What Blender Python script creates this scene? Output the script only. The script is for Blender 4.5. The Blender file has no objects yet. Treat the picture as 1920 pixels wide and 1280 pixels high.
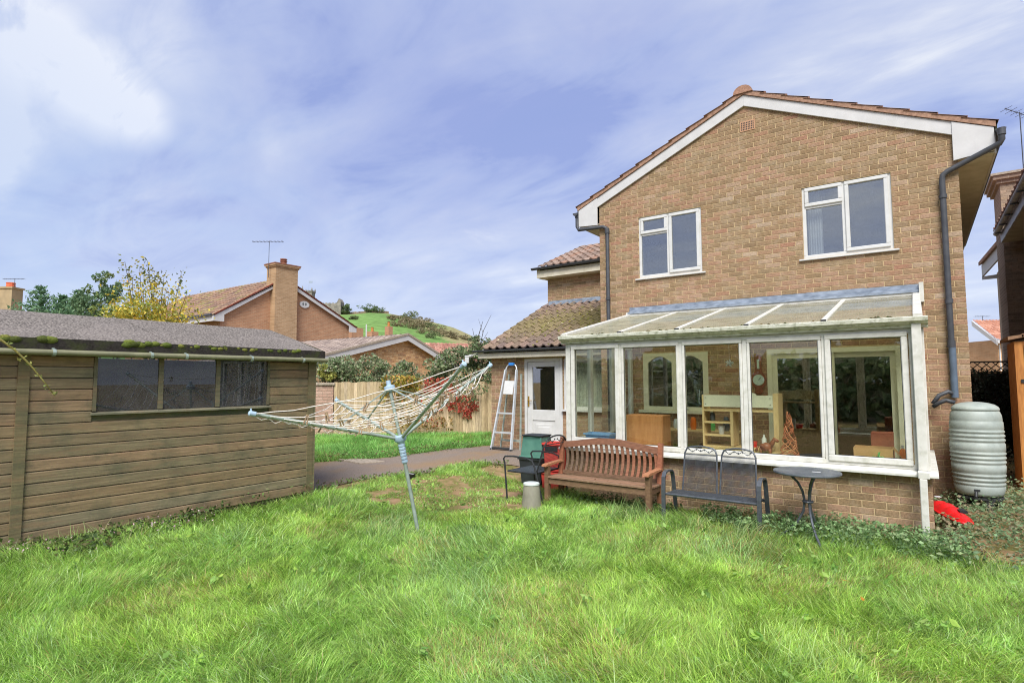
import bpy, bmesh, math, random
import numpy as np
from mathutils import Matrix, Vector, Euler

random.seed(7)
RNG = np.random.default_rng(11)
SC = bpy.context.scene
COL = SC.collection

# ------------------------------------------------------------------ camera
CAM_F, CAM_YAW, CAM_PITCH, CAM_ROLL = 1061.0, math.radians(35.7), math.radians(4.0), math.radians(-0.2)
CAM = np.array([0.0, 0.0, 1.6])
cd = bpy.data.cameras.new("camera")
cd.sensor_width = 36.0
cd.lens = CAM_F / 1920.0 * 36.0
cd.clip_start = 0.05
cd.clip_end = 3000.0
cam = bpy.data.objects.new("camera", cd)
COL.objects.link(cam)
RM = Matrix.Rotation(CAM_YAW, 4, 'Z') @ Matrix.Rotation(math.pi / 2 + CAM_PITCH, 4, 'X') @ Matrix.Rotation(CAM_ROLL, 4, 'Z')
cam.matrix_world = Matrix.Translation(Vector(CAM)) @ RM
SC.camera = cam
RMN = np.array(RM.to_3x3())


def ray(u, v):
    return RMN @ np.array([(u - 960) / CAM_F, -(v - 640) / CAM_F, -1.0])


def at_depth(u, v, t):
    return CAM + ray(u, v) * t


def project(q):
    c = RMN.T @ (np.asarray(q, float) - CAM)
    return 960 - CAM_F * c[0] / c[2], 640 + CAM_F * c[1] / c[2], -c[2]


# ------------------------------------------------------------------ sky, sun, exposure
SUN_EL, SUN_AZ = math.radians(50), math.radians(152)      # azimuth clockwise from +y
w = bpy.data.worlds.new("World")
SC.world = w
w.use_nodes = True
nt = w.node_tree
nt.nodes.clear()


def NN(t, **kw):
    n = nt.nodes.new(t)
    for k, v in kw.items():
        setattr(n, k, v)
    return n


def L(a, b):
    nt.links.new(a, b)


def mth(op, a, b=None, clamp=False):
    n = NN('ShaderNodeMath', operation=op)
    n.use_clamp = clamp
    for i, x in enumerate((a, b)):
        if x is None:
            continue
        if isinstance(x, (int, float)):
            n.inputs[i].default_value = x
        else:
            L(x, n.inputs[i])
    return n.outputs[0]


def mixc(fac, a, b):
    n = NN('ShaderNodeMix', data_type='RGBA')
    if isinstance(fac, (int, float)):
        n.inputs[0].default_value = fac
    else:
        L(fac, n.inputs[0])
    for i, x in ((6, a), (7, b)):
        if isinstance(x, tuple):
            n.inputs[i].default_value = (*x, 1)
        else:
            L(x, n.inputs[i])
    return n.outputs[2]


def sstep(x, lo, hi):
    n = NN('ShaderNodeMapRange', interpolation_type='SMOOTHSTEP')
    L(x, n.inputs[0])
    n.inputs[1].default_value = lo
    n.inputs[2].default_value = hi
    return n.outputs[0]


EXPOSURE = 1.85
tc = NN('ShaderNodeTexCoord')
nrm = NN('ShaderNodeVectorMath', operation='NORMALIZE')
L(tc.outputs['Generated'], nrm.inputs[0])
DIR = nrm.outputs[0]
sx = NN('ShaderNodeSeparateXYZ')
L(DIR, sx.inputs[0])
zc = mth('MAXIMUM', sx.outputs[2], 0.0)
den = mth('ADD', zc, 0.22)
px, py = mth('DIVIDE', sx.outputs[0], den), mth('DIVIDE', sx.outputs[1], den)
cb = NN('ShaderNodeCombineXYZ')
L(px, cb.inputs[0])
L(py, cb.inputs[1])


def noise(scale, detail, rough, dist, loc=(0, 0, 0), stretch=(1, 1, 1), rz=0.0):
    mp = NN('ShaderNodeMapping')
    L(cb.outputs[0], mp.inputs[0])
    mp.inputs['Location'].default_value = loc
    mp.inputs['Scale'].default_value = stretch
    mp.inputs['Rotation'].default_value = (0, 0, rz)
    n = NN('ShaderNodeTexNoise')
    L(mp.outputs[0], n.inputs['Vector'])
    n.inputs['Scale'].default_value = scale
    n.inputs['Detail'].default_value = detail
    n.inputs['Roughness'].default_value = rough
    n.inputs['Distortion'].default_value = dist
    return n.outputs['Fac']


n1 = noise(1.35, 6, 0.52, 0.45, (2.3, 0.7, 0), (0.75, 1.25, 1), 0.9)
n2 = noise(3.6, 7, 0.6, 0.6, (5.1, 3.2, 0), (0.6, 1.2, 1), 0.9)
n3 = noise(5.0, 6, 0.6, 0.8, (9.1, 1.2, 0), (0.5, 1.3, 1), 0.9)
cl = mth('ADD', mth('MULTIPLY', n1, 0.66), mth('MULTIPLY', n2, 0.34))
ramp = NN('ShaderNodeValToRGB')
L(cl, ramp.inputs[0])
e = ramp.color_ramp.elements
e[0].position, e[0].color = 0.40, (0.31, 0.385, 0.715, 1)
e[1].position, e[1].color = 0.615, (0.82, 0.85, 0.93, 1)
m = ramp.color_ramp.elements.new(0.47)
m.color = (0.455, 0.53, 0.80, 1)
m = ramp.color_ramp.elements.new(0.55)
m.color = (0.61, 0.665, 0.85, 1)
# the bright break in the cloud
spot = None
for (u, v, r, k) in ((20, 45, 0.05, 0.9), (75, 85, 0.055, 1.0), (120, 118, 0.05, 1.0), (165, 148, 0.05, 1.1), (205, 178, 0.045, 1.1), (245, 205, 0.036, 1.1), (275, 225, 0.025, 0.8), (290, 90, 0.05, 0.35), (110, 60, 0.10, 0.3)):
    d = ray(u, v)
    d = d / np.linalg.norm(d)
    dp = NN('ShaderNodeVectorMath', operation='DISTANCE')
    L(DIR, dp.inputs[0])
    dp.inputs[1].default_value = tuple(d)
    q = mth('MULTIPLY', mth('SUBTRACT', 1.0, sstep(dp.outputs['Value'], 0.0, r * 1.95)), k)
    spot = q if spot is None else mth('MAXIMUM', spot, q)
spot = mth('MULTIPLY', spot, mth('ADD', mth('MULTIPLY', sstep(n3, 0.28, 0.54), 1.25), 0.28), clamp=True)
col = mixc(spot, ramp.outputs[0], (1.0, 1.0, 1.02))
dk = None
for (u, v, r) in ((820, 230, 0.42), (560, 330, 0.28), (1150, 110, 0.30)):
    d = ray(u, v)
    d = d / np.linalg.norm(d)
    dp = NN('ShaderNodeVectorMath', operation='DISTANCE')
    L(DIR, dp.inputs[0])
    dp.inputs[1].default_value = tuple(d)
    q = mth('SUBTRACT', 1.0, sstep(dp.outputs['Value'], 0.0, r))
    dk = q if dk is None else mth('MAXIMUM', dk, q)
col = mixc(mth('MULTIPLY', mth('MULTIPLY', dk, sstep(n2, 0.30, 0.62)), 0.55), col, (0.345, 0.405, 0.735))
hz = mth('SUBTRACT', 1.0, sstep(zc, 0.02, 0.36))
col = mixc(mth('MULTIPLY', hz, 0.62), col, (0.655, 0.705, 0.88))
blu = mth('SUBTRACT', 1.0, sstep(sx.outputs[0], -0.95, -0.72))
col = mixc(mth('MULTIPLY', mth('MULTIPLY', blu, sstep(n1, 0.40, 0.52)), 0.45), col, (0.42, 0.55, 0.83))
sc = NN('ShaderNodeVectorMath', operation='SCALE')
L(col, sc.inputs[0])
sc.inputs['Scale'].default_value = 10.0 / (2 ** EXPOSURE)
sky = NN('ShaderNodeTexSky', sky_type='NISHITA')
sky.sun_disc = False
sky.sun_elevation = SUN_EL
sky.sun_rotation = SUN_AZ
col = mixc(0.93, sky.outputs[0], sc.outputs[0])
bg = NN('ShaderNodeBackground')
L(col, bg.inputs[0])
bg.inputs[1].default_value = 0.1
out = NN('ShaderNodeOutputWorld')
L(bg.outputs[0], out.inputs[0])

sd = bpy.data.lights.new("sun", 'SUN')
sd.energy = 1.5
sd.angle = math.radians(32)
sd.color = (1.0, 0.975, 0.94)
sun = bpy.data.objects.new("sun", sd)
COL.objects.link(sun)
sdir = Vector((math.sin(SUN_AZ) * math.cos(SUN_EL), math.cos(SUN_AZ) * math.cos(SUN_EL), math.sin(SUN_EL)))
sun.rotation_euler = sdir.to_track_quat('Z', 'Y').to_euler()
sun.location = (0, -20, 30)

SC.view_settings.view_transform = 'Standard'
SC.view_settings.look = 'None'
SC.view_settings.exposure = EXPOSURE
SC.view_settings.gamma = 1.0
SC.view_settings.use_curve_mapping = False
SC.render.engine = 'CYCLES'
SC.cycles.use_denoising = True
SC.cycles.denoising_prefilter = 'FAST'
SC.cycles.filter_width = 1.05
SC.cycles.max_bounces = 8
SC.cycles.transparent_max_bounces = 24
SC.cycles.caustics_reflective = False
SC.cycles.caustics_refractive = False


# ------------------------------------------------------------------ helpers: materials
def lin(c):
    """sRGB 0-255 to linear"""
    return tuple((x / 255 / 12.92) if x / 255 <= 0.04045 else ((x / 255 + 0.055) / 1.055) ** 2.4 for x in c)


def mat(name, c1=None, c2=None, scale=20.0, stretch=(1, 1, 1), rough=0.7, spec=0.3, bump=0.0, bscale=None, attr=False, metal=0.0,
        detail=5.0, dirt=None, dirt2=None, d2=0.6, dscale=3.0, damt=0.5, lo=0.35, hi=0.65, coord='world', transl=0.0, wave=None):
    m = bpy.data.materials.new(name)
    m.use_nodes = True
    t = m.node_tree
    b = t.nodes['Principled BSDF']
    b.inputs['Roughness'].default_value = rough
    b.inputs['Metallic'].default_value = metal
    b.inputs['Specular IOR Level'].default_value = spec

    def lk(a, c):
        t.links.new(a, c)

    if coord == 'world':
        src = t.nodes.new('ShaderNodeNewGeometry').outputs['Position']
    else:
        src = t.nodes.new('ShaderNodeTexCoord').outputs['Object']
    mp = t.nodes.new('ShaderNodeMapping')
    lk(src, mp.inputs[0])
    mp.inputs['Scale'].default_value = stretch

    def nz(s, d, r=0.55, vec=mp.outputs[0]):
        n = t.nodes.new('ShaderNodeTexNoise')
        lk(vec, n.inputs['Vector'])
        n.inputs['Scale'].default_value = s
        n.inputs['Detail'].default_value = d
        n.inputs['Roughness'].default_value = r
        return n.outputs['Fac']

    def mx(f, a, c, bt='MIX'):
        n = t.nodes.new('ShaderNodeMix')
        n.data_type = 'RGBA'
        n.blend_type = bt
        if isinstance(f, (int, float)):
            n.inputs[0].default_value = f
        else:
            lk(f, n.inputs[0])
        for i, x in ((6, a), (7, c)):
            if isinstance(x, tuple):
                n.inputs[i].default_value = (*x[:3], 1)
            else:
                lk(x, n.inputs[i])
        return n.outputs[2]

    def mr(x, a, c, d=0.0, e2=1.0):
        n = t.nodes.new('ShaderNodeMapRange')
        lk(x, n.inputs[0])
        n.inputs[1].default_value = a
        n.inputs[2].default_value = c
        n.inputs[3].default_value = d
        n.inputs[4].default_value = e2
        return n.outputs[0]

    f = nz(scale, detail)
    if attr:
        at = t.nodes.new('ShaderNodeAttribute')
        at.attribute_name = 'col'
        c = at.outputs['Color']
        k = mr(f, lo, hi, 0.78, 1.2)
        g = t.nodes.new('ShaderNodeCombineXYZ')
        for i in range(3):
            lk(k, g.inputs[i])
        c = mx(1.0, c, g.outputs[0], 'MULTIPLY')
    elif c2 is None:
        c = c1
    else:
        c = mx(mr(f, lo, hi), c1, c2)
    if dirt is not None:
        c = mx(mr(nz(dscale, 6, 0.65, src), 0.48, 0.66, 0.0, damt), c, dirt)
    if dirt2 is not None:
        mp2 = t.nodes.new('ShaderNodeMapping')
        lk(src, mp2.inputs[0])
        mp2.inputs['Scale'].default_value = (4, 1.5, 9)
        mp2.inputs['Location'].default_value = (3, 7, 1)
        c = mx(mr(nz(1.3, 5, 0.6, mp2.outputs[0]), 0.5, 0.68, 0.0, d2), c, dirt2)
    if isinstance(c, tuple):
        b.inputs['Base Color'].default_value = (*c[:3], 1)
    else:
        lk(c, b.inputs['Base Color'])
    if bump:
        bn = t.nodes.new('ShaderNodeBump')
        bn.inputs['Strength'].default_value = bump
        bn.inputs['Distance'].default_value = 0.01
        lk(nz(bscale or scale * 2, 6, 0.6), bn.inputs['Height'])
        lk(bn.outputs[0], b.inputs['Normal'])
    if transl:
        tr = t.nodes.new('ShaderNodeBsdfTranslucent')
        if isinstance(c, tuple):
            tr.inputs[0].default_value = (*c[:3], 1)
        else:
            lk(c, tr.inputs[0])
        ms = t.nodes.new('ShaderNodeMixShader')
        ms.inputs[0].default_value = transl
        lk(b.outputs[0], ms.inputs[1])
        lk(tr.outputs[0], ms.inputs[2])
        lk(ms.outputs[0], t.nodes['Material Output'].inputs[0])
    return m


def glass(name, tint=(0.93, 0.95, 0.94), ior=1.9, rough=0.0, film=0.0, filmcol=(0.3, 0.3, 0.3), milky=None):
    m = bpy.data.materials.new(name)
    m.use_nodes = True
    t = m.node_tree
    t.nodes.clear()
    o = t.nodes.new('ShaderNodeOutputMaterial')
    tr = t.nodes.new('ShaderNodeBsdfTransparent')
    tr.inputs[0].default_value = (*tint, 1)
    gl = t.nodes.new('ShaderNodeBsdfGlossy')
    gl.inputs['Roughness'].default_value = rough
    fr = t.nodes.new('ShaderNodeFresnel')
    bf_ = t.nodes.new('ShaderNodeNewGeometry')      # a pane is crossed straight: same reflectance on both faces
    mi = t.nodes.new('ShaderNodeMapRange')
    t.links.new(bf_.outputs['Backfacing'], mi.inputs[0])
    mi.inputs[3].default_value, mi.inputs[4].default_value = ior, 1.0 / ior
    t.links.new(mi.outputs[0], fr.inputs[0])
    ms = t.nodes.new('ShaderNodeMixShader')
    t.links.new(fr.outputs[0], ms.inputs[0])
    base = tr.outputs[0]
    if film:
        df = t.nodes.new('ShaderNodeBsdfDiffuse')
        df.inputs[0].default_value = (*filmcol, 1)
        if milky:
            tl_ = t.nodes.new('ShaderNodeBsdfTranslucent')
            tl_.inputs[0].default_value = (*milky, 1)
            m3 = t.nodes.new('ShaderNodeMixShader')
            m3.inputs[0].default_value = 0.62
            t.links.new(df.outputs[0], m3.inputs[1])
            t.links.new(tl_.outputs[0], m3.inputs[2])
            df = m3
        m2 = t.nodes.new('ShaderNodeMixShader')
        gm = t.nodes.new('ShaderNodeNewGeometry')
        nz = t.nodes.new('ShaderNodeTexNoise')
        t.links.new(gm.outputs['Position'], nz.inputs['Vector'])
        nz.inputs['Scale'].default_value = 5
        nz.inputs['Detail'].default_value = 8
        mr = t.nodes.new('ShaderNodeMapRange')
        t.links.new(nz.outputs[0], mr.inputs[0])
        mr.inputs[1].default_value, mr.inputs[2].default_value = 0.3, 0.75
        mr.inputs[3].default_value, mr.inputs[4].default_value = film * 0.6, film * 1.4
        t.links.new(mr.outputs[0], m2.inputs[0])
        t.links.new(tr.outputs[0], m2.inputs[1])
        t.links.new(df.outputs[0], m2.inputs[2])
        base = m2.outputs[0]
    t.links.new(base, ms.inputs[1])
    t.links.new(gl.outputs[0], ms.inputs[2])
    t.links.new(ms.outputs[0], o.inputs[0])
    return m


# ------------------------------------------------------------------ helpers: meshes
class MB:
    def __init__(s):
        s.v, s.f, s.c, s.cur = [], [], [], None

    def add(s, vs, fs, c=None):
        k = len(s.v)
        s.v.extend(tuple(map(float, x)) for x in vs)
        for f in fs:
            s.f.append([i + k for i in f])
            s.c.append(c or s.cur or (0.5, 0.5, 0.5))
        return s

    def box(s, x0, x1, y0, y1, z0, z1, c=None):
        return s.add([(x0, y0, z0), (x1, y0, z0), (x1, y1, z0), (x0, y1, z0), (x0, y0, z1), (x1, y0, z1), (x1, y1, z1), (x0, y1, z1)],
                     [(0, 3, 2, 1), (4, 5, 6, 7), (0, 1, 5, 4), (1, 2, 6, 5), (2, 3, 7, 6), (3, 0, 4, 7)], c)

    def bar(s, a, b, w, h, up=(0, 0, 1), c=None):
        a, b, up = Vector(a), Vector(b), Vector(up)
        d = (b - a).normalized()
        x = d.cross(up)
        if x.length < 1e-4:
            x = d.cross(Vector((1, 0, 0)))
        x.normalize()
        y = x.cross(d)
        vs = []
        for p in (a, b):
            for (i, j) in ((-1, -1), (1, -1), (1, 1), (-1, 1)):
                vs.append(p + x * (w / 2 * i) + y * (h / 2 * j))
        return s.add(vs, [(0, 3, 2, 1), (4, 5, 6, 7), (0, 1, 5, 4), (1, 2, 6, 5), (2, 3, 7, 6), (3, 0, 4, 7)], c)

    def tube(s, pts, r, n=8, c=None, cap=True):
        pts = [Vector(p) for p in pts]
        rs = r if isinstance(r, (list, tuple)) else [r] * len(pts)
        vs, fs = [], []
        pd = None
        for i, p in enumerate(pts):
            a = pts[max(0, i - 1)]
            b = pts[min(len(pts) - 1, i + 1)]
            d = (b - a).normalized()
            if pd is None:
                ref = Vector((0, 0, 1)) if abs(d.z) < 0.9 else Vector((1, 0, 0))
                x = d.cross(ref).normalized()
            else:
                x = (px_ - d * px_.dot(d)).normalized()
            y = d.cross(x)
            pd, px_ = d, x
            for k in range(n):
                t = 2 * math.pi * k / n
                vs.append(p + (x * math.cos(t) + y * math.sin(t)) * rs[i])
        for i in range(len(pts) - 1):
            for k in range(n):
                fs.append((i * n + k, i * n + (k + 1) % n, (i + 1) * n + (k + 1) % n, (i + 1) * n + k))
        if cap:
            fs.append(tuple(range(n))[::-1])
            fs.append(tuple(range((len(pts) - 1) * n, len(pts) * n)))
        return s.add(vs, fs, c)

    def lathe(s, prof, center, n=24, c=None, axis=None):
        cx, cy, cz = center
        vs, fs = [], []
        for (r, z) in prof:
            for k in range(n):
                t = 2 * math.pi * k / n
                vs.append((cx + r * math.cos(t), cy + r * math.sin(t), cz + z))
        for i in range(len(prof) - 1):
            for k in range(n):
                fs.append((i * n + k, i * n + (k + 1) % n, (i + 1) * n + (k + 1) % n, (i + 1) * n + k))
        fs.append(tuple(range(n))[::-1])
        fs.append(tuple(range((len(prof) - 1) * n, len(prof) * n)))
        return s.add(vs, fs, c)

    def prism(s, poly, ext, c=None):
        n = len(poly)
        a = [Vector(p) for p in poly]
        b = [p + Vector(ext) for p in a]
        fs = [tuple(range(n)), tuple(range(2 * n - 1, n - 1, -1))]
        for i in range(n):
            j = (i + 1) % n
            fs.append((i, i + n, j + n, j))
        return s.add(a + b, fs, c)

    def mesh(s, name, m, smooth=False, bevel=0.0):
        me = bpy.data.meshes.new(name)
        me.from_pydata(s.v, [], s.f)
        bm = bmesh.new()
        bm.from_mesh(me)
        bmesh.ops.recalc_face_normals(bm, faces=bm.faces)
        if bevel:
            bmesh.ops.bevel(bm, geom=[x for x in bm.edges if x.is_manifold and x.calc_face_angle(0) > 0.6], offset=bevel, segments=1, affect='EDGES', clamp_overlap=True)
        bm.to_mesh(me)
        bm.free()
        if not bevel and any(c != (0.5, 0.5, 0.5) for c in s.c):
            at = me.attributes.new('col', 'FLOAT_COLOR', 'FACE')
            arr = np.ones((len(s.f), 4), np.float32)
            arr[:, :3] = s.c
            at.data.foreach_set('color', arr.ravel())
        if m is not None:
            me.materials.append(m)
        if smooth:
            me.polygons.foreach_set('use_smooth', [True] * len(me.polygons))
            if smooth != 'all':
                try:
                    me.set_sharp_from_angle(angle=math.radians(40))
                except Exception:
                    pass
        return me

    def build(s, name, m, parent=None, smooth=False, bevel=0.0):
        return link(name, s.mesh(name, m, smooth, bevel), parent)


ROOTLOC = {}


def link(name, me, parent=None):
    o = bpy.data.objects.new(name, me)
    COL.objects.link(o)
    if parent is not None:
        o.parent = parent
        l = ROOTLOC.get(parent.name)
        if l is not None:
            o.matrix_parent_inverse = Matrix.Translation(-Vector(l))
    return o


def tag(o, label=None, cat=None, group=None, kind=None):
    if label:
        o['label'] = label
    if cat:
        o['category'] = cat
    if group:
        o['group'] = group
    if kind:
        o['kind'] = kind
    return o


def thing(name, label, cat, loc=(0, 0, 0), group=None):
    o = bpy.data.objects.new(name, None)
    o.empty_display_size = 0.2
    COL.objects.link(o)
    o.location = loc
    ROOTLOC[o.name] = tuple(loc)
    return tag(o, label, cat, group)


def np_mesh(name, verts, tris, cols, m, smooth=False):
    """verts Nx3, tris Mx3, cols Nx3 per point"""
    me = bpy.data.meshes.new(name)
    nv, nf = len(verts), len(tris)
    me.vertices.add(nv)
    me.vertices.foreach_set('co', np.ascontiguousarray(verts, np.float32).ravel())
    me.loops.add(nf * 3)
    me.loops.foreach_set('vertex_index', np.ascontiguousarray(tris, np.int32).ravel())
    me.polygons.add(nf)
    me.polygons.foreach_set('loop_start', np.arange(0, nf * 3, 3, dtype=np.int32))
    try:
        me.polygons.foreach_set('loop_total', np.full(nf, 3, np.int32))
    except Exception:
        pass
    if cols is not None:
        at = me.attributes.new('col', 'FLOAT_COLOR', 'POINT')
        arr = np.ones((nv, 4), np.float32)
        arr[:, :3] = cols
        at.data.foreach_set('color', arr.ravel())
    if smooth:
        me.polygons.foreach_set('use_smooth', np.ones(nf, bool))
    me.update()
    me.validate()
    me.materials.append(m)
    return me


def vnoise(x, y, seed=0, oct=3):
    """cheap smooth value noise, 0..1"""
    x = np.asarray(x, float)
    y = np.asarray(y, float)
    r = np.random.default_rng(seed).random((256, 256))
    t = np.zeros(np.broadcast(x, y).shape)
    a, tot = 1.0, 0.0
    for o in range(oct):
        xi, yi = np.floor(x).astype(int), np.floor(y).astype(int)
        fx, fy = x - xi, y - yi
        fx, fy = fx * fx * (3 - 2 * fx), fy * fy * (3 - 2 * fy)
        g = lambda i, j: r[(xi + i) & 255, (yi + j) & 255]
        t += a * ((g(0, 0) * (1 - fx) + g(1, 0) * fx) * (1 - fy) + (g(0, 1) * (1 - fx) + g(1, 1) * fx) * fy)
        tot += a
        a *= 0.5
        x, y = x * 2.03 + 17.3, y * 2.03 + 5.7
    return t / tot


def gz(x, y):
    """height of the garden ground"""
    x = np.asarray(x, float)
    y = np.asarray(y, float)
    s = np.clip((y - 4.5) / 4.5, 0, 1) * np.clip((-5 - x) / 1.5, 0, 1)
    t = np.clip((y - 7.2) / 2, 0, 1) * np.clip((x - 0.1) / 0.4, 0, 1)
    return -0.08 + 0.25 * s + 0.1 * t


def leaves(name, P, size, cols, m, parent=None, up=0.3, fold=0.25, aspect=0.55, nrm=None):
    """scatter of folded leaf-shaped faces at the points P"""
    n = len(P)
    d = RNG.normal(size=(n, 3))
    d[:, 2] += up
    if nrm is not None:
        d = d * 0.7 + nrm
    d /= np.linalg.norm(d, axis=1)[:, None]
    a = RNG.normal(size=(n, 3))
    a -= d * np.sum(a * d, 1)[:, None]
    a /= np.linalg.norm(a, axis=1)[:, None]
    b = np.cross(d, a)
    s = (size * RNG.uniform(0.6, 1.35, n))[:, None]
    v0 = P - a * s * 0.5
    v1 = P + b * s * aspect * 0.5 - d * s * fold * 0.5 - a * s * 0.05
    v2 = P + a * s * 0.5 - d * s * fold * 0.4
    v3 = P - b * s * aspect * 0.5 - d * s * fold * 0.5 - a * s * 0.05
    V = np.stack([v0, v1, v2, v3], 1).reshape(-1, 3)
    k = np.arange(n)[:, None] * 4
    T = np.concatenate([k + np.array([[0, 1, 2]]), k + np.array([[0, 2, 3]])], 1).reshape(-1, 3)
    C = np.repeat(cols, 4, axis=0)
    return link(name, np_mesh(name, V, T, C, m), parent)


def palette(n, cols, wts=None, jit=0.12):
    cols = np.array([lin(c) for c in cols])
    i = RNG.choice(len(cols), n, p=wts)
    return np.clip(cols[i] * RNG.uniform(1 - jit, 1 + jit, (n, 1)) * RNG.uniform(0.94, 1.06, (n, 3)), 0, 1)


# ------------------------------------------------------------------ materials
def wm(k, f=1.0):
    return tuple(min(1, x * f) for x in lin(k))


M = {}
M['mortar'] = mat('mortar', wm((200, 176, 136)), wm((178, 158, 122)), 30, rough=0.95, spec=0.1, bump=0.3)
M['mortar_grey'] = mat('mortar_grey', wm((170, 152, 130)), wm((145, 132, 116)), 30, rough=0.95, spec=0.1, bump=0.3)
M['brick'] = mat('brick', attr=True, scale=55, rough=0.92, spec=0.12, bump=0.45, bscale=90, detail=6, dirt=wm((192, 178, 156)), dscale=9.0, damt=0.22, dirt2=wm((120, 108, 84)), d2=0.3)
M['tile'] = mat('tile', attr=True, scale=30, rough=0.9, spec=0.15, bump=0.5, bscale=70)
M['upvc'] = mat('upvc', wm((206, 206, 203)), wm((196, 196, 191)), 6, rough=0.35, spec=0.45)
M['upvc_old'] = mat('upvc_old', wm((212, 210, 202)), wm((200, 198, 188)), 9, rough=0.45, spec=0.35, dirt=wm((140, 142, 116)), dscale=11, damt=0.28)
M['upvc_mossy'] = mat('upvc_mossy', wm((218, 217, 203)), wm((190, 190, 170)), 14, stretch=(0.6, 1, 2.5), rough=0.6, spec=0.25, dirt=wm((104, 110, 76)), dscale=17, damt=0.6)
M['white_board'] = mat('white_board', wm((199, 198, 196)), wm((190, 189, 187)), 5, rough=0.5, spec=0.3, dirt=wm((170, 165, 150)), dscale=4, damt=0.08)
M['cream_board'] = mat('cream_board', wm((216, 208, 188)), wm((200, 192, 170)), 5, rough=0.55, spec=0.25, dirt=wm((150, 140, 110)), dscale=4, damt=0.25)
M['soffit'] = mat('soffit', wm((206, 200, 182)), wm((186, 180, 160)), 6, rough=0.7)
M['pipe'] = mat('pipe', wm((74, 76, 80)), wm((62, 64, 68)), 10, rough=0.5, spec=0.35)
M['pipe_blue'] = mat('pipe_blue', wm((92, 106, 122)), wm((82, 94, 108)), 10, rough=0.5, spec=0.35)
M['lead'] = mat('lead', wm((150, 160, 172)), wm((112, 122, 134)), 9, stretch=(1, 1, 2), rough=0.55, spec=0.3, detail=8)
M['glass'] = glass('glass', tint=(0.95, 0.97, 0.92), ior=1.72)
M['glass_upper'] = glass('glass_upper', tint=(0.88, 0.91, 0.91), ior=3.1)
M['perspex'] = glass('perspex', tint=(0.62, 0.64, 0.66), ior=1.6, rough=0.0, film=0.13, filmcol=(0.30, 0.30, 0.31))
M['room'] = mat('room', wm((130, 124, 112)), wm((118, 112, 102)), 3, rough=0.9)
M['dark_room'] = mat('dark_room', wm((70, 68, 66)), wm((58, 56, 54)), 3, rough=0.9)
M['curtain'] = mat('curtain', wm((226, 226, 224)), wm((206, 208, 210)), 8, rough=0.85, transl=0.3)
M['felt'] = mat('felt', wm((138, 130, 122)), wm((84, 79, 75)), 48, rough=0.97, spec=0.1, bump=0.6, bscale=90, detail=3, lo=0.42, hi=0.58, dirt=wm((150, 140, 134)), dscale=1.3, damt=0.25)
M['felt_dark'] = mat('felt_dark', wm((66, 62, 58)), wm((46, 43, 40)), 50, rough=0.95, spec=0.1, bump=0.4, dirt=wm((70, 78, 40)), dscale=5, damt=0.7)
M['shed_wood'] = mat('shed_wood', attr=True, scale=7, stretch=(6, 0.45, 9), rough=0.85, spec=0.15, bump=0.3, bscale=22, detail=8, dirt=wm((76, 84, 68)), dscale=3.4, damt=0.45, dirt2=wm((150, 118, 90)), d2=0.42)
M['fence_wood'] = mat('fence_wood', attr=True, scale=9, stretch=(5, 5, 0.6), rough=0.9, spec=0.1, bump=0.25, bscale=20, detail=7)
M['bench_wood'] = mat('bench_wood', attr=True, scale=16, stretch=(1, 3, 3), rough=0.6, spec=0.3, bump=0.15, bscale=30, detail=7)
M['asphalt'] = mat('asphalt', wm((142, 128, 116)), wm((108, 97, 88)), 70, rough=0.93, spec=0.15, bump=0.35, bscale=120, dirt=wm((142, 114, 80)), dscale=0.9, damt=0.65)
M['concrete'] = mat('concrete', wm((172, 158, 140)), wm((142, 130, 114)), 18, rough=0.95, bump=0.3)
M['soil'] = mat('soil', wm((150, 122, 92)), wm((104, 104, 58)), 6, rough=1.0, spec=0.05, bump=0.5, bscale=30, detail=8, dirt=wm((178, 146, 118)), dscale=2.4, damt=0.6)
M['leaf'] = mat('leaf', attr=True, scale=25, rough=0.5, spec=0.25, transl=0.35)
M['grass'] = mat('grass', attr=True, scale=5, rough=0.5, spec=0.25, transl=0.45)
M['bark'] = mat('bark', wm((84, 76, 64)), wm((58, 52, 44)), 20, rough=0.95, bump=0.5)
M['alu'] = mat('alu', wm((208, 212, 212)), wm((184, 188, 190)), 12, rough=0.38, spec=0.5, metal=0.3)
M['galv'] = mat('galv', wm((162, 174, 164)), wm((138, 150, 140)), 14, rough=0.45, spec=0.4, metal=0.2)
M['dryer_blue'] = mat('dryer_blue', wm((172, 194, 210)), wm((150, 174, 194)), 14, rough=0.5)
M['line'] = mat('line', wm((232, 226, 218)), wm((208, 198, 188)), 40, rough=0.8)
M['peg'] = mat('peg', wm((176, 150, 116)), wm((126, 108, 88)), 30, rough=0.85)
M['grey_metal'] = mat('grey_metal', wm((88, 92, 98)), wm((74, 78, 84)), 20, rough=0.42, spec=0.45, metal=0.3)
M['black_metal'] = mat('black_metal', wm((48, 50, 52)), wm((36, 38, 40)), 20, rough=0.5, spec=0.4)
M['butt'] = mat('butt', wm((164, 172, 164)), wm((146, 155, 148)), 5, rough=0.48, spec=0.4, dirt=wm((112, 118, 104)), dscale=6, damt=0.3)
M['butt_dark'] = mat('butt_dark', wm((60, 62, 62)), wm((46, 48, 48)), 8, rough=0.6)
M['red_plastic'] = mat('red_plastic', wm((214, 30, 34)), wm((200, 24, 28)), 8, rough=0.35, spec=0.5)
M['red_box'] = mat('red_box', wm((226, 92, 82)), wm((214, 74, 66)), 8, rough=0.5, transl=0.15)
M['teal_plastic'] = mat('teal_plastic', wm((88, 132, 116)), wm((74, 118, 104)), 8, rough=0.42, spec=0.45)
M['dark_plastic'] = mat('dark_plastic', wm((52, 56, 58)), wm((44, 48, 50)), 8, rough=0.5)
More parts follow.
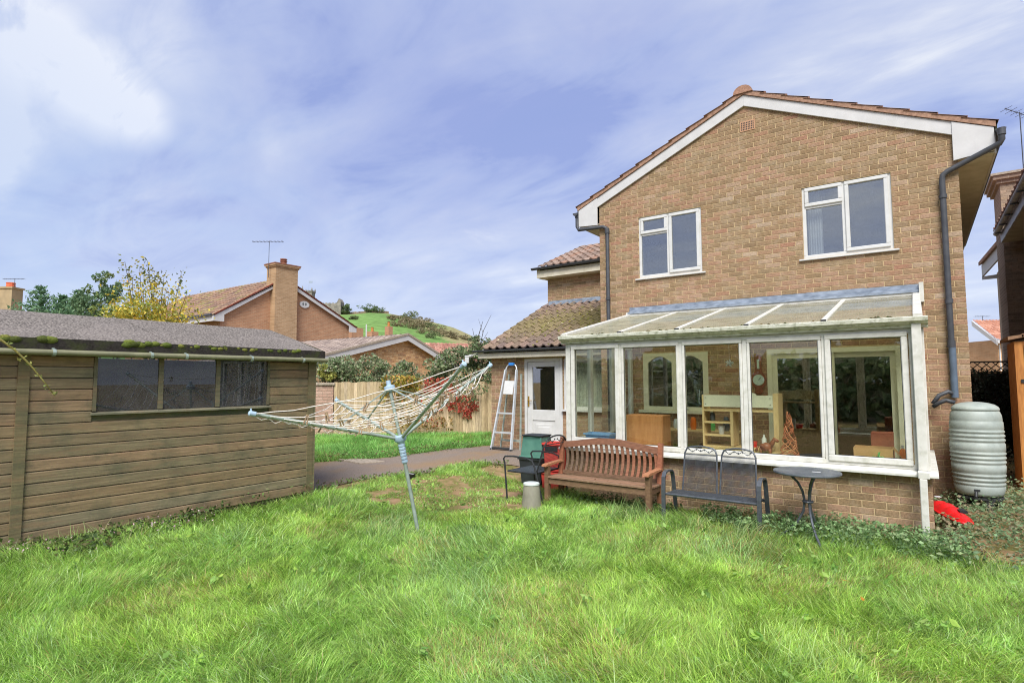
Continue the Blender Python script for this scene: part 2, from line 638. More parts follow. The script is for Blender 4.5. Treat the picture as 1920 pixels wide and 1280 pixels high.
M['grey_plastic'] = mat('grey_plastic', wm((142, 138, 122)), wm((126, 122, 108)), 8, rough=0.6)
M['blue_plastic'] = mat('blue_plastic', wm((130, 172, 214)), wm((112, 156, 202)), 6, rough=0.45, transl=0.2)
M['cupboard'] = mat('cupboard', wm((186, 130, 84)), wm((172, 116, 72)), 8, stretch=(3, 3, 0.5), rough=0.5)
M['pine'] = mat('pine', wm((212, 186, 138)), wm((198, 170, 122)), 8, stretch=(4, 4, 0.6), rough=0.55)
M['cream_paint'] = mat('cream_paint', wm((220, 218, 196)), wm((210, 207, 184)), 5, rough=0.5)
M['card'] = mat('card', wm((190, 152, 106)), wm((176, 138, 94)), 8, rough=0.9)
M['wicker'] = mat('wicker', attr=True, scale=30, rough=0.75)
M['brass'] = mat('brass', wm((206, 168, 84)), wm((186, 146, 66)), 12, rough=0.3, metal=0.8)
M['dark_wood'] = mat('dark_wood', wm((140, 84, 62)), wm((118, 70, 52)), 14, rough=0.4)
M['dial'] = mat('dial', wm((190, 206, 196)), wm((176, 192, 184)), 20, rough=0.3)
M['stone'] = mat('stone', wm((150, 142, 130)), wm((112, 108, 100)), 0.9, rough=0.95)
M['moss'] = mat('moss', attr=True, scale=60, rough=1.0, spec=0.05, bump=0.6, bscale=120)
M['orange_wood'] = mat('orange_wood', wm((190, 130, 70)), wm((160, 104, 54)), 9, stretch=(6, 6, 0.6), rough=0.75, bump=0.2)
M['floor'] = mat('floor', wm((150, 140, 124)), wm((136, 126, 112)), 5, rough=0.6)
M['flower'] = mat('flower', attr=True, scale=20, rough=0.6, transl=0.3)
M['signal_blue'] = mat('signal_blue', wm((62, 138, 214)), wm((52, 124, 200)), 9, rough=0.45)
M['clear_orange'] = mat('clear_orange', wm((226, 120, 40)), wm((214, 104, 30)), 9, rough=0.3)
M['cloth_green'] = mat('cloth_green', wm((120, 206, 120)), wm((96, 184, 104)), 9, rough=0.6, transl=0.2)
M['white_goods'] = mat('white_goods', wm((206, 212, 208)), wm((196, 202, 198)), 3, rough=0.4)
pc = glass('polycarbonate', tint=(0.86, 0.88, 0.76), ior=1.3, rough=0.0, film=0.62, filmcol=(0.76, 0.71, 0.58), milky=(0.97, 0.96, 0.85))
M['polycarbonate'] = pc
# ------------------------------------------------------------------ ground and path
def build_ground():
    xs = np.concatenate([[-400, -200, -100, -60, -40, -28, -20, -16], np.arange(-14, 4.01, 0.5), [6, 10, 16, 25, 40, 80, 200, 400]])
    ys = np.concatenate([[-400, -150, -60, -30, -15, -8, -4, -2], np.arange(-1, 14.01, 0.5), [17, 22, 30, 45, 70, 120, 200, 400]])
    X, Y = np.meshgrid(xs, ys)
    Z = gz(X, Y)
    V = np.stack([X, Y, Z], -1).reshape(-1, 3)
    nx, ny = len(xs), len(ys)
    i = np.arange(ny - 1)[:, None] * nx + np.arange(nx - 1)[None, :]
    i = i.ravel()
    T = np.concatenate([np.stack([i, i + 1, i + nx + 1], 1), np.stack([i, i + nx + 1, i + nx], 1)])
    o = link('ground', np_mesh('ground', V, T, None, M['soil'], True))
    tag(o, kind='structure')


NEAR = [(-14, 5.3), (-9, 5.25), (-7.45, 5.25), (-7.4, 6.1), (-7.1, 6.72), (-6.75, 6.98), (-6.65, 7.4), (-6.6, 7.9), (-6.1, 8.4), (-5.2, 8.6), (-4.36, 8.65)]
FAR = [(-14, 6.1), (-11.5, 6.3), (-9.53, 6.7), (-9.0, 7.2), (-8.6, 7.67), (-8.35, 8.23), (-8.2, 8.6), (-8.1, 8.95), (-7.9, 9.4), (-7.76, 10.0), (-4.36, 10.0)]


def resample(P, n):
    P = np.array(P, float)
    s = np.concatenate([[0], np.cumsum(np.linalg.norm(np.diff(P, axis=0), axis=1))])
    t = np.linspace(0, s[-1], n)
    return np.stack([np.interp(t, s, P[:, 0]), np.interp(t, s, P[:, 1])], 1)


def in_poly(x, y, P):
    P = np.asarray(P)
    r = np.zeros(np.shape(x), bool)
    j = len(P) - 1
    for i in range(len(P)):
        xi, yi = P[i]
        xj, yj = P[j]
        c = ((yi > y) != (yj > y)) & (x < (xj - xi) * (y - yi) / (yj - yi + 1e-12) + xi)
        r ^= c
        j = i
    return r


PATH_POLY = NEAR + FAR[::-1]


def build_path():
    n, k = 90, 14
    A, B = resample(NEAR, n), resample(FAR, n)
    jx = (vnoise(np.arange(n) * 0.5, np.zeros(n), 5) - 0.5) * 0.12
    A[:, 1] += jx
    t = np.linspace(0, 1, k)[None, :, None]
    G = A[:, None] * (1 - t) + B[:, None] * t
    Z = gz(G[..., 0], G[..., 1]) + 0.014
    V = np.concatenate([G, Z[..., None]], -1).reshape(-1, 3)
    i = (np.arange(n - 1)[:, None] * k + np.arange(k - 1)[None, :]).ravel()
    T = np.concatenate([np.stack([i, i + k, i + k + 1], 1), np.stack([i, i + k + 1, i + 1], 1)])
    tag(link('path', np_mesh('path', V, T, None, M['asphalt'], True)), kind='structure')


build_ground()
build_path()

# ------------------------------------------------------------------ bricks and tiles laid one by one
BRICK_COLS = [(144, 122, 96), (150, 126, 100), (156, 128, 104), (160, 128, 107), (164, 132, 112), (154, 120, 99), (139, 118, 91), (168, 146, 126), (158, 118, 100), (174, 156, 138), (132, 112, 88), (148, 130, 104)]
_bmn = np.mean(BRICK_COLS, axis=0)
BRICK_COLS = [tuple((np.array(c) * 0.78 + _bmn * 0.22) * [0.985, 0.97, 0.935]) for c in BRICK_COLS]
BRICK_W = np.array([14, 14, 13, 12, 9, 9, 11, 4, 3, 2, 6, 8.0])
BRICK_W /= BRICK_W.sum()
PINK = [(176, 142, 124), (184, 150, 132), (170, 136, 118), (190, 158, 140), (164, 132, 116)]
_bm = {}


def brick_mesh(length, ci, cols, h=0.065, key=''):
    k = (round(length, 3), ci, h, key)
    if k not in _bm:
        b = MB()
        c = wm(cols[ci])
        x, z, y0, y1, e = length / 2, h / 2, -0.02, 0.005, 0.0028
        vs = [(-x, y0, -z), (x, y0, -z), (x, y0, z), (-x, y0, z), (-x, y1 - e, -z), (x, y1 - e, -z), (x, y1 - e, z), (-x, y1 - e, z),
              (-x + e, y1, -z + e), (x - e, y1, -z + e), (x - e, y1, z - e), (-x + e, y1, z - e)]
        fs = [(8, 9, 10, 11)]
        for q in range(4):
            r = (q + 1) % 4
            fs += [(q, r, r + 4, q + 4), (q + 4, r + 4, r + 8, q + 8)]
        b.add(vs, fs, c)
        _bm[k] = (b, b.mesh('brick', M['brick']))
    return _bm[k]


class Bricks:
    """all the bricks of one thing: the largest in the photo as parts, the rest as one part"""

    def __init__(s, parent, cols=BRICK_COLS, wts=BRICK_W, n=300, key='', mort=0.0):
        s.parent, s.cols, s.wts, s.n, s.key, s.L = parent, cols, wts, n, key, []

    def wall(s, p0, u, nrm_, length, z0, z1, keep=None, cut=None, phase=0, gauge=0.075, bl=0.215, ends=(0.0, 0.0), vis=None, pick=None):
        u, nn = np.array(u, float), np.array(nrm_, float)
        p0 = np.array(p0, float)
        rows = int(round((z1 - z0) / gauge))
        mod = bl + 0.010
        for r in range(rows):
            z = z0 + (r + 0.5) * gauge
            x = -ends[0]
            end = length + ends[1]
            first = bl if (r + phase) % 2 == 0 else (bl - 0.010) / 2
            while x < end - 0.03:
                l = first if first else bl
                first = None
                if x + l > end - 0.04:
                    l = end - x
                if l > bl + 0.05:
                    l = bl
                cx = x + l / 2
                for (a_, b_) in ([(x, x + l)] if cut is None else cut(x, x + l, z)):
                    if keep is not None and not keep((a_ + b_) / 2, z, b_ - a_):
                        continue
                    cx, ll = (a_ + b_) / 2, round((b_ - a_) / 0.0125) * 0.0125 if b_ - a_ < l - 1e-6 else l
                    p = p0 + u * cx
                    p = np.array([p[0], p[1], p0[2] + z])
                    if pick is not None:
                        ci = pick(p)
                    else:
                        ci = RNG.choice(len(s.cols), p=s.wts)
                    s.L.append((p, u, nn, ll, int(ci), vis is None or vis(p)))
                x += l + 0.010

    def finish(s, name='brick', rest='brickwork'):
        def size(b):
            x, y, d = project(b[0])
            if d < 0.1 or not (-20 < x < 1940 and -20 < y < 1300) or not b[5]:
                return 0
            return b[3] * abs(np.dot(b[1], RMN[:, 0]) + 0.2) / d + 0.05 / d
        order = sorted(range(len(s.L)), key=lambda i: -size(s.L[i]))
        ind = set(i for i in order[:s.n] if size(s.L[i]) > 0)
        mb = MB()
        l0 = Vector(ROOTLOC.get(s.parent.name, (0, 0, 0)))
        for i, (p, u, nn, l, ci, _v) in enumerate(s.L):
            bmb, me = brick_mesh(l, ci, s.cols, key=s.key)
            Mx = Matrix(((u[0], nn[0], 0, p[0]), (u[1], nn[1], 0, p[1]), (0, 0, 1, p[2]), (0, 0, 0, 1)))
            if i in ind:
                o = bpy.data.objects.new(name, me)
                COL.objects.link(o)
                o.parent = s.parent
                o.matrix_parent_inverse = Matrix.Translation(-l0)
                o.matrix_basis = Mx
            else:
                R = np.array(Mx)
                vs = np.array(bmb.v) @ R[:3, :3].T + R[:3, 3]
                f = RNG.uniform(0.93, 1.07)
                mb.add(vs, bmb.f, tuple(min(1, c * f) for c in bmb.c[0]))
        if mb.v:
            o = mb.build(rest, M['brick'], s.parent)
            o['kind'] = 'stuff'


TILE_COLS = [(140, 106, 90), (150, 116, 98), (128, 98, 84), (158, 120, 100), (120, 94, 84), (146, 104, 84)]


def tile_mb(w, l, amp, c, n=8, lift=0.03, th=0.016):
    b = MB()
    vs, fs = [], []
    # a shallow pan beside a round roll
    pr = [(0.0, 0.15), (0.12, 0.6), (0.25, 1.0), (0.38, 0.75), (0.5, 0.25), (0.65, 0.0), (0.85, 0.02), (1.0, 0.22)]
    for (y, dz) in ((0, lift), (l, 0.0)):
        for (a, h) in pr:
            vs.append((a * w, y, dz + h * amp))
    k = len(pr)
    for (a, h) in pr:
        vs.append((a * w, 0.001, lift + h * amp - th - 0.012))
    for i in range(k - 1):
        fs.append((i, i + 1, k + i + 1, k + i))
        fs.append((i + 1, i, 2 * k + i, 2 * k + i + 1))
    b.add(vs, fs, c)
    return b


_tm = {}


class Tiles:
    def __init__(s, parent, n=300):
        s.parent, s.n, s.L = parent, n, []

    def slope(s, p0, u, sl, width, length, tw=0.2, gauge=0.31, amp=0.03, cols=TILE_COLS, pick=None, vis=None, lap=0.06):
        u, sl = np.array(u, float), np.array(sl, float)
        u /= np.linalg.norm(u)
        sl /= np.linalg.norm(sl)
        n = np.cross(u, sl)
        if n[2] < 0:
            n = -n
        nc, nr = max(1, int(round(width / tw))), max(1, int(round(length / gauge)))
        tw, gauge = width / nc, length / nr
        for r in range(nr):
            for c in range(nc):
                p = np.array(p0, float) + u * (c * tw) + sl * (r * gauge)
                col = cols[RNG.integers(len(cols))] if pick is None else pick(p + u * tw / 2, (c + 0.5) / nc, (r + 0.5) / nr)
                s.L.append((p, u, sl, n, round(tw, 4), round(gauge + lap, 4), amp, tuple(col), vis is None or vis(p)))

    def finish(s, name='tile', rest='tiling'):
        def size(t):
            x, y, d = project(t[0])
            return 1 / d if (d > 0 and -40 < x < 1960 and -40 < y < 1320 and t[8]) else 0
        order = sorted(range(len(s.L)), key=lambda i: -size(s.L[i]))
        ind = set(i for i in order[:s.n] if size(s.L[i]) > 0)
        mb = MB()
        l0 = Vector(ROOTLOC.get(s.parent.name, (0, 0, 0)))
        for i, (p, u, sl, n, tw, ln, amp, col, _v) in enumerate(s.L):
            k = (tw, ln, amp, col)
            if k not in _tm:
                b = tile_mb(tw * 1.03, ln, amp, wm(col))
                _tm[k] = (b, b.mesh('tile', M['tile']))
            b, me = _tm[k]
            jz = RNG.uniform(-0.002, 0.003)
            q = p + n * jz
            Mx = Matrix(((u[0], sl[0], n[0], q[0]), (u[1], sl[1], n[1], q[1]), (u[2], sl[2], n[2], q[2]), (0, 0, 0, 1)))
            if i in ind:
                o = bpy.data.objects.new(name, me)
                COL.objects.link(o)
                o.parent = s.parent
                o.matrix_parent_inverse = Matrix.Translation(-l0)
                o.matrix_basis = Mx
            else:
                R = np.array(Mx)
                f = RNG.uniform(0.85, 1.15)
                mb.add(np.array(b.v) @ R[:3, :3].T + R[:3, 3], b.f, tuple(min(1, c * f) for c in b.c[0]))
        if mb.v:
            o = mb.build(rest, M['tile'], s.parent)
            o['kind'] = 'stuff'


# ------------------------------------------------------------------ the brick house
YW, XL, XR = 9.62, -4.84, 0.545          # rear wall plane, its two corners
ZE, ZA, XA = 4.57, 6.13, -2.165          # eaves, apex
YB = 17.5
SL = 0.447
WIN = [(-4.06, -2.92, 3.45, 4.585), (-1.368, -0.212, 3.46, 4.595)]
GWIN = (-4.02, -2.87, 1.09, 2.08)
PDOOR = (-1.95, -0.19, 0.14, 2.08)
house = thing('brick_house', 'two storey brown brick house with white barge boards on its gable', 'house', (XA, YW, 0))


def wall_with_holes(mb, x0, x1, z0, z1, holes, y0, y1):
    xs = sorted({x0, x1, *[h[0] for h in holes], *[h[1] for h in holes]})
    for a, b in zip(xs, xs[1:]):
        m_ = (a + b) / 2
        hs = sorted([(h[2], h[3]) for h in holes if h[0] < m_ < h[1]])
        z = z0
        for (p, q) in hs + [(z1, z1)]:
            if p > z:
                mb.box(a, b, y0, y1, z, p)
            z = max(z, q)


mb = MB()
wall_with_holes(mb, XL, XR, -0.15, ZE, WIN + [GWIN, PDOOR], YW, YW + 0.22)
mb.prism([(XL, YW, ZE), (XR, YW, ZE), (XR, YW, ZA - SL * (XR - XA)), (XA, YW, ZA), (XL, YW, ZA - SL * (XA - XL))], (0, 0.22, 0))
mb.build('wall', M['mortar'], house)
mb = MB()
mb.box(XL, XL + 0.22, YW + 0.22, YB, -0.15, ZE)
mb.box(XR - 0.22, XR, YW + 0.22, YB, -0.15, ZE)
mb.box(XL, XR, YB, YB + 0.22, -0.15, ZE)
mb.build('wall', M['mortar'], house)
mb = MB()
mb.box(XL + 0.22, XR - 0.22, YW + 0.22, YB, 2.55, 2.75)
mb.box(XL + 0.22, XR - 0.22, YW + 0.22, YB, -0.1, 0.1)
mb.box(XL + 0.22, XR - 0.22, YW + 0.22, YB, ZE + 0.1, ZE + 0.2)
mb.box(XL + 0.22, XR - 0.22, 13.4, 13.5, 0.1, 2.55)
mb.box(XL + 0.22, XR - 0.22, 13.2, 13.3, 2.75, ZE + 0.1)
mb.box(-2.3, -2.2, YW + 0.22, 13.2, 2.75, ZE + 0.1)
mb.build('interior', M['room'], house)

bk = Bricks(house, n=300)


def hits(cx, z, l, holes, mz=0.034):
    return any(cx + l / 2 > h[0] + 0.02 and cx - l / 2 < h[1] - 0.02 and z + mz > h[2] + 0.012 and z - mz < h[3] - 0.012 for h in holes)


def cutter(ox, oz, holes):
    def f(a, b, z):
        z = z + oz
        seg = [(a + ox, b + ox)]
        for h in holes:
            if z + 0.034 > h[2] + 0.02 and z - 0.034 < h[3] - 0.02:
                new = []
                for (p, q) in seg:
                    if q <= h[0] or p >= h[1]:
                        new.append((p, q))
                        continue
                    if p < h[0]:
                        new.append((p, h[0] - 0.002))
                    if q > h[1]:
                        new.append((h[1] + 0.002, q))
                seg = new
        return [(p - ox, q - ox) for p, q in seg if q - p > 0.03]
    return f


def keep_gable(cx, z, l):
    x = XL + cx
    zz = z - 0.075
    return zz - 0.02 < ZA - SL * abs(x - XA)


def pick_house(p):
    # darker olive bricks near the top and to the side, pinkish in the middle band
    n = vnoise(p[0] * 0.9 + 3, p[2] * 0.9, 3)
    ol = 0.35 + 0.5 * (p[2] - 3.2) / 3 + 0.25 * max(0, p[0] + 0.4) + (n - 0.5) * 0.9
    wt = BRICK_W.copy()
    for i in (0, 6, 10, 11):
        wt[i] *= max(0.1, 0.25 + 1.9 * ol)
    for i in (3, 4, 5, 8):
        wt[i] *= max(0.15, 1.9 - 1.9 * ol)
    if n > 0.6:
        wt[7] *= 2
        wt[9] *= 2
    wt /= wt.sum()
    return RNG.choice(len(wt), p=wt)


vis_g = lambda p: not (p[2] < 2.85 and -4.35 < p[0] < 0.1) and not (p[2] < 1.4 and p[0] > 0.3)
bk.wall((XL, YW, -0.075), (1, 0, 0), (0, -1, 0), XR - XL, 0.0, ZA + 0.15, keep_gable, cut=cutter(XL, -0.075, WIN + [GWIN, PDOOR]), ends=(0.005, 0.005), pick=pick_house, vis=vis_g)
bk.wall((XR, YW + 0.002, -0.075), (0, 1, 0), (1, 0, 0), YB - YW, 0.0, ZE + 0.075, phase=1, vis=lambda p: False)
# bricks under the upper sill line need nothing more; the side wall of the wing follows
YG = 12.39
XG = -7.746
wing = MB()
wing.box(XG, XL, YG, YG + 0.22, 2.0, 4.35)
wing.box(XG, XG + 0.22, YG + 0.22, YB, 0.0, 4.35)
wing.build('wall', M['mortar'], house)
bk.wall((XG, YG, 3.0), (1, 0, 0), (0, -1, 0), XL - XG - 0.01, 0.4, 1.36, ends=(0.005, 0), pick=pick_house)
bk.finish()

# roof of the main house
tl = Tiles(house, 300)
OV = 0.08                                  # verge overhang in front of the wall
zb = lambda x: ZA + 0.165 - SL * abs(x - XA)       # top of the barge board
RT = 0.055
VCOLS = [(158, 122, 102), (166, 130, 110), (150, 114, 96), (144, 112, 97), (168, 138, 118)]
for sgn in (-1, 1):
    xe = XA + sgn * 3.135
    sl_ = np.array([-sgn * 1.0, 0, SL])
    ln = 3.135 * math.sqrt(1 + SL * SL)
    tl.slope((xe, YW - OV, zb(xe) + RT) if sgn > 0 else (xe, YB, zb(xe) + RT), (0, 1, 0) if sgn > 0 else (0, -1, 0), sl_, YB - YW + OV, ln, tw=0.3, gauge=0.345, amp=0.035, cols=VCOLS,
             vis=lambda p: p[1] < YW + 0.4)
# the wing's small roof, then its lower neighbour's
WEZ, WEY = 4.50, YG - 0.32
WS = 0.42


def pick_red(p, a, b):
    c = [(138, 118, 105), (148, 126, 112), (130, 112, 100), (146, 116, 98), (152, 132, 118)][RNG.integers(5)]
    return c


tl.slope((XG - 0.1, WEY, WEZ), (1, 0, 0), (0, 1, WS), 2.95, 2.6, tw=0.21, gauge=0.3, amp=0.035, pick=pick_red)
tl.finish()
b = MB()
for sgn in (-1, 1):
    xe = XA + sgn * 3.135
    b.prism([(xe, YW - 0.03, zb(xe) - 0.035), (XA, YW - 0.03, zb(XA) - 0.035), (XA, YW - 0.03, zb(XA) + RT - 0.004), (xe, YW - 0.03, zb(xe) + RT - 0.004)], (0, YB - YW + 0.03, 0))
b.prism([(XG - 0.06, WEY + 0.03, WEZ - 0.03), (XL, WEY + 0.03, WEZ - 0.03), (XL, WEY + 2.2, WEZ - 0.03 + WS * 2.17), (XG - 0.06, WEY + 2.2, WEZ - 0.03 + WS * 2.17)], (0, 0, -0.05))
b.build('roof', M['felt_dark'], house)
# verge mortar under the tiles
b = MB()
for sgn in (-1, 1):
    xe = XA + sgn * 3.12
    b.prism([(xe, YW - OV + 0.012, zb(xe) + 0.004), (XA, YW - OV + 0.012, zb(XA) + 0.004), (XA, YW - OV + 0.012, zb(XA) + RT + 0.024), (xe, YW - OV + 0.012, zb(xe) + RT + 0.024)], (0, 0.05, 0))
b.build('verge_mortar', mat('verge_mortar', wm((168, 134, 112)), wm((136, 106, 88)), 22, rough=0.95, bump=0.4), house)
for k in range(16):
    b = MB()
    y0 = YW - OV - 0.01 + k * 0.44
    pr = [(0.15 * math.cos(t), 0.13 * math.sin(t)) for t in np.linspace(0, math.pi, 9)]
    b.prism([(XA + x, y0, zb(XA) + 0.02 + z) for x, z in pr], (0, 0.445, 0), wm(VCOLS[k % 5]))
    b.build('ridge_tile', M['tile'], house)
# barge boards with their box ends
YBG = YW - 0.045
for sgn in (-1, 1):
    b = MB()
    xe = XA + sgn * 3.10
    hb = 0.185
    b.prism([(XA, YBG, zb(XA)), (xe, YBG, zb(xe)), (xe, YBG, zb(xe) - hb), (XA, YBG, zb(XA) - hb)], (0, 0.03, 0))
    b.build('barge_board', M['white_board'], house, bevel=0.003)
    b = MB()
    xi = XA + sgn * (2.70 if sgn < 0 else 2.665)
    b.prism([(xi, YBG - 0.012, zb(xi) - 0.004), (xe, YBG - 0.012, zb(xe) - 0.004), (xe, YBG - 0.012, 4.60 if sgn > 0 else 4.585), (xi, YBG - 0.012, 4.555)], (0, 0.04, 0))
    b.build('eaves_box', M['white_board'], house, bevel=0.003)
    b = MB()
    xs_, xo = (XR, XR + 0.385) if sgn > 0 else (XL - 0.40, XL)
    b.box(xs_, xo, YBG + 0.03, YB, ZE + 0.005, ZE + 0.02)
    b.build('soffit', M['soffit'], house)
    b = MB()
    xf = XR + 0.385 if sgn > 0 else XL - 0.42
    b.box(xf, xf + 0.02, YBG + 0.03, YB, ZE, 4.84)
    b.build('fascia', M['white_board'], house)
    b = MB()
    xg = XR + 0.455 if sgn > 0 else XL - 0.475
    pr = [(0.055 * math.cos(t), 0.06 * math.sin(t)) for t in np.linspace(math.pi, 2 * math.pi, 9)]
    b.prism([(xg + x, YW - 0.10, 4.86 + z) for x, z in pr], (0, YB - YW, 0))
    b.build('gutter', M['pipe'], house)
# wing eaves
b = MB()
b.box(XG - 0.16, XL - 0.004, WEY + 0.04, WEY + 0.07, WEZ - 0.26, WEZ - 0.01)
b.build('fascia', M['cream_board'], house, bevel=0.003)
b = MB()
b.box(XG - 0.16, XL - 0.004, WEY + 0.07, YG + 0.02, WEZ - 0.26, WEZ - 0.245)
b.box(XG - 0.16, XG - 0.13, WEY + 0.07, YB, WEZ - 0.25, WEZ)
b.build('soffit', M['cream_board'], house)
b = MB()
pr = [(0.055 * math.cos(t), 0.055 * math.sin(t)) for t in np.linspace(math.pi, 2 * math.pi, 9)]
b.prism([(XG - 0.27, WEY - 0.03 + x, WEZ - 0.01 + z) for x, z in pr], (XL - XG + 0.26, 0, 0))
b.build('gutter', M['pipe'], house)


def upvc_window(parent, x0, x1, z0, z1, y, split, tr, m, name='window', sill=True, gl=None):
    """casement window: a narrow top hung vent over a fixed light, and a tall side sash"""
    gl = gl or M['glass_upper']
    f = 0.05
    xm = x0 + (x1 - x0) * split
    zt = z0 + (z1 - z0) * tr
    b = MB()
    d0, d1 = y - 0.008, y + 0.06
    b.box(x0, x1, d0, d1, z1 - f, z1)
    b.box(x0, x1, d0, d1, z0, z0 + f)
    b.box(x0, x0 + f, d0, d1, z0 + f, z1 - f)
    b.box(x1 - f, x1, d0, d1, z0 + f, z1 - f)
    b.box(xm - 0.03, xm + 0.03, d0, d1, z0 + f, z1 - f)
    b.box(x0 + f, xm - 0.03, d0, d1, zt - 0.025, zt + 0.025)
    wnd = b.build(name, m, parent, bevel=0.004)

    def sash(a, c, p, q, s=0.055):
        b = MB()
        e0, e1 = y - 0.03, y + 0.03
        b.box(a, c, e0, e1, q - s, q)
        b.box(a, c, e0, e1, p, p + s)
        b.box(a, a + s, e0, e1, p + s, q - s)
        b.box(c - s, c, e0, e1, p + s, q - s)
        b.build('sash', m, wnd, bevel=0.008)
        MB().box(a + s, c - s, y + 0.0, y + 0.006, p + s, q - s).build('pane', gl, wnd)

    sash(x0 + f * 0.75, xm - 0.018, zt + 0.008, z1 - f * 0.75)
    sash(xm + 0.012, x1 - f * 0.75, z0 + f * 0.75, z1 - f * 0.75)
    MB().box(x0 + f, xm - 0.03, y + 0.012, y + 0.018, z0 + f, zt - 0.025).build('pane', gl, wnd)
    if sill:
        b = MB()
        b.prism([(x0 - 0.06, y + 0.03, z0 - 0.035), (x0 - 0.06, y - 0.075, z0 - 0.035), (x0 - 0.06, y - 0.075, z0 - 0.012), (x0 - 0.06, y + 0.03, z0 + 0.0)], (x1 - x0 + 0.12, 0, 0))
        b.build('sill', m, wnd, bevel=0.004)
    return wnd


for (x0, x1, z0, z1) in WIN:
    upvc_window(house, x0, x1, z0, z1, YW + 0.03, 0.485, 0.70, M['upvc'])
# net curtain and ornaments behind the larger lit window
b = MB()
pts = [(-1.31 + 0.20 * t / 40, YW + 0.16 + 0.014 * math.sin(t * 0.9) + 0.006 * math.sin(t * 2.3)) for t in range(41)]
vs = [(x, y, z) for z in (3.5, 4.55) for x, y in pts]
b.add(vs, [(i, i + 1, i + 42, i + 41) for i in range(40)])
tag(b.build('net_curtain', M['curtain'], None, smooth='all'), 'pale curtain hanging inside the larger upper window near the dark downpipe', 'curtain')
b = MB()
for k in range(9):
    a = k * 0.7
    c = (-0.80 + 0.05 * math.cos(a), YW + 0.13, 3.60 + 0.05 * math.sin(a) + 0.01 * k)
    b.tube([(-0.80, YW + 0.14, 3.50), c], [0.006, 0.028], 5)
tag(b.build('orchid', M['curtain'], None), 'white flowers standing inside the upper window near the dark downpipe', 'flowers')
# air brick below the apex
b = MB()
b.box(-2.235, -2.005, YW - 0.012, YW + 0.02, 5.69, 5.86)
v = b.build('air_brick', mat('terracotta', wm((188, 148, 116)), wm((172, 132, 102)), 30, rough=0.9), house)
b = MB()
for i in range(8):
    for j in range(4):
        b.box(-2.217 + i * 0.0255, -2.203 + i * 0.0255, YW - 0.0145, YW - 0.0125, 5.71 + j * 0.036, 5.732 + j * 0.036)
b.build('vent_hole_shade', M['black_metal'], v)  # dark blocks on the face stand for the shade inside the holes


def downpipe(parent, name, pts, r, m, rings=()):
    b = MB()
    b.tube(pts, r, 12)
    for (p, q) in rings:
        b.tube([p, q], r * 1.28, 12)
    return b.build(name, m, parent, smooth=True)


dx, dy = 0.365, YW - 0.06
downpipe(house, 'downpipe', [(1.0, 9.50, 4.84), (1.0, 9.50, 4.70), (0.98, 9.52, 4.66), (0.43, dy, 4.42), (0.375, dy, 4.38), (dx, dy, 4.30), (dx, dy, 2.06)], 0.036, M['pipe'],
         rings=[((dx, dy, 4.06), (dx, dy, 4.11)), ((dx, dy, 2.62), (dx, dy, 2.68)), ((dx, dy, 2.03), (dx, dy, 2.12)), ((1.0, 9.5, 4.76), (1.0, 9.5, 4.85))])
downpipe(house, 'downpipe', [(dx + 0.005, dy, 2.06), (dx + 0.005, dy, 1.36)], 0.041, M['pipe_blue'])
b = MB()
b.tube([(0.38, dy, 1.40), (0.30, dy - 0.03, 1.44), (0.20, dy - 0.06, 1.39), (0.13, dy - 0.09, 1.28)], 0.028, 8)
b.tube([(0.36, dy - 0.16, 1.30), (0.27, dy - 0.16, 1.33), (0.19, dy - 0.15, 1.29), (0.13, dy - 0.12, 1.24)], 0.026, 8)
tag(b.build('hose', M['pipe'], None, smooth='all'), 'short dark hose loop bending from the blue grey downpipe to the water butt', 'hose')
dx = -4.655
downpipe(house, 'downpipe', [(-5.31, YW - 0.03, 4.84), (-5.31, YW - 0.03, 4.60), (-5.27, YW - 0.05, 4.53), (-4.74, dy, 4.50), (-4.68, dy, 4.47), (dx, dy, 4.40), (dx, dy, 0.2)], 0.034, M['pipe'],
         rings=[((dx, dy, 4.36), (dx, dy, 4.46)), ((dx, dy, 3.1), (dx, dy, 3.15)), ((-5.31, YW - 0.03, 4.78), (-5.31, YW - 0.03, 4.87))])
# ground floor window and patio door behind the conservatory glass
upvc_window(house, *GWIN, YW + 0.03, 0.5, 0.02 + 0.0, M['cream_paint'], gl=M['glass']) if False else None
x0, x1, z0, z1 = GWIN
b = MB()
yy = YW + 0.0
b.box(x0, x1, yy, yy + 0.06, z1 - 0.06, z1)
b.box(x0, x1, yy, yy + 0.06, z0, z0 + 0.06)
for x in (x0, (x0 + x1) / 2 - 0.05, x1 - 0.09):
    b.box(x, x + 0.09, yy, yy + 0.06, z0 + 0.06, z1 - 0.06)
for xa, xb in ((x0 + 0.09, (x0 + x1) / 2 - 0.05), ((x0 + x1) / 2 + 0.04, x1 - 0.09)):
    n = 10
    arc = [(xa + (xb - xa) * i / n, yy + 0.005, z1 - 0.06 - 0.11 * (1 - math.sin(math.pi * i / n))) for i in range(n + 1)]
    b.prism([(xb, yy + 0.005, z1 - 0.06), (xa, yy + 0.005, z1 - 0.06)] + arc, (0, 0.05, 0))
wnd = b.build('window', M['cream_paint'], house)
MB().box(x0 + 0.05, x1 - 0.05, yy + 0.028, yy + 0.034, z0 + 0.05, z1 - 0.05).build('pane', M['glass_upper'], wnd)
MB().box(x0 - 0.06, x1 + 0.06, yy - 0.09, yy + 0.02, z0 - 0.05, z0 - 0.002).build('sill', M['cream_paint'], wnd)
x0, x1, z0, z1 = PDOOR
b = MB()
b.box(x0, x1, yy - 0.01, yy + 0.1, z1 - 0.07, z1)
b.box(x0, x1, yy - 0.01, yy + 0.1, z0, z0 + 0.07)
b.box(x0, x0 + 0.07, yy - 0.01, yy + 0.1, z0 + 0.07, z1 - 0.07)
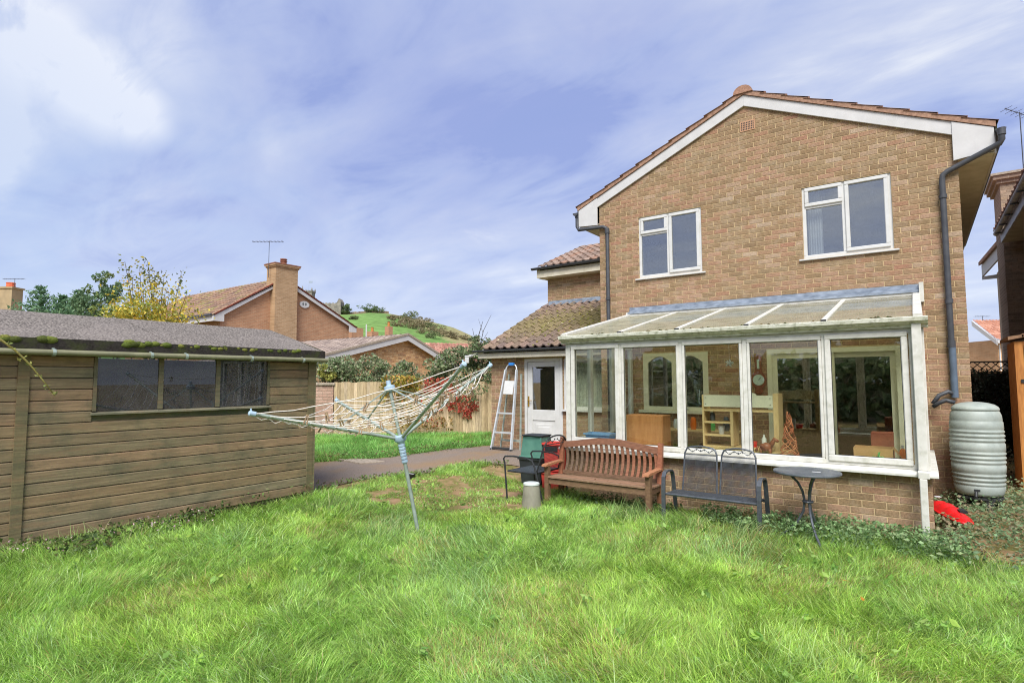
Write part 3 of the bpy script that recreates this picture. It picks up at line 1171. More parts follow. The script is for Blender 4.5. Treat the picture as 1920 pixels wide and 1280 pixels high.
b.box(x1 - 0.07, x1, yy - 0.01, yy + 0.1, z0 + 0.07, z1 - 0.07)
pd = b.build('patio_door', M['cream_paint'], house)
for (a, c, o) in ((x0 + 0.07, (x0 + x1) / 2 + 0.05, 0.02), ((x0 + x1) / 2 - 0.05, x1 - 0.07, 0.055)):
    b = MB()
    s = 0.075
    b.box(a, c, yy + o, yy + o + 0.03, z1 - 0.07 - s, z1 - 0.07)
    b.box(a, c, yy + o, yy + o + 0.03, z0 + 0.07, z0 + 0.07 + s)
    b.box(a, a + s, yy + o, yy + o + 0.03, z0 + 0.07 + s, z1 - 0.07 - s)
    b.box(c - s, c, yy + o, yy + o + 0.03, z0 + 0.07 + s, z1 - 0.07 - s)
    b.build('sash', M['cream_paint'], pd)
    MB().box(a + s, c - s, yy + o + 0.012, yy + o + 0.018, z0 + 0.07 + s, z1 - 0.07 - s).build('pane', M['glass_upper'], pd)
MB().box(-1.13, -1.08, yy + 0.01, yy + 0.05, 1.0, 1.28).build('handle', M['dark_wood'], pd)
# ------------------------------------------------------------------ lean-to extension with the back door
YE = 10.0
ext = thing('side_extension', 'single storey brick lean-to with mossy pantile roof and white back door', 'extension', (XG, YE, 0.1))
DR = (-6.85, -5.915, 0.10, 2.07)
SW = (-5.87, -4.9, 1.03, 2.05)
b = MB()
xs_cuts = [DR, SW]
def wall2(mb, x0, x1, z0, z1, holes, y0, y1):
    wall_with_holes(mb, x0, x1, z0, z1, holes, y0, y1)
wall2(b, XG, XL - 0.005, -0.1, 2.2, [DR, SW], YE, YE + 0.2)
b.box(XG, XG + 0.2, YE + 0.2, YG, -0.1, 2.2)
b.build('wall', M['mortar'], ext)
MB().box(XG + 0.2, XL, YG - 0.1, YG, 0, 2.2).build('interior', M['dark_room'], ext)
bx = Bricks(ext, n=300)
bx.wall((XG, YE, -0.075), (1, 0, 0), (0, -1, 0), XL - XG - 0.01, 0.0, 2.25, cut=cutter(XG, -0.075, [DR, SW]), ends=(0.005, 0), pick=pick_house)
bx.finish()
te = Tiles(ext, 300)
E0 = np.array([XG - 0.06, YE - 0.30, 2.285])
ES = np.array([0, YG - YE + 0.30, 3.545 - 2.285])


def pick_moss(p, a, q):
    n = vnoise(p[0] * 2.2, p[1] * 2.2, 8)
    m_ = np.exp(-((q - 0.52) / 0.30) ** 2) * (0.55 + 0.6 * a) * (0.45 + 1.1 * n)
    m_ = min(1.0, max(0.0, m_ * 1.05 + RNG.normal() * 0.06))
    m_ = round(m_ * 6) / 6
    a_ = [(132, 112, 100), (124, 106, 96), (140, 118, 104), (118, 102, 94)][RNG.integers(4)]
    g_ = [(126, 116, 80), (120, 110, 74)][RNG.integers(2)]
    return tuple(a_[i] * (1 - m_) + g_[i] * m_ for i in range(3))


te.slope(E0, (1, 0, 0), ES, XL - XG + 0.05, float(np.linalg.norm(ES)), tw=0.195, gauge=0.30, amp=0.048, pick=pick_moss)
te.finish()
b = MB()
p, q = E0 + [0.03, 0.03, -0.03], E0 + ES + [0.03, 0, -0.03]
b.prism([p, (XL - 0.01, p[1], p[2]), (XL - 0.01, q[1], q[2]), q], (0, 0, -0.05))
b.build('roof', M['felt_dark'], ext)
b = MB()
b.prism([E0 + [0.02, 0.02, 0.01], E0 + ES + [0.02, 0, 0.01], E0 + ES + [0.02, 0, -0.09], E0 + [0.02, 0.02, -0.09]], (0.03, 0, 0))
b.build('verge_board', M['white_board'], ext)
# moss clumps on the tiles
P, C = [], []
nrmE = np.cross([1, 0, 0], ES / np.linalg.norm(ES))
b = MB()
for k in range(600):
    a, q = RNG.random(), np.clip(RNG.normal(0.5, 0.22), 0.03, 0.97)
    a = a ** 0.7
    p = E0 + np.array([a * 2.9, 0, 0]) + ES * q + nrmE * 0.026
    r = RNG.uniform(0.012, 0.032)
    c = [(104, 104, 48), (124, 122, 58), (92, 92, 46), (140, 128, 70), (186, 176, 140)][RNG.choice(5, p=[.30, .27, .22, .18, .03])]
    if abs(q - 0.5) > 0.34 and RNG.random() < 0.6:
        continue
    t = np.linspace(0, 2 * math.pi, 6)[:-1]
    vs = [p + np.array([1, 0, 0]) * math.cos(x) * r * 1.3 + ES / np.linalg.norm(ES) * math.sin(x) * r for x in t] + [p + nrmE * r * 0.7]
    b.add(vs, [(i, (i + 1) % 5, 5) for i in range(5)], wm(c))
o = b.build('moss', M['moss'], ext, smooth='all')
o['kind'] = 'stuff'
b = MB()
b.box(XG - 0.17, XL - 0.01, YE - 0.27, YE - 0.245, 2.095, 2.25)
b.build('fascia', M['cream_board'], ext, bevel=0.003)
b = MB()
b.box(XG - 0.17, XL - 0.01, YE - 0.245, YE - 0.006, 2.10, 2.115)
b.box(XG - 0.17, XG - 0.14, YE - 0.245, YG, 2.10, 2.25)
b.build('soffit', M['cream_board'], ext)
pr = [(0.05 * math.cos(t), 0.05 * math.sin(t)) for t in np.linspace(math.pi, 2 * math.pi, 9)]
b = MB()
b.prism([(XG - 0.25, YE - 0.335 + x, 2.272 + z) for x, z in pr], (XL - XG + 0.24, 0, 0))
b.build('gutter', M['pipe'], ext)
b = MB()
for i in range(3):
    b.box(XG + 0.02 + i * 0.97, XG + 0.985 + i * 0.97 - (0.03 if i == 2 else 0), YG - 0.012 - 0.003 * (i % 2), YG - 0.004, 3.54, 3.655)
    b.prism([(XG + 0.02 + i * 0.97, YG - 0.01, 3.56), (XG + 0.02 + i * 0.97, YG - 0.13, 3.545), (XG + 0.02 + i * 0.97, YG - 0.13, 3.535)], (0.96, 0, 0))
b.build('flashing', M['lead'], ext)
# back door
x0, x1, z0, z1 = DR
yf = YE - 0.02
b = MB()
b.box(x0, x0 + 0.065, yf, yf + 0.08, z0, z1)
b.box(x1 - 0.065, x1, yf, yf + 0.08, z0, z1)
b.box(x0 + 0.065, x1 - 0.065, yf, yf + 0.08, z1 - 0.065, z1)
fr = b.build('door', M['upvc'], ext, bevel=0.004)
a0, a1 = x0 + 0.07, x1 - 0.07
gx0, gx1, gz0, gz1 = -6.655, -6.105, 1.0, 1.895
b = MB()
yd0, yd1 = yf + 0.012, yf + 0.06
b.box(a0, gx0, yd0, yd1, z0 + 0.02, z1 - 0.07)
b.box(gx1, a1, yd0, yd1, z0 + 0.02, z1 - 0.07)
b.box(gx0, gx1, yd0, yd1, gz1, z1 - 0.07)
b.box(gx0, gx1, yd0, yd1, 0.78, gz0)
b.box(gx0, gx1, yd0 + 0.016, yd1, z0 + 0.02, 0.78)
b.box(gx0 + 0.07, gx1 - 0.07, yd0 + 0.004, yd0 + 0.018, 0.25, 0.71)
b.box(gx0 + 0.13, gx1 - 0.13, yd0 - 0.006, yd0 + 0.006, 0.31, 0.65)
b.build('leaf', M['upvc'], fr, bevel=0.007)
MB().box(gx0, gx1, yd0 + 0.02, yd0 + 0.026, gz0, gz1).build('pane', M['glass_upper'], fr)
b = MB()
b.box(a0 + 0.015, a0 + 0.05, yd0 - 0.012, yd0 - 0.001, 1.06, 1.28)
b.tube([(a0 + 0.032, yd0 - 0.01, 1.19), (a0 + 0.032, yd0 - 0.05, 1.19), (a0 + 0.14, yd0 - 0.05, 1.19)], 0.009, 8)
b.build('handle', M['brass'], fr)
x0, x1, z0, z1 = SW
b = MB()
b.box(x0, x0 + 0.06, yf, yf + 0.07, z0, z1)
b.box(x1 - 0.06, x1, yf, yf + 0.07, z0, z1)
b.box(x0 + 0.06, x1 - 0.06, yf, yf + 0.07, z0, z0 + 0.06)
b.box(x0 + 0.06, x1 - 0.06, yf, yf + 0.07, z1 - 0.06, z1)
sw = b.build('window', M['upvc'], ext)
MB().box(x0 + 0.06, x1 - 0.06, yf + 0.03, yf + 0.036, z0 + 0.06, z1 - 0.06).build('pane', M['glass'], sw)
MB().box(x0 - 0.04, x1 + 0.02, yf - 0.06, yf + 0.0, z0 - 0.04, z0 - 0.002).build('sill', M['upvc'], sw)

b = MB()  # pale folded sheet added behind this window to brighten the dark view through it
pts = [(-5.80 + 0.85 * t / 60, YE + 0.12 + 0.02 * math.sin(t * 1.1)) for t in range(61)]
b.add([(x, y, z) for z in (1.05, 2.03) for x, y in pts], [(i, i + 1, i + 62, i + 61) for i in range(60)])
tag(b.build('net_curtain', M['curtain'], None, smooth='all'), 'pale curtain added to brighten the small window beside the back door', 'curtain')

# ------------------------------------------------------------------ conservatory
CX0, CX1, CY = -4.27, 0.055, 7.30
con = thing('conservatory', 'white framed lean-to conservatory on a low brick wall with sloping panelled roof', 'conservatory', ((CX0 + CX1) / 2, CY, 0))
b = MB()
b.box(CX0, CX1, CY, CY + 0.2, -0.2, 0.60)
b.box(CX1 - 0.2, CX1, CY + 0.2, YW - 0.01, -0.2, 0.60)
b.box(CX0, CX0 + 0.2, CY + 0.2, YW - 0.01, -0.2, 0.60)
b.build('dwarf_wall', M['mortar'], con)
MB().box(CX0 + 0.2, CX1 - 0.2, CY + 0.2, YW - 0.01, -0.05, 0.08).build('floor', M['floor'], con)
bc = Bricks(con, cols=BRICK_COLS, n=300)
DW = BRICK_W.copy()
for i, k in ((7, 2.0), (9, 1.6), (0, 1.5), (6, 1.4), (8, 1.6)):
    DW[i] *= k
DW /= DW.sum()
pk = lambda p: RNG.choice(len(DW), p=DW)
bc.wall((CX0, CY, -0.15), (1, 0, 0), (0, -1, 0), CX1 - CX0, 0, 0.75, ends=(0.005, 0.005), pick=pk)
bc.wall((CX1, CY + 0.002, -0.15), (0, 1, 0), (1, 0, 0), YW - CY - 0.02, 0, 0.75, phase=1, pick=pk)
bc.wall((CX0, YW - 0.02, -0.15), (0, -1, 0), (-1, 0, 0), YW - CY - 0.025, 0, 0.75, phase=1, pick=pk)
bc.finish()
b = MB()
prof = [(CY + 0.1, 0.605), (CY - 0.125, 0.605), (CY - 0.125, 0.635), (CY + 0.0, 0.662), (CY + 0.1, 0.662)]
b.prism([(CX0 - 0.06, y, z) for y, z in prof], (CX1 - CX0 + 0.12, 0, 0))
b.build('sill', M['upvc_old'], con, bevel=0.004)
b = MB()
b.box(CX1 - 0.1, CX1 + 0.062, CY + 0.102, YW - 0.012, 0.606, 0.650)
b.box(CX0 - 0.06, CX0 + 0.1, CY + 0.102, YW - 0.012, 0.606, 0.650)
b.build('sill', M['upvc_old'], con)
MB().box(CX0 + 0.205, CX1 - 0.205, CY + 0.102, CY + 0.42, 0.62, 0.655).build('window_board', M['upvc'], con)

PANES = [(-4.114, -3.467, 0.785), (-3.339, -2.593, 0.735), (-2.48, -1.80, 0.735), (-1.675, -0.935, 0.725), (-0.807, -0.149, 0.765)]
FZ0, FZ1, GT = 0.663, 2.145, 2.055
b = MB()
y0, y1 = CY + 0.005, CY + 0.075
b.box(CX0, CX1 - 0.06, y0, y1, FZ1 - 0.055, FZ1)
b.box(CX0, CX1 - 0.06, y0, y1, FZ0, FZ0 + 0.05)
for (xa, xb) in ((CX0, CX0 + 0.075), (-3.43, -3.375), (-2.565, -2.51), (-1.765, -1.71), (-0.90, -0.845), (CX1 - 0.135, CX1 - 0.06)):
    b.box(xa, xb, y0, y1, FZ0 + 0.05, FZ1 - 0.055)
b.box(CX1 - 0.06, CX1, y0, CY + 0.075, FZ0, FZ1)
frm = b.build('frame', M['upvc_old'], con, bevel=0.005)
for i, (xa, xb, zg) in enumerate(PANES):
    b = MB()
    prj = 0.022 if i in (0, 4) else 0.012
    s0, s1 = y0 - prj, y1 - 0.01
    l = xa - (0.060 if i in (0, 4) else 0.034)
    r = xb + (0.060 if i in (0, 4) else 0.034)
    l, r = max(l, CX0 + 0.03), min(r, CX1 - 0.07)
    b.box(l, r, s0, s1, GT, GT + 0.06)
    b.box(l, r, s0, s1, zg - 0.065, zg)
    b.box(l, xa, s0, s1, zg, GT)
    b.box(xb, r, s0, s1, zg, GT)
    sh = b.build('sash', M['upvc_old'], con, bevel=0.008)
    MB().box(xa, xb, y0 + 0.02, y0 + 0.026, zg, GT).build('pane', M['glass'], sh)
    g = MB()
    e_ = 0.006
    g.box(xa, xb, y0 + 0.012, y0 + 0.018, GT - e_, GT)
    g.box(xa, xb, y0 + 0.012, y0 + 0.018, zg, zg + e_)
    g.box(xa, xa + e_, y0 + 0.012, y0 + 0.018, zg + e_, GT - e_)
    g.box(xb - e_, xb, y0 + 0.012, y0 + 0.018, zg + e_, GT - e_)
    g.build('gasket', M['black_metal'], sh)
# glazed ends
for xe, sg in ((CX1 - 0.075, 1), (CX0 + 0.005, -1)):
    b = MB()
    xa, xb = xe, xe + 0.06
    ys = [CY + 0.08, 8.02, 8.80, YW - 0.07]
    for y in ys[1:]:
        b.box(xa, xb, y - 0.045, y + 0.045, FZ0, FZ1 - 0.002)
    b.box(xa, xb, CY + 0.08, YW - 0.02, FZ1, FZ1 + 0.07)
    b.box(xa, xb, CY + 0.08, YW - 0.02, 0.652, FZ0 + 0.09)
    b.build('end_frame', M['upvc'], con, bevel=0.004)
    for ya, yb in zip(ys, ys[1:]):
        MB().box(xa + 0.027, xa + 0.033, ya, yb - 0.04, FZ0 + 0.08, FZ1).build('pane', M['glass'], con)
    b = MB()
    b.prism([(xa + 0.02, CY + 0.08, FZ1 + 0.07), (xa + 0.02, YW - 0.02, FZ1 + 0.07), (xa + 0.02, YW - 0.02, 2.70), (xa + 0.02, CY + 0.08, 2.235)], (0.02, 0, 0))
    b.build('end_panel', M['upvc'], con)
# eaves beam with its gutter
b = MB()
gp = [(CY + 0.07, FZ1 + 0.002), (CY - 0.035, FZ1 + 0.002), (CY - 0.04, FZ1 + 0.03), (CY - 0.085, FZ1 + 0.04), (CY - 0.10, FZ1 + 0.062), (CY - 0.125, FZ1 + 0.066), (CY - 0.132, FZ1 + 0.105), (CY - 0.118, FZ1 + 0.112), (CY + 0.02, FZ1 + 0.112), (CY + 0.07, FZ1 + 0.10)]
b.prism([(CX0 - 0.05, y, z) for y, z in gp], (CX1 - CX0 + 0.09, 0, 0))
b.build('gutter', M['upvc_mossy'], con)
# roof
RX = [-4.27, -3.36, -2.545, -1.69, -0.853, 0.035]
RX = [-4.25, -3.36, -2.545, -1.685, -0.855, 0.01]
r0, r1 = np.array([CY - 0.06, 2.262]), np.array([YW - 0.05, 2.765])
rd = (r1 - r0) / np.linalg.norm(r1 - r0)
for i, x in enumerate(RX):
    endr = i in (0, len(RX) - 1)
    w_, h_ = (0.085, 0.075) if endr else (0.06, 0.05)
    b = MB()
    b.bar((x, *r0), (x, *r1), w_, h_, (0, -rd[1], rd[0]))
    rf = b.build('rafter', M['upvc_old'], con, bevel=0.008)
    b = MB()
    e = r0 - rd * 0.006
    b.bar((x, *(e - rd * 0.03)), (x, *e), w_ * 0.9, h_ * 0.9, (0, -rd[1], rd[0]))
    b.build('end_cap', M['black_metal'] if not endr else M['upvc_old'], rf)
for xa, xb in zip(RX, RX[1:]):
    b = MB()
    n = 26
    for k in range(n):
        a, c = xa + 0.028 + (xb - xa - 0.056) * k / n, xa + 0.028 + (xb - xa - 0.056) * (k + 0.18) / n
        for (o0, o1) in ((0.004, 0.008),):
            b.prism([(a, r0[0] + 0.02, r0[1] + o0), (c, r0[0] + 0.02, r0[1] + o0), (c, r1[0], r1[1] + o0), (a, r1[0], r1[1] + o0)], (0, 0, 0.004))
    b.prism([(xa + 0.028, r0[0] + 0.02, r0[1] - 0.012), (xb - 0.028, r0[0] + 0.02, r0[1] - 0.012), (xb - 0.028, r1[0], r1[1] - 0.012), (xa + 0.028, r1[0], r1[1] - 0.012)], (0, 0, 0.013))
    b.build('roof_panel', M['polycarbonate'], con)
b = MB()
b.box(CX0 - 0.02, CX1 + 0.02, YW - 0.10, YW - 0.008, 2.755, 2.83)
b.build('wall_plate', M['upvc_old'], con, bevel=0.006)
b = MB()
nfl = 6
for i in range(nfl):
    a, c = CX0 + 0.02 + i * (4.35 / nfl), CX0 + 0.02 + (i + 1) * (4.35 / nfl) + 0.04
    o = 0.003 * (i % 2)
    b.box(a, min(c, CX1 + 0.03), YW - 0.024 - o, YW - 0.006, 2.832, 2.925 + 0.004 * math.sin(i * 2.1))
    b.prism([(a, YW - 0.02 - o, 2.85), (a, YW - 0.112 - o, 2.838), (a, YW - 0.114 - o, 2.80), (a, YW - 0.106 - o, 2.80), (a, YW - 0.104 - o, 2.832)], (min(c, CX1 + 0.03) - a, 0, 0))
b.build('flashing', M['lead'], con)
MB().box(CX1 - 0.01, CX1 + 0.042, YW - 0.14, YW - 0.025, 2.66, 2.93).build('flashing_end', M['upvc_old'], con)
# moss crumbs and leaves caught on the gutter edge
b = MB()
for k in range(46):
    x = RNG.uniform(CX0 + 0.2, CX1 - 0.2)
    r = RNG.uniform(0.008, 0.022)
    p = np.array([x, CY - 0.085 + RNG.uniform(0, 0.05), FZ1 + 0.114])
    t = np.linspace(0, 2 * math.pi, 6)[:-1]
    b.add([p + [r * 1.6 * math.cos(a), r * math.sin(a), 0] for a in t] + [p + [0, 0, r * 1.1]], [(i, (i + 1) % 5, 5) for i in range(5)], wm([(72, 66, 44), (96, 84, 56), (60, 64, 36)][k % 3]))
o = b.build('moss', M['moss'], con, smooth='all')
o['kind'] = 'stuff'
# square white rainwater pipe on the corner
b = MB()
b.box(-0.052, 0.035, CY - 0.085, CY - 0.012, 0.67, FZ1 + 0.04)
b.box(-0.058, 0.041, CY - 0.185, CY - 0.006, 0.60, 0.67)
b.box(-0.047, 0.018, CY - 0.195, CY - 0.133, -0.02, 0.60)
b.build('downpipe', M['upvc_old'], con, bevel=0.006)


# ------------------------------------------------------------------ things kept inside the conservatory
WBZ = 0.656
b = MB()
q = np.array([-3.86, 7.60])
vs = [(q[0] + sx_ * hx, q[1] + sy_ * hy, z) for z, hx, hy in ((WBZ, 0.15, 0.085), (WBZ + 0.17, 0.20, 0.12)) for sx_, sy_ in ((-1, -1), (1, -1), (1, 1), (-1, 1))]
b.add(vs, [(0, 3, 2, 1), (0, 1, 5, 4), (1, 2, 6, 5), (2, 3, 7, 6), (3, 0, 4, 7)])
t_ = thing('storage_box', 'pale blue plastic tub on the window board behind the narrow end pane', 'tub', (q[0], q[1], WBZ))
b.build('tub', M['blue_plastic'], t_)
b = MB()
for (x0, x1, y0, y1) in ((-0.215, 0.215, -0.135, -0.12), (-0.215, 0.215, 0.12, 0.135), (-0.215, -0.2, -0.12, 0.12), (0.2, 0.215, -0.12, 0.12)):
    b.box(q[0] + x0, q[0] + x1, q[1] + y0, q[1] + y1, WBZ + 0.155, WBZ + 0.178)
b.build('rim', M['blue_plastic'], t_)

t_ = thing('cupboard', 'plain orange brown wooden cupboard with its back to the glass', 'cupboard', (-3.22, 7.9, 0.08))
MB().box(-3.52, -2.98, 7.76, 7.775, 0.08, 1.10).build('back_panel', M['cupboard'], t_, bevel=0.003)
b = MB()
b.box(-3.53, -2.97, 7.777, 8.08, 1.075, 1.105)
b.box(-2.992, -2.972, 7.777, 8.08, 0.08, 1.073)
b.box(-3.528, -3.508, 7.777, 8.08, 0.08, 1.073)
b.build('carcass', M['cupboard'], t_, bevel=0.003)

t_ = thing('play_shelf', 'pine shelf unit with cream headboard standing behind the middle panes', 'shelf unit', (-1.94, 7.9, 0.08))
X0, X1, Y0, Y1 = -2.41, -1.46, 7.76, 8.06
b = MB()
b.box(X0, X0 + 0.022, Y0, Y1, 0.08, 1.41)
b.build('side_panel', M['pine'], t_)
b = MB()
b.box(X1 - 0.06, X1, Y0, Y1, 0.08, 1.43)
b.build('side_panel', M['pine'], t_)
b = MB()
b.box(X0 + 0.36, X0 + 0.395, Y0 + 0.01, Y1, 0.74, 1.19)
b.build('divider', M['pine'], t_)
for (z, xa, xb) in ((1.19, X0 + 0.022, X1 - 0.06), (1.03, X0 + 0.022, X0 + 0.36), (0.86, X0 + 0.022, X0 + 0.36), (0.71, X0 + 0.022, X1 - 0.06)):
    MB().box(xa, xb, Y0 + 0.005, Y1, z, z + 0.022).build('shelf', M['pine'], t_)
b = MB()
n = 14
arc = [(X0 + 0.62 + 0.075 * math.cos(a), Y0 - 0.003, 1.405 + 0.035 * math.sin(a)) for a in np.linspace(0, math.pi, n)]
b.prism([(X0 + 0.024, Y0 - 0.003, 1.25), (X1 - 0.062, Y0 - 0.003, 1.25), (X1 - 0.062, Y0 - 0.003, 1.405)] + arc + [(X0 + 0.024, Y0 - 0.003, 1.405)], (0, 0.018, 0))
hb_ = b.build('headboard', M['cream_paint'], t_)
b = MB()
for x in (X0 + 0.05, X1 - 0.09):
    for z in (1.285, 1.37):
        b.lathe([(0.008, 0), (0.008, 0.003)], (x, Y0 - 0.006, z), 8)
b.build('screw', M['dark_plastic'], hb_)
MB().box(X0 - 0.01, X1 + 0.12, Y0 - 0.03, Y1 + 0.02, 0.08, 0.705).build('base_cupboard', M['pine'], t_)


def small(name, prof, c, m, label, cat, n=12):
    b = MB()
    b.lathe(prof, c, n)
    return tag(b.build(name, m, None, smooth=True), label, cat)


small('cup', [(0.03, 0), (0.045, 0.09), (0.042, 0.11), (0.02, 0.115)], (X0 + 0.22, Y0 + 0.1, 0.883), M['curtain'], 'white rounded cup on the lowest open shelf of the pine unit', 'cup')
small('jar', [(0.028, 0), (0.034, 0.02), (0.034, 0.09), (0.026, 0.1), (0.026, 0.115)], (X0 + 0.10, Y0 + 0.12, 1.053), M['grey_metal'], 'small dark jar on the upper open shelf of the pine unit', 'jar')
small('toy_pot', [(0.05, 0), (0.062, 0.07), (0.058, 0.072)], (X0 + 0.60, Y0 + 0.13, 0.733), M['red_plastic'], 'red toy pot in the wide bay of the pine unit', 'toy pot')
small('bottle', [(0.03, 0), (0.03, 0.11), (0.012, 0.14), (0.012, 0.165)], (X0 + 0.74, Y0 + 0.15, 0.733), M['white_goods'], 'small white bottle in the wide bay of the pine unit', 'bottle')
MB_ = MB()
MB_.box(X0 + 0.47, X0 + 0.56, Y0 + 0.2, Y0 + 0.28, 0.733, 0.90)
tag(MB_.build('toy_box', M['curtain'], None, bevel=0.005), 'pale little box behind the red toy pot on the pine unit', 'box')
# brown soft toy horse
b = MB()
c = np.array([-1.60, 7.66, WBZ])
b.tube([c + [-0.06, 0, 0.10], c + [0.0, 0, 0.115], c + [0.06, 0, 0.11]], [0.045, 0.055, 0.048], 10)
b.tube([c + [0.05, 0, 0.12], c + [0.09, 0, 0.19], c + [0.10, 0, 0.21]], [0.035, 0.024, 0.02], 8)
b.tube([c + [0.085, 0, 0.215], c + [0.15, 0, 0.185]], [0.026, 0.016], 8)
for sx_, sy_ in ((-0.055, -0.025), (-0.055, 0.025), (0.05, -0.025), (0.05, 0.025)):
    b.tube([c + [sx_, sy_, 0.10], c + [sx_, sy_, 0.0]], [0.02, 0.014], 7)
b.tube([c + [-0.09, 0, 0.12], c + [-0.12, 0, 0.05]], [0.012, 0.018], 6)
tag(b.build('toy_horse', M['dark_wood'], None, smooth='all'), 'brown toy horse on the window board beside the wicker cone', 'toy horse')
# wicker cone
b = MB()
c = np.array([-1.315, 7.58, WBZ])
for k in range(80):
    t0 = RNG.uniform(0, 2 * math.pi)
    z0_, pit, ln = RNG.uniform(-0.05, 0.52), RNG.choice([-1, 1]) * RNG.uniform(0.05, 0.22), RNG.uniform(1.2, 3.0)
    pts = []
    for i in range(7):
        f = i / 6
        z = np.clip(z0_ + pit * f, 0.004, 0.56)
        r = 0.105 * (1 - z / 0.60) + 0.006 + 0.006 * math.sin(k)
        pts.append(c + [r * math.cos(t0 + ln * f), r * math.sin(t0 + ln * f), z])
    b.tube(pts, 0.0042, 4, wm([(196, 128, 92), (176, 104, 74), (212, 150, 112), (158, 92, 66)][k % 4]))
tag(b.build('wicker_cone', M['wicker'], None, smooth='all'), 'tall woven wicker cone tree standing on the window board', 'ornament')
t_ = thing('cardboard_box', 'open brown cardboard box behind the last wide pane', 'box', (-0.46, 7.6, WBZ))
b = MB()
x0, x1, y0, y1, z1 = -0.64, -0.27, 7.47, 7.71, WBZ + 0.19
b.box(x0, x1, y0, y0 + 0.006, WBZ, z1)
b.box(x0, x1, y1 - 0.006, y1, WBZ, z1)
b.box(x0, x0 + 0.006, y0 + 0.006, y1 - 0.006, WBZ, z1)
b.box(x1 - 0.006, x1, y0 + 0.006, y1 - 0.006, WBZ, z1)
b.box(x0 + 0.006, x1 - 0.006, y0 + 0.006, y1 - 0.006, WBZ, WBZ + 0.006)
b.build('carton', M['card'], t_)
b = MB()
b.prism([(x0, y1 - 0.004, z1), (x1, y1 - 0.004, z1), (x1 - 0.02, y1 + 0.10, z1 - 0.05), (x0 + 0.02, y1 + 0.10, z1 - 0.05)], (0, 0, 0.004))
b.prism([(x1, y0, z1), (x1, y1, z1), (x1 + 0.07, y1 - 0.02, z1 - 0.09), (x1 + 0.07, y0 + 0.02, z1 - 0.09)], (0.003, 0, 0.003))
b.build('flap', M['card'], t_)
b = MB()
b.box(-0.50, -0.28, 7.95, 8.2, 0.08, 0.98)
tag(b.build('carton', mat('carton', wm((166, 96, 74)), wm((140, 78, 60)), 9, rough=0.8), None, bevel=0.004), 'tall reddish brown carton standing behind the open cardboard box', 'carton')
P = np.array([-0.42, 7.44, WBZ + 0.05]) + RNG.normal(size=(60, 3)) * [0.05, 0.015, 0.03]
o = leaves('green_cloth', P, 0.07, palette(60, [(120, 206, 120), (104, 190, 110), (150, 220, 150)]), M['flower'])
tag(o, 'crumpled bright green wrapping in front of the open cardboard box', 'wrapping')
t_ = thing('spray_bottle', 'orange bottle with white cap at the corner of the window board', 'bottle', (-0.185, 7.6, WBZ))
b = MB()
b.lathe([(0.03, 0), (0.032, 0.01), (0.032, 0.16), (0.015, 0.19)], (-0.185, 7.6, WBZ), 14)
b.build('bottle', M['clear_orange'], t_, smooth=True)
b = MB()
b.lathe([(0.013, 0.185), (0.013, 0.225)], (-0.185, 7.6, WBZ), 10)
b.build('cap', M['curtain'], t_)
# barometer
t_ = thing('barometer', 'carved wooden banjo barometer hung on the wall beside the patio door', 'barometer', (-2.075, YW - 0.01, 1.45))
b = MB()
cx, yb = -2.075, YW - 0.035
out_ = []
for (hw, z) in ((0.02, 1.38), (0.06, 1.41), (0.05, 1.46), (0.1, 1.53), (0.115, 1.60), (0.095, 1.68), (0.05, 1.74), (0.045, 1.86), (0.06, 1.92), (0.055, 1.97), (0.02, 2.0)):
    out_.append((hw, z))
b.prism([(cx - h, yb, z) for h, z in out_] + [(cx + h, yb, z) for h, z in out_[::-1]], (0, 0.025, 0))
b.build('case', M['dark_wood'], t_)
b = MB()
n = 24
b.prism([(cx + 0.085 * math.cos(a), yb - 0.008, 1.605 + 0.085 * math.sin(a)) for a in np.linspace(0, 2 * math.pi, n, endpoint=False)], (0, 0.009, 0))
d_ = b.build('dial', M['dial'], t_)
MB().bar((cx, yb - 0.010, 1.605), (cx + 0.04, yb - 0.010, 1.65), 0.006, 0.002, (0, 1, 0)).build('needle', M['black_metal'], d_)
MB().box(cx - 0.018, cx + 0.018, yb - 0.006, yb, 1.78, 1.93).build('thermometer', M['dial'], t_)
# hanging ornament
b = MB()
c = np.array([-2.02, 7.7, 1.82])
for k in range(26):
    d = RNG.normal(size=3)
    d /= np.linalg.norm(d)
    b.tube([c, c + d * 0.055], [0.012, 0.004], 4)
b.tube([c + [0, 0, 0.03], c + [0, 0, 0.36]], 0.002, 4)
tag(b.build('hanging_ornament', M['curtain'], None), 'white spiky ball hanging under the conservatory roof', 'ornament')
b = MB()
b.box(-4.04, -3.55, 8.75, 9.4, 0.08, 0.93)
tag(b.build('chest_freezer', M['white_goods'], None, bevel=0.015), 'white freezer chest at the closed end of the conservatory', 'freezer')
t_ = thing('side_table', 'low wooden table of oddments under the conservatory window sill', 'table', (-3.0, 9.3, 0.08))
MB().box(-3.5, -2.3, 9.12, 9.5, 0.78, 0.805).build('tabletop', M['bench_wood'] if False else M['pine'], t_)
for x in (-3.46, -2.34):
    for y in (9.15, 9.47):
        MB().box(x - 0.02, x + 0.02, y - 0.02, y + 0.02, 0.08, 0.78).build('leg', M['pine'], t_)
for k, (x, h, m_, l, c_) in enumerate(((-3.30, 0.16, 'white_goods', 'white squat pot on the oddments table', 'pot'), (-3.02, 0.2, 'clear_orange', 'orange beaker on the oddments table', 'beaker'), (-2.72, 0.12, 'cloth_green', 'green bowl on the oddments table', 'bowl'), (-2.5, 0.22, 'grey_metal', 'dark grey flask on the oddments table', 'flask'))):
    small(c_, [(0.04, 0), (0.05, h * 0.3), (0.045, h * 0.8), (0.03, h)], (x, 9.25, 0.806), M[m_], l, c_)
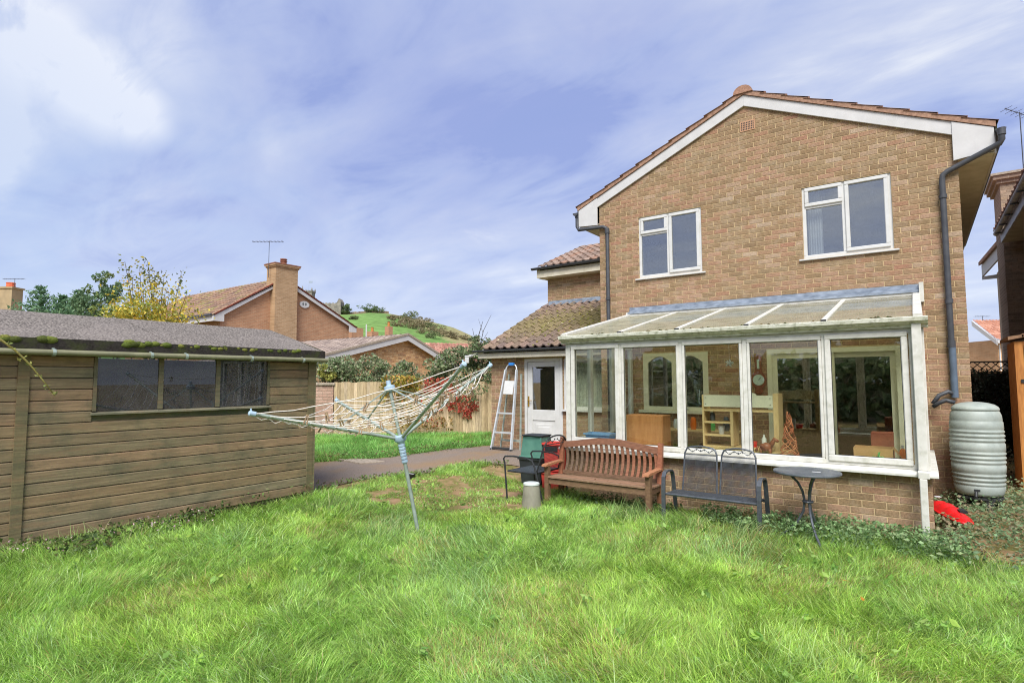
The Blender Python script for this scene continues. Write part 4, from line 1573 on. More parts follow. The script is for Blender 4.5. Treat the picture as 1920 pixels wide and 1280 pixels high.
# white figures on the inner sill
b = MB()
c = np.array([-3.30, YW - 0.05, 1.09])
b.lathe([(0.05, 0), (0.06, 0.02), (0.045, 0.08), (0.025, 0.13), (0.03, 0.16), (0.015, 0.19)], c, 12)
b.tube([c + [0.02, 0, 0.05], c + [0.10, 0, 0.03]], [0.03, 0.015], 8)
tag(b.build('figurine', M['curtain'], None, smooth=True), 'white china figurine on the inner window sill', 'figurine')

# ------------------------------------------------------------------ the garden shed
SX, SXR, SXB = -7.125, -8.43, -9.73
SY0, SY1 = 0.25, 4.96
shed = thing('garden_shed', 'weathered green brown timber shed with felt roof and three dark panes', 'shed', ((SX + SXB) / 2, 2.6, 0))
POSTS = [(1.665, 1.755), (4.885, 4.975)]
WX = (2.315, 4.27)            # window extent in y
WZ = (1.295, 1.875)
SCOL = [(136, 120, 92), (141, 122, 93), (131, 118, 92), (143, 123, 96), (132, 121, 96), (145, 122, 95), (128, 113, 88)]


def board(y0, y1, z, h=0.108):
    """one shiplap board: flat face with a scooped shoulder that catches the light"""
    b = MB()
    sag = 0.006
    pr = [(0.0, 0.0), (0.017, 0.001), (0.017, h * 0.88), (0.015, h * 0.92), (0.006, h * 0.99), (0.005, h), (0.0, h)]
    c = wm(SCOL[RNG.integers(len(SCOL))], RNG.uniform(0.92, 1.1))
    b.prism([(SX + p, y0, z + q) for p, q in pr], (0, y1 - y0, 0), c)
    b.build('board', M['shed_wood'], shed)


z = 0.045
G_ = 0.1148
rows = 16
for r in range(rows):
    zz = z + r * G_
    board(SY0 + 0.05, POSTS[0][0], zz)
    if zz + 0.1 < WZ[0] - 0.02 or zz > WZ[1]:
        board(POSTS[0][1], POSTS[1][0], zz)
    else:
        board(POSTS[0][1], WX[0] - 0.028, zz)
        board(WX[1] + 0.028, POSTS[1][0], zz)
for (a, c) in POSTS:
    b = MB()
    b.box(SX - 0.01, SX + 0.034, a, c, 0.02, 1.90, wm((120, 110, 82)))
    b.build('corner_post', M['shed_wood'], shed, bevel=0)
b = MB()
b.box(SX - 0.05, SX + 0.028, 4.978, 5.012, 0.02, 1.90, wm((126, 118, 90)))
b.build('corner_post', M['shed_wood'], shed)
b = MB()
wc = wm((96, 96, 74))
b.box(SX - 0.03, SX - 0.002, SY0, SY1, 0.0, WZ[0] - 0.03, wc)
b.box(SX - 0.03, SX - 0.002, SY0, WX[0] - 0.02, WZ[0] - 0.03, 1.95, wc)
b.box(SX - 0.03, SX - 0.002, WX[1] + 0.02, SY1, WZ[0] - 0.03, 1.95, wc)
b.box(SX - 0.03, SX - 0.002, WX[0] - 0.02, WX[1] + 0.02, WZ[1] + 0.02, 1.95, wc)
for y in (SY0, SY1 - 0.03):
    b.prism([(SX - 0.03, y, 0), (SX - 0.03, y, 1.95), (SXR, y, 2.36), (SXB, y, 1.95), (SXB, y, 0)], (0, 0.03, 0), wc)
b.box(SXB, SXB + 0.03, SY0 + 0.03, SY1 - 0.03, 0, 1.95, wc)
b.build('wall', M['shed_wood'], shed)
MB().box(SXB + 0.03, SX - 0.03, SY0 + 0.03, SY1 - 0.03, -0.02, 0.05).build('floor', M['floor'], shed)
# window
b = MB()
fc = wm((112, 106, 84))
b.box(SX - 0.03, SX + 0.025, WX[0] - 0.025, WX[0] + 0.008, WZ[0], WZ[1], fc)
b.box(SX - 0.03, SX + 0.025, WX[1] - 0.008, WX[1] + 0.025, WZ[0], WZ[1], fc)
m1, m2 = 2.95, 3.605
for y in (m1, m2):
    b.box(SX - 0.03, SX + 0.022, y - 0.026, y + 0.026, WZ[0], WZ[1], fc)
b.box(SX - 0.03, SX + 0.024, WX[0] - 0.025, WX[1] + 0.025, WZ[1], WZ[1] + 0.05, fc)
wn = b.build('window', M['shed_wood'], shed)
b = MB()
b.prism([(SX - 0.02, WX[0] - 0.04, WZ[0] - 0.038), (SX + 0.05, WX[0] - 0.04, WZ[0] - 0.038), (SX + 0.05, WX[0] - 0.04, WZ[0] - 0.02), (SX - 0.02, WX[0] - 0.04, WZ[0] - 0.002)], (0, WX[1] - WX[0] + 0.08, 0), wm((134, 130, 108)))
b.build('sill', M['shed_wood'], wn)
for a, c in ((WX[0] + 0.008, m1 - 0.026), (m1 + 0.026, m2 - 0.026), (m2 + 0.026, WX[1] - 0.008)):
    MB().box(SX + 0.006, SX + 0.010, a, c, WZ[0], WZ[1]).build('pane', M['perspex'], wn)
# roof: felt sheets on each slope
RY0, RY1 = 0.1, 5.085
XF, ZF, ZR = SX + 0.115, 2.035, 2.425
for (xe, sg) in ((XF, 1), (SXB - 0.1, -1)):
    ya = RY0
    for k, yb in enumerate((1.05, 2.02, 3.0, 3.98, RY1)):
        b = MB()
        o = 0.0035 * (k % 2)
        nx, ny = 8, 5
        vs, fs = [], []
        for i in range(nx + 1):
            for j in range(ny + 1):
                f = i / nx
                y = ya + (yb + 0.05 * (k < 4) - ya) * j / ny
                zz = ZF + (ZR - ZF) * f + o + 0.010 * math.sin(y * 2.3 + f * 3) * math.sin(math.pi * f) + (0.006 if f > 0.95 else 0)
                vs.append((xe + (SXR - xe) * f, y, zz))
        for i in range(nx):
            for j in range(ny):
                p = i * (ny + 1) + j
                fs.append((p, p + 1, p + ny + 2, p + ny + 1))
        k0 = len(vs)
        for i, dz in ((0, -0.03),):
            for j in range(ny + 1):
                vs.append((xe, vs[j][1], vs[j][2] - 0.012))
            for j in range(ny):
                fs.append((j, j + 1, k0 + j + 1, k0 + j))
        b.add(vs, fs)
        b.build('felt_sheet', M['felt'], shed, smooth=True)
        ya = yb
b = MB()
for (xe, sg) in ((XF - 0.012, 1), (SXB - 0.088, -1)):
    b.prism([(xe, RY0 + 0.01, ZF - 0.022), (SXR, RY0 + 0.01, ZR - 0.022), (SXR, RY0 + 0.01, ZR - 0.045), (xe, RY0 + 0.01, ZF - 0.045)], (0, RY1 - RY0 - 0.02, 0))
b.build('roof_deck', M['felt_dark'], shed)
b = MB()
b.box(XF - 0.004, XF + 0.016, RY0, RY1, ZF - 0.115, ZF + 0.006)
b.prism([(XF - 0.004, RY1 - 0.012, ZF - 0.115), (XF - 0.004, RY1 - 0.012, ZF + 0.004), (SXR, RY1 - 0.012, ZR + 0.004), (SXR, RY1 - 0.012, ZR - 0.11)], (0, 0.02, 0))
b.build('fascia', M['felt_dark'], shed)
b = MB()
b.tube([(XF + 0.05, RY0 - 0.02, ZF - 0.142), (XF + 0.05, RY1 + 0.01, ZF - 0.128)], 0.030, 10)
gt_ = b.build('gutter', mat('shed_gutter', wm((136, 134, 106)), wm((118, 118, 92)), 8, rough=0.5), shed, smooth=True)
for y in (1.9, 2.78, 3.15, 3.95, 4.7):
    b = MB()
    b.tube([(XF + 0.05, y - 0.014, ZF - 0.137), (XF + 0.05, y + 0.014, ZF - 0.137)], 0.036, 10)
    b.box(XF + 0.014, XF + 0.03, y - 0.01, y + 0.01, ZF - 0.14, ZF - 0.09)
    b.build('bracket', M['galv'], gt_)
# cushions of moss along the eaves
b = MB()
for k in range(95):
    y = RNG.uniform(1.2, 4.9)
    if vnoise(y * 2.2, 0, 21) < 0.47 and y > 1.6:
        continue
    r = RNG.uniform(0.018, 0.04) * (1.15 if y < 3 else 0.8)
    c = np.array([XF + 0.004, y, ZF - 0.012 + RNG.uniform(-0.02, 0.008)])
    vs, fs = [], []
    nu, nv = 8, 5
    for i in range(nv + 1):
        a = math.pi * i / nv
        for j in range(nu):
            t = 2 * math.pi * j / nu
            rr = r * RNG.uniform(0.88, 1.1)
            vs.append(c + [rr * 0.75 * math.sin(a) * math.cos(t), rr * 1.6 * math.sin(a) * math.sin(t), rr * 0.85 * math.cos(a)])
    for i in range(nv):
        for j in range(nu):
            fs.append((i * nu + j, i * nu + (j + 1) % nu, (i + 1) * nu + (j + 1) % nu, (i + 1) * nu + j))
    b.add(vs, fs, wm([(104, 114, 54), (88, 100, 48), (120, 122, 62), (76, 84, 44)][k % 4]))
o = b.build('moss', M['moss'], shed, smooth='all')
o['kind'] = 'stuff'
# things stored in the shed, dim behind the panes
b = MB()
b.bar((SX - 0.5, 3.1, 0.1), (SX - 0.25, 3.9, 1.75), 0.05, 0.03)
b.bar((SX - 0.6, 3.95, 0.1), (SX - 0.5, 4.0, 1.85), 0.09, 0.04)
tag(b.build('timber_props', M['dark_room'], None), 'old timber lengths leaning inside the shed behind its panes', 'timber')
# ------------------------------------------------------------------ wooden bench
bench = thing('garden_bench', 'long slatted wooden bench with curved top rail, half its slats weathered grey', 'bench', (-3.5, 6.93, -0.09))
BX0, BX1 = -4.27, -2.74
GB = -0.10


def wcol(x, k=0):
    f = np.clip((x - BX0) / (BX1 - BX0), 0, 1)
    a, c = np.array(wm((106, 88, 72))), np.array(wm((150, 98, 74)))
    f = np.clip(f * 1.5 - 0.25 + RNG.uniform(-0.15, 0.15), 0, 1)
    return tuple(a * (1 - f) + c * f)


def wpart(b, n, p=bench, bev=0.0):
    return b.build(n, M['bench_wood'], p)


for x in (BX0 + 0.03, BX1 - 0.03):
    b = MB()
    b.box(x - 0.032, x + 0.032, 6.70, 6.76, GB, 0.43, wm((116, 90, 68)))
    wpart(b, 'leg')
    b = MB()
    b.bar((x, 7.10, GB), (x, 7.10, 0.28), 0.06, 0.06, (0, 1, 0), wm((122, 84, 60)))
    b.bar((x, 7.10, 0.27), (x, 7.16, 0.79), 0.058, 0.058, (0, 1, 0), wm((144, 92, 68)))
    wpart(b, 'leg')
    b = MB()
    pr = [(6.64, 0.428), (7.11, 0.452), (7.11, 0.476), (6.90, 0.470), (6.70, 0.462), (6.645, 0.452)]
    b.prism([(x - 0.038, y, z) for y, z in pr], (0.076, 0, 0), wm((168, 116, 84)))
    wpart(b, 'armrest')
    b = MB()
    b.box(x - 0.018, x + 0.018, 6.762, 7.068, 0.19, 0.255, wm((112, 86, 66)))
    wpart(b, 'side_rail')
b = MB()
b.box(BX0 + 0.063, BX1 - 0.063, 6.708, 6.738, 0.195, 0.262, wm((122, 96, 74)))
wpart(b, 'front_rail')
for k in range(5):
    y = 6.685 + k * 0.078
    b = MB()
    z = 0.270 + (0.006 if k == 0 else 0) - 0.006 * k * 0.4
    b.box(BX0 + (0.065 if k in (0,) else 0.0), BX1 - (0.065 if k in (0,) else 0.0), y, y + 0.064, z, z + 0.02, wm([(140, 112, 90), (128, 100, 80), (146, 112, 88)][k % 3]))
    wpart(b, 'seat_slat')
nsl = 18
YBK = 7.13
b = MB()
n = 24
xs_ = np.linspace(BX0 + 0.06, BX1 - 0.06, n + 1)
top = [0.735 + 0.075 * math.sin(math.pi * i / n) ** 1.5 for i in range(n + 1)]
vs = []
for i in range(n + 1):
    for (y, z) in ((YBK, top[i]), (YBK + 0.03, top[i]), (YBK + 0.024, top[i] - 0.085), (YBK - 0.006, top[i] - 0.085)):
        vs.append((xs_[i], y, z))
fs = []
for i in range(n):
    for k in range(4):
        fs.append((i * 4 + k, i * 4 + (k + 1) % 4, i * 4 + 4 + (k + 1) % 4, i * 4 + 4 + k))
fs += [(0, 1, 2, 3), (n * 4 + 3, n * 4 + 2, n * 4 + 1, n * 4)]
b.add(vs, fs, wm((130, 90, 70)))
wpart(b, 'top_rail')
b = MB()
b.box(BX0 + 0.06, BX1 - 0.06, YBK - 0.035, YBK - 0.008, 0.285, 0.335, wm((118, 92, 72)))
wpart(b, 'back_rail')
for k in range(nsl):
    x = BX0 + 0.105 + k * (BX1 - BX0 - 0.21) / (nsl - 1)
    b = MB()
    zt = 0.735 + 0.075 * math.sin(math.pi * (x - BX0) / (BX1 - BX0)) ** 1.5 - 0.08
    vs, fs = [], []
    m_ = 7
    for i in range(m_ + 1):
        f = i / m_
        z = 0.33 + (zt - 0.33) * f
        ox = 0.016 * math.sin(math.pi * f) * (1 if x < (BX0 + BX1) / 2 else 1)
        oy = 0.035 * math.sin(math.pi * f) * 0.6 + 0.03 * f
        w2 = 0.019
        for (sx_, sy_) in ((-w2, -0.008), (w2, -0.008), (w2, 0.006), (-w2, 0.006)):
            vs.append((x + ox + sx_, YBK - 0.02 + oy + sy_, z))
    for i in range(m_):
        for q in range(4):
            fs.append((i * 4 + q, i * 4 + (q + 1) % 4, i * 4 + 4 + (q + 1) % 4, i * 4 + 4 + q))
    b.add(vs, fs, wcol(x))
    wpart(b, 'back_slat')
# dead leaves on the seat
for (x, y, wl_) in ((-3.55, 6.82, 'closest to the teal tub'), (-3.36, 6.80, 'between the other two'), (-3.16, 6.76, 'closest to the mesh seat')):
    o = leaves('dead_leaf', np.array([[x, y, 0.305]]), 0.05, palette(1, [(96, 74, 40)]), M['leaf'], up=3)
    tag(o, 'curled dead leaf on the wooden bench seat, ' + wl_, 'leaf', group='dead leaves on the bench')

# ------------------------------------------------------------------ metal mesh two-seater
ms = thing('mesh_seat', 'dark grey metal two seater with mesh seat and two scrolled mesh backs', 'garden seat', (-2.0, 6.8, -0.09))
X0, X1 = -2.555, -1.445
XM = (X0 + X1) / 2


def arch(y0, y1, x, w, nm):
    # one bent flat bar: front leg, arm and rear leg
    pts = [(x, 6.60, GB), (x, 6.605, 0.30), (x, 6.62, 0.45), (x, 6.66, 0.50), (x, 6.74, 0.515), (x, 6.86, 0.505), (x, 6.915, 0.47), (x, 6.94, 0.40), (x, 7.04, GB)]
    b = MB()
    for p, q in zip(pts, pts[1:]):
        d = Vector(q) - Vector(p)
        b.bar(p, Vector(q) + d.normalized() * 0.006, 0.045, 0.02, Vector((1, 0, 0)).cross(d))
    b.build(nm, M['grey_metal'], ms)


arch(0, 0, X0 + 0.02, 0, 'arm_leg')
arch(0, 0, X1 - 0.02, 0, 'arm_leg')
b = MB()
b.tube([(X0 + 0.03, 6.645, 0.255), (X1 - 0.03, 6.645, 0.255)], 0.018, 8)
b.tube([(X0 + 0.03, 6.985, 0.235), (X1 - 0.03, 6.985, 0.235)], 0.014, 8)
b.build('seat_rail', M['grey_metal'], ms, smooth=True)


def meshgrid(name, P, U, V, nu, nv, t, parent, m):
    """woven panel: thin bars crossing both ways on a bilinear sheet"""
    b = MB()
    P, U, V = (np.array(q, float) for q in (P, U, V))
    nn = np.cross(U, V)
    nn /= np.linalg.norm(nn)
    for i in range(nu + 1):
        b.bar(P + U * i / nu, P + U * i / nu + V, t, t, nn)
    for j in range(nv + 1):
        o = nn * t * 0.4
        b.bar(P + V * j / nv + o, P + V * j / nv + U + o, t, t, nn)
    return b.build(name, m, parent)


meshgrid('seat_panel', (X0 + 0.05, 6.64, 0.272), (X1 - X0 - 0.1, 0, 0), (0, 0.34, -0.018), 76, 24, 0.0042, ms, M['grey_metal'])
for (xa, xb) in ((-2.43, XM - 0.017), (XM + 0.017, -1.575)):
    b = MB()
    zb0, zt0 = 0.26, 0.745
    yb_, yt_ = 6.975, 7.06
    at = lambda z: yb_ + (yt_ - yb_) * (z - zb0) / (zt0 - zb0)
    pts = [(xa, at(zb0), zb0), (xa + 0.012, at(0.70), 0.70), (xa + 0.035, at(0.755), 0.755)]
    n = 8
    for i in range(n + 1):
        f = i / n
        pts.append((xa + 0.06 + (xb - xa - 0.12) * f, at(0.775), 0.772 + 0.02 * math.sin(math.pi * f)))
    pts += [(xb - 0.035, at(0.755), 0.755), (xb - 0.012, at(0.70), 0.70), (xb, at(zb0), zb0)]
    b.tube(pts, 0.0105, 8)
    b.tube([(xa + 0.01, at(0.69), 0.69), (xb - 0.01, at(0.69), 0.69)], 0.007, 6)
    bf = b.build('back_frame', M['grey_metal'], ms, smooth=True)
    meshgrid('mesh_panel', (xa + 0.008, at(zb0 + 0.01), zb0 + 0.01), (xb - xa - 0.016, 0, 0), (0, at(0.69) - at(zb0), 0.69 - zb0 - 0.01), 32, 34, 0.0025, bf, M['grey_metal'])
    b = MB()
    cx = (xa + xb) / 2
    for sg in (-1, 1):
        pts = []
        for i in range(15):
            a = i / 14
            pts.append((cx + sg * (0.02 + a * 0.155), at(0.735) - 0.003, 0.738 + 0.022 * math.sin(a * 9.0) * (1 - 0.3 * a)))
        b.tube(pts, 0.0042, 5)
        for k in range(3):
            c = np.array([cx + sg * (0.05 + 0.045 * k), at(0.735) - 0.004, 0.738 + 0.012 * (-1) ** k])
            b.add([c + [-0.012, 0, 0], c + [0, -0.002, 0.011], c + [0.012, 0, 0], c + [0, -0.002, -0.011]], [(0, 1, 2, 3)])
    b.lathe([(0.004, -0.012), (0.02, 0), (0.004, 0.012)], (cx, at(0.735), 0.738), 7)
    b.build('scroll', M['grey_metal'], bf)

# ------------------------------------------------------------------ bistro table
tx_, ty_ = -1.0, 6.66
tb = thing('bistro_table', 'small round dark metal table on three curved legs', 'table', (tx_, ty_, -0.08))
b = MB()
b.lathe([(0.300, 0.628), (0.318, 0.632), (0.322, 0.642), (0.318, 0.654), (0.30, 0.655)], (tx_, ty_, 0), 48)
b.build('tabletop', mat('tabletop', wm((98, 104, 108)), wm((76, 81, 86)), 7, rough=0.42, spec=0.4, dirt=wm((122, 126, 128)), dscale=5, damt=0.4), tb, smooth=True)
for a in (192, 298, 64):
    a = math.radians(a)
    d = np.array([math.cos(a), math.sin(a)])
    pts = []
    for (r, z) in ((0.20, 0.628), (0.15, 0.60), (0.085, 0.53), (0.045, 0.44), (0.03, 0.34), (0.045, 0.24), (0.10, 0.13), (0.19, 0.03), (0.28, -0.03), (0.33, -0.075)):
        pts.append((tx_ + d[0] * r, ty_ + d[1] * r, z))
    b = MB()
    b.tube(pts, 0.0125, 8)
    b.build('leg', M['grey_metal'], tb, smooth=True)
b = MB()
b.lathe([(0.05, 0.33), (0.055, 0.34), (0.05, 0.35)], (tx_, ty_, 0), 16)
b.build('collar', M['grey_metal'], tb)
b = MB()
b.box(-0.945, -0.865, 6.60, 6.63, 0.656, 0.659)
tag(b.build('paper_slip', M['curtain'], None), 'small pale slip lying on the round metal table', 'slip')

# ------------------------------------------------------------------ armchair, bins, beaker
ch = thing('metal_armchair', 'black metal garden armchair turned sideways beside the wooden bench', 'chair', (-4.56, 6.9, -0.08))
meshgrid('seat', (-4.82, 6.60, 0.325), (0.47, 0, 0), (0, 0.62, 0), 30, 40, 0.008, ch, M['grey_metal'])
b = MB()
b.tube([(-4.82, 6.60, 0.325), (-4.35, 6.60, 0.325), (-4.35, 7.22, 0.325), (-4.82, 7.22, 0.325), (-4.82, 6.60, 0.325)], 0.013, 8)
b.build('seat_frame', M['black_metal'], ch)
for y, s in ((6.56, -1), (7.26, 1)):
    b = MB()
    b.tube([(-4.79, y + s * 0.02, -0.09), (-4.85, y, 0.45), (-4.87, y, 0.50), (-4.84, y, 0.535), (-4.70, y, 0.545), (-4.48, y, 0.535), (-4.38, y, 0.50), (-4.34, y, 0.42), (-4.20, y, -0.09)], 0.0125, 8)
    b.build('arm_leg', M['black_metal'], ch, smooth=True)
b = MB()
pts = [(-4.35, 6.62, 0.325), (-4.24, 6.63, 0.68)] + [(-4.20 + 0.0 * t, 6.91 - 0.26 * math.cos(t), 0.745 + 0.09 * math.sin(t)) for t in np.linspace(0.15, math.pi - 0.15, 9)] + [(-4.24, 7.19, 0.68), (-4.35, 7.20, 0.325)]
b.tube(pts, 0.0115, 8)
b.tube([(-4.215, 6.64, 0.72), (-4.215, 7.18, 0.72)], 0.007, 6)
bf = b.build('back_frame', M['black_metal'], ch, smooth=True)
meshgrid('mesh_panel', (-4.34, 6.64, 0.36), (0.11, 0, 0.33), (0, 0.54, 0), 16, 26, 0.0026, bf, M['black_metal'])
b = MB()
for sg in (-1, 1):
    b.tube([(-4.205, 6.91 + sg * 0.22 * a, 0.765 + 0.018 * math.sin(a * 11)) for a in np.linspace(0.08, 1, 12)], 0.004, 5)
    for k in range(4):
        c = np.array([-4.207, 6.91 + sg * (0.04 + 0.05 * k), 0.77 + 0.014 * (-1) ** k])
        b.add([c + [0, -0.016, 0], c + [0, 0, 0.014], c + [0, 0.016, 0], c + [0, 0, -0.014]], [(0, 1, 2, 3)])
b.build('scroll', M['black_metal'], bf)


def tub(parent, name, c, w0, d0, w1, d1, h, m, rim=True, tilt=0.0, rz=0.0):
    R = Matrix.Translation(Vector(c)) @ Matrix.Rotation(rz, 4, 'Z') @ Matrix.Rotation(tilt, 4, 'X')
    b = MB()
    vs, n = [], 0
    for (z, w, d) in ((0, w0, d0), (h, w1, d1)):
        for (i, j) in ((-1, -1), (1, -1), (1, 1), (-1, 1)):
            vs.append(R @ Vector((i * w / 2, j * d / 2, z)))
    for (z, w, d) in ((h, w1 - 0.02, d1 - 0.02), (0.01, w0 - 0.02, d0 - 0.02)):
        for (i, j) in ((-1, -1), (1, -1), (1, 1), (-1, 1)):
            vs.append(R @ Vector((i * w / 2, j * d / 2, z)))
    fs = [(0, 3, 2, 1)]
    for k in range(4):
        r = (k + 1) % 4
        fs += [(k, r, 4 + r, 4 + k), (4 + k, 4 + r, 8 + r, 8 + k), (8 + k, 8 + r, 12 + r, 12 + k)]
    fs += [(12, 13, 14, 15)]
    b.add(vs, fs)
    o = b.build(name, m, parent, bevel=0.006)
    if rim:
        b = MB()
        for (x0, x1, y0, y1) in ((-w1 / 2 - 0.015, w1 / 2 + 0.015, -d1 / 2 - 0.015, -d1 / 2), (-w1 / 2 - 0.015, w1 / 2 + 0.015, d1 / 2, d1 / 2 + 0.015), (-w1 / 2 - 0.015, -w1 / 2, -d1 / 2, d1 / 2), (w1 / 2, w1 / 2 + 0.015, -d1 / 2, d1 / 2)):
            k0 = len(b.v)
            b.box(x0, x1, y0, y1, h - 0.03, h)
            for q in range(k0, len(b.v)):
                b.v[q] = tuple(R @ Vector(b.v[q]))
        b.build('rim', m, parent)
    return o


t_ = thing('dark_bin', 'dark plastic bin on the path behind the metal armchair, under the teal tub', 'bin', (-5.02, 7.62, 0.0))
tub(t_, 'bin', (-5.0, 7.60, 0.0), 0.36, 0.30, 0.42, 0.36, 0.40, M['dark_plastic'])
t_ = thing('teal_tub', 'teal plastic recycling tub upturned on the dark bin', 'tub', (-5.0, 7.58, 0.41))
tub(t_, 'tub', (-4.97, 7.58, 0.405), 0.40, 0.34, 0.34, 0.28, 0.33, M['teal_plastic'], rim=False)
MB().box(-5.185, -4.755, 7.395, 7.765, 0.405, 0.43).build('rim', M['teal_plastic'], t_, bevel=0.006)
b = MB()
b.box(-5.155, -4.785, 7.43, 7.73, 0.735, 0.757)
b.tube([(-5.14, 7.42, 0.745), (-5.0, 7.40, 0.755), (-4.8, 7.42, 0.745)], 0.01, 6)
b.build('base', M['dark_plastic'], t_, bevel=0.006)
t_ = thing('red_crate', 'faded red plastic crate beside the teal tub', 'crate', (-4.7, 7.65, 0.0))
tub(t_, 'crate', (-4.62, 7.60, 0.22), 0.26, 0.26, 0.30, 0.30, 0.43, M['red_box'])
MB().box(-4.73, -4.51, 7.442, 7.452, 0.53, 0.60).build('handle_slot_shade', M['dark_plastic'], t_)  # dark plate on the crate front, painted shade of an open slot
t_ = thing('red_crate', 'lower red plastic crate on the ground carrying the faded crate', 'crate', (-4.68, 7.6, -0.02))
tub(t_, 'crate', (-4.62, 7.56, -0.03), 0.30, 0.28, 0.33, 0.31, 0.25, M['red_box'])
t_ = thing('grey_beaker', 'upturned grey tapered plastic pot standing in grass before the bench', 'pot', (-4.22, 6.30, -0.08))
b = MB()
b.lathe([(0.135, -0.09), (0.105, 0.22), (0.10, 0.235)], (-4.22, 6.30, 0), 24)
b.build('pot', M['grey_plastic'], t_, smooth=True)
b = MB()
b.lathe([(0.10, 0.236), (0.108, 0.24), (0.106, 0.262), (0.09, 0.268)], (-4.22, 6.30, 0), 24)
b.build('rim', M['white_goods'], t_, smooth=True)
t_ = thing('black_pot', 'small black plastic pot lying at the lawn edge by the asphalt path', 'pot', (-6.78, 6.6, -0.02))
b = MB()
c = np.array([-6.76, 6.58, 0.02])
b.lathe([(0.055, -0.06), (0.075, 0.07), (0.08, 0.075), (0.082, 0.09), (0.07, 0.09), (0.05, -0.04)], c, 14)
b.build('pot', M['black_metal'], t_, smooth=True)
b = MB()
b.tube([c + [-0.07, 0, 0.085], c + [-0.04, -0.05, 0.10], c + [0.04, -0.05, 0.105], c + [0.07, 0, 0.09]], 0.006, 5)
b.build('label_strip', M['curtain'], t_)

# ------------------------------------------------------------------ stepladder against the wall
ld = thing('stepladder', 'folded aluminium stepladder with blue top leaning on the brick wall', 'ladder', (-7.05, 9.6, 0.17))


def lp(f, x):          # point on the front frame: f 0 at the foot, 1 at the top
    return np.array([x, 9.42 + 0.40 * f, 0.165 + 1.80 * f])


def lx(f, s):
    c = -7.06
    return c + s * (0.255 - 0.12 * f)


b = MB()
for s in (-1, 1):
    b.bar(lp(0, lx(0, s)), lp(0.93, lx(0.93, s)), 0.032, 0.06, (0, 1, 0))
pts = [lp(0.92, lx(0.92, -1)), lp(0.96, lx(0.96, -1) + 0.01), lp(0.985, lx(1, -1) + 0.04), lp(0.992, lx(1, 0)), lp(0.985, lx(1, 1) - 0.04), lp(0.96, lx(0.96, 1) - 0.01), lp(0.92, lx(0.92, 1))]
b.tube(pts, 0.015, 8)
b.build('front_frame', M['alu'], ld)
for f in (0.03, 0.205, 0.425):
    b = MB()
    b.bar(lp(f, lx(f, -1)) + [0, 0.02, 0], lp(f, lx(f, 1)) + [0, 0.02, 0], 0.085, 0.03, (0, 0, 1))
    b.build('step', M['alu'] if f > 0.1 else M['dark_plastic'], ld)
b = MB()
b.bar(lp(0.645, lx(0.66, 0) + 0.012) - [0, 0.028, 0], lp(0.80, lx(0.8, 0) + 0.018) - [0, 0.028, 0], 0.245, 0.012, (0, 1, 0))
b.build('platform', M['upvc'], ld)
b = MB()
b.box(-7.125, -6.995, 9.77, 9.85, 1.925, 1.99)
b.build('top_cap', M['signal_blue'], ld, bevel=0.012)
b = MB()
for s in (-1, 1):
    b.bar((lx(0, s) + 0.05, 9.68, 0.17), (lx(0.8, s) + 0.03, 9.90, 1.75), 0.02, 0.04, (0, 1, 0))
b.bar((lx(0.1, -1) + 0.05, 9.70, 0.36), (lx(0.1, 1) + 0.05, 9.70, 0.36), 0.02, 0.04)
b.build('rear_frame', M['galv'], ld)
for s in (-1, 1):
    b = MB()
    b.bar(lp(-0.01, lx(0, s)), lp(0.025, lx(0, s)), 0.03, 0.065, (0, 1, 0))
    b.build('foot', M['black_metal'], ld)

# security light bracketed off the fascia
t_ = thing('security_light', 'white floodlight on a bracket at the corner of the low fascia', 'light', (-7.95, 9.74, 2.17))
b = MB()
b.tube([(-7.915, 9.745, 2.19), (-8.16, 9.745, 2.185), (-8.20, 9.745, 2.16)], 0.011, 6)
b.build('bracket', M['upvc'], t_)
b = MB()
b.box(-8.27, -8.13, 9.68, 9.80, 2.135, 2.175)
b.box(-8.255, -8.145, 9.665, 9.70, 2.0, 2.125)
b.build('lamp_head', M['upvc'], t_, bevel=0.008)

# ------------------------------------------------------------------ rotary washing line
rd_ = thing('rotary_dryer', 'leaning rotary washing line with pale blue caps and sagging white lines', 'washing line', (-4.54, 4.55, -0.08))
base = Vector((-4.541, 4.55, -0.08))
hub = Vector((-4.708, 4.423, 0.961))
topc = Vector((-4.808, 4.346, 1.528))
ax = (topc - base).normalized()
ARMS = [Vector(p) for p in ((-5.146, 2.937, 1.302), (-3.406, 3.974, 1.75), (-4.478, 5.749, 1.801), (-6.217, 4.712, 1.353))]
b = MB()
b.tube([base, hub - ax * 0.24], 0.0215, 12)
b.build('post', M['galv'], rd_, smooth=True)
b = MB()
for k in range(7):
    p = hub - ax * (0.26 - 0.036 * k)
    b.tube([p, p + ax * 0.012, p + ax * 0.03], [0.033 + 0.001 * k, 0.036 + 0.001 * k, 0.033 + 0.001 * k], 14)
b.build('collar', M['dryer_blue'], rd_, smooth=True)
b = MB()
b.tube([hub, topc + ax * 0.05], 0.0185, 12)
b.build('upper_pole', M['galv'], rd_, smooth=True)
b = MB()
b.tube([hub - ax * 0.03, hub - ax * 0.01, hub + ax * 0.03, hub + ax * 0.045], [0.05, 0.068, 0.07, 0.05], 16)
b.build('hub', M['dryer_blue'], rd_, smooth=True)
b = MB()
b.tube([topc - ax * 0.04, topc - ax * 0.015, topc + ax * 0.02, topc + ax * 0.03], [0.04, 0.062, 0.062, 0.03], 16)
b.tube([topc + ax * 0.03, topc + ax * 0.085], 0.026, 12)
b.build('top_collar', M['dryer_blue'], rd_, smooth=True)
FR = 0.46
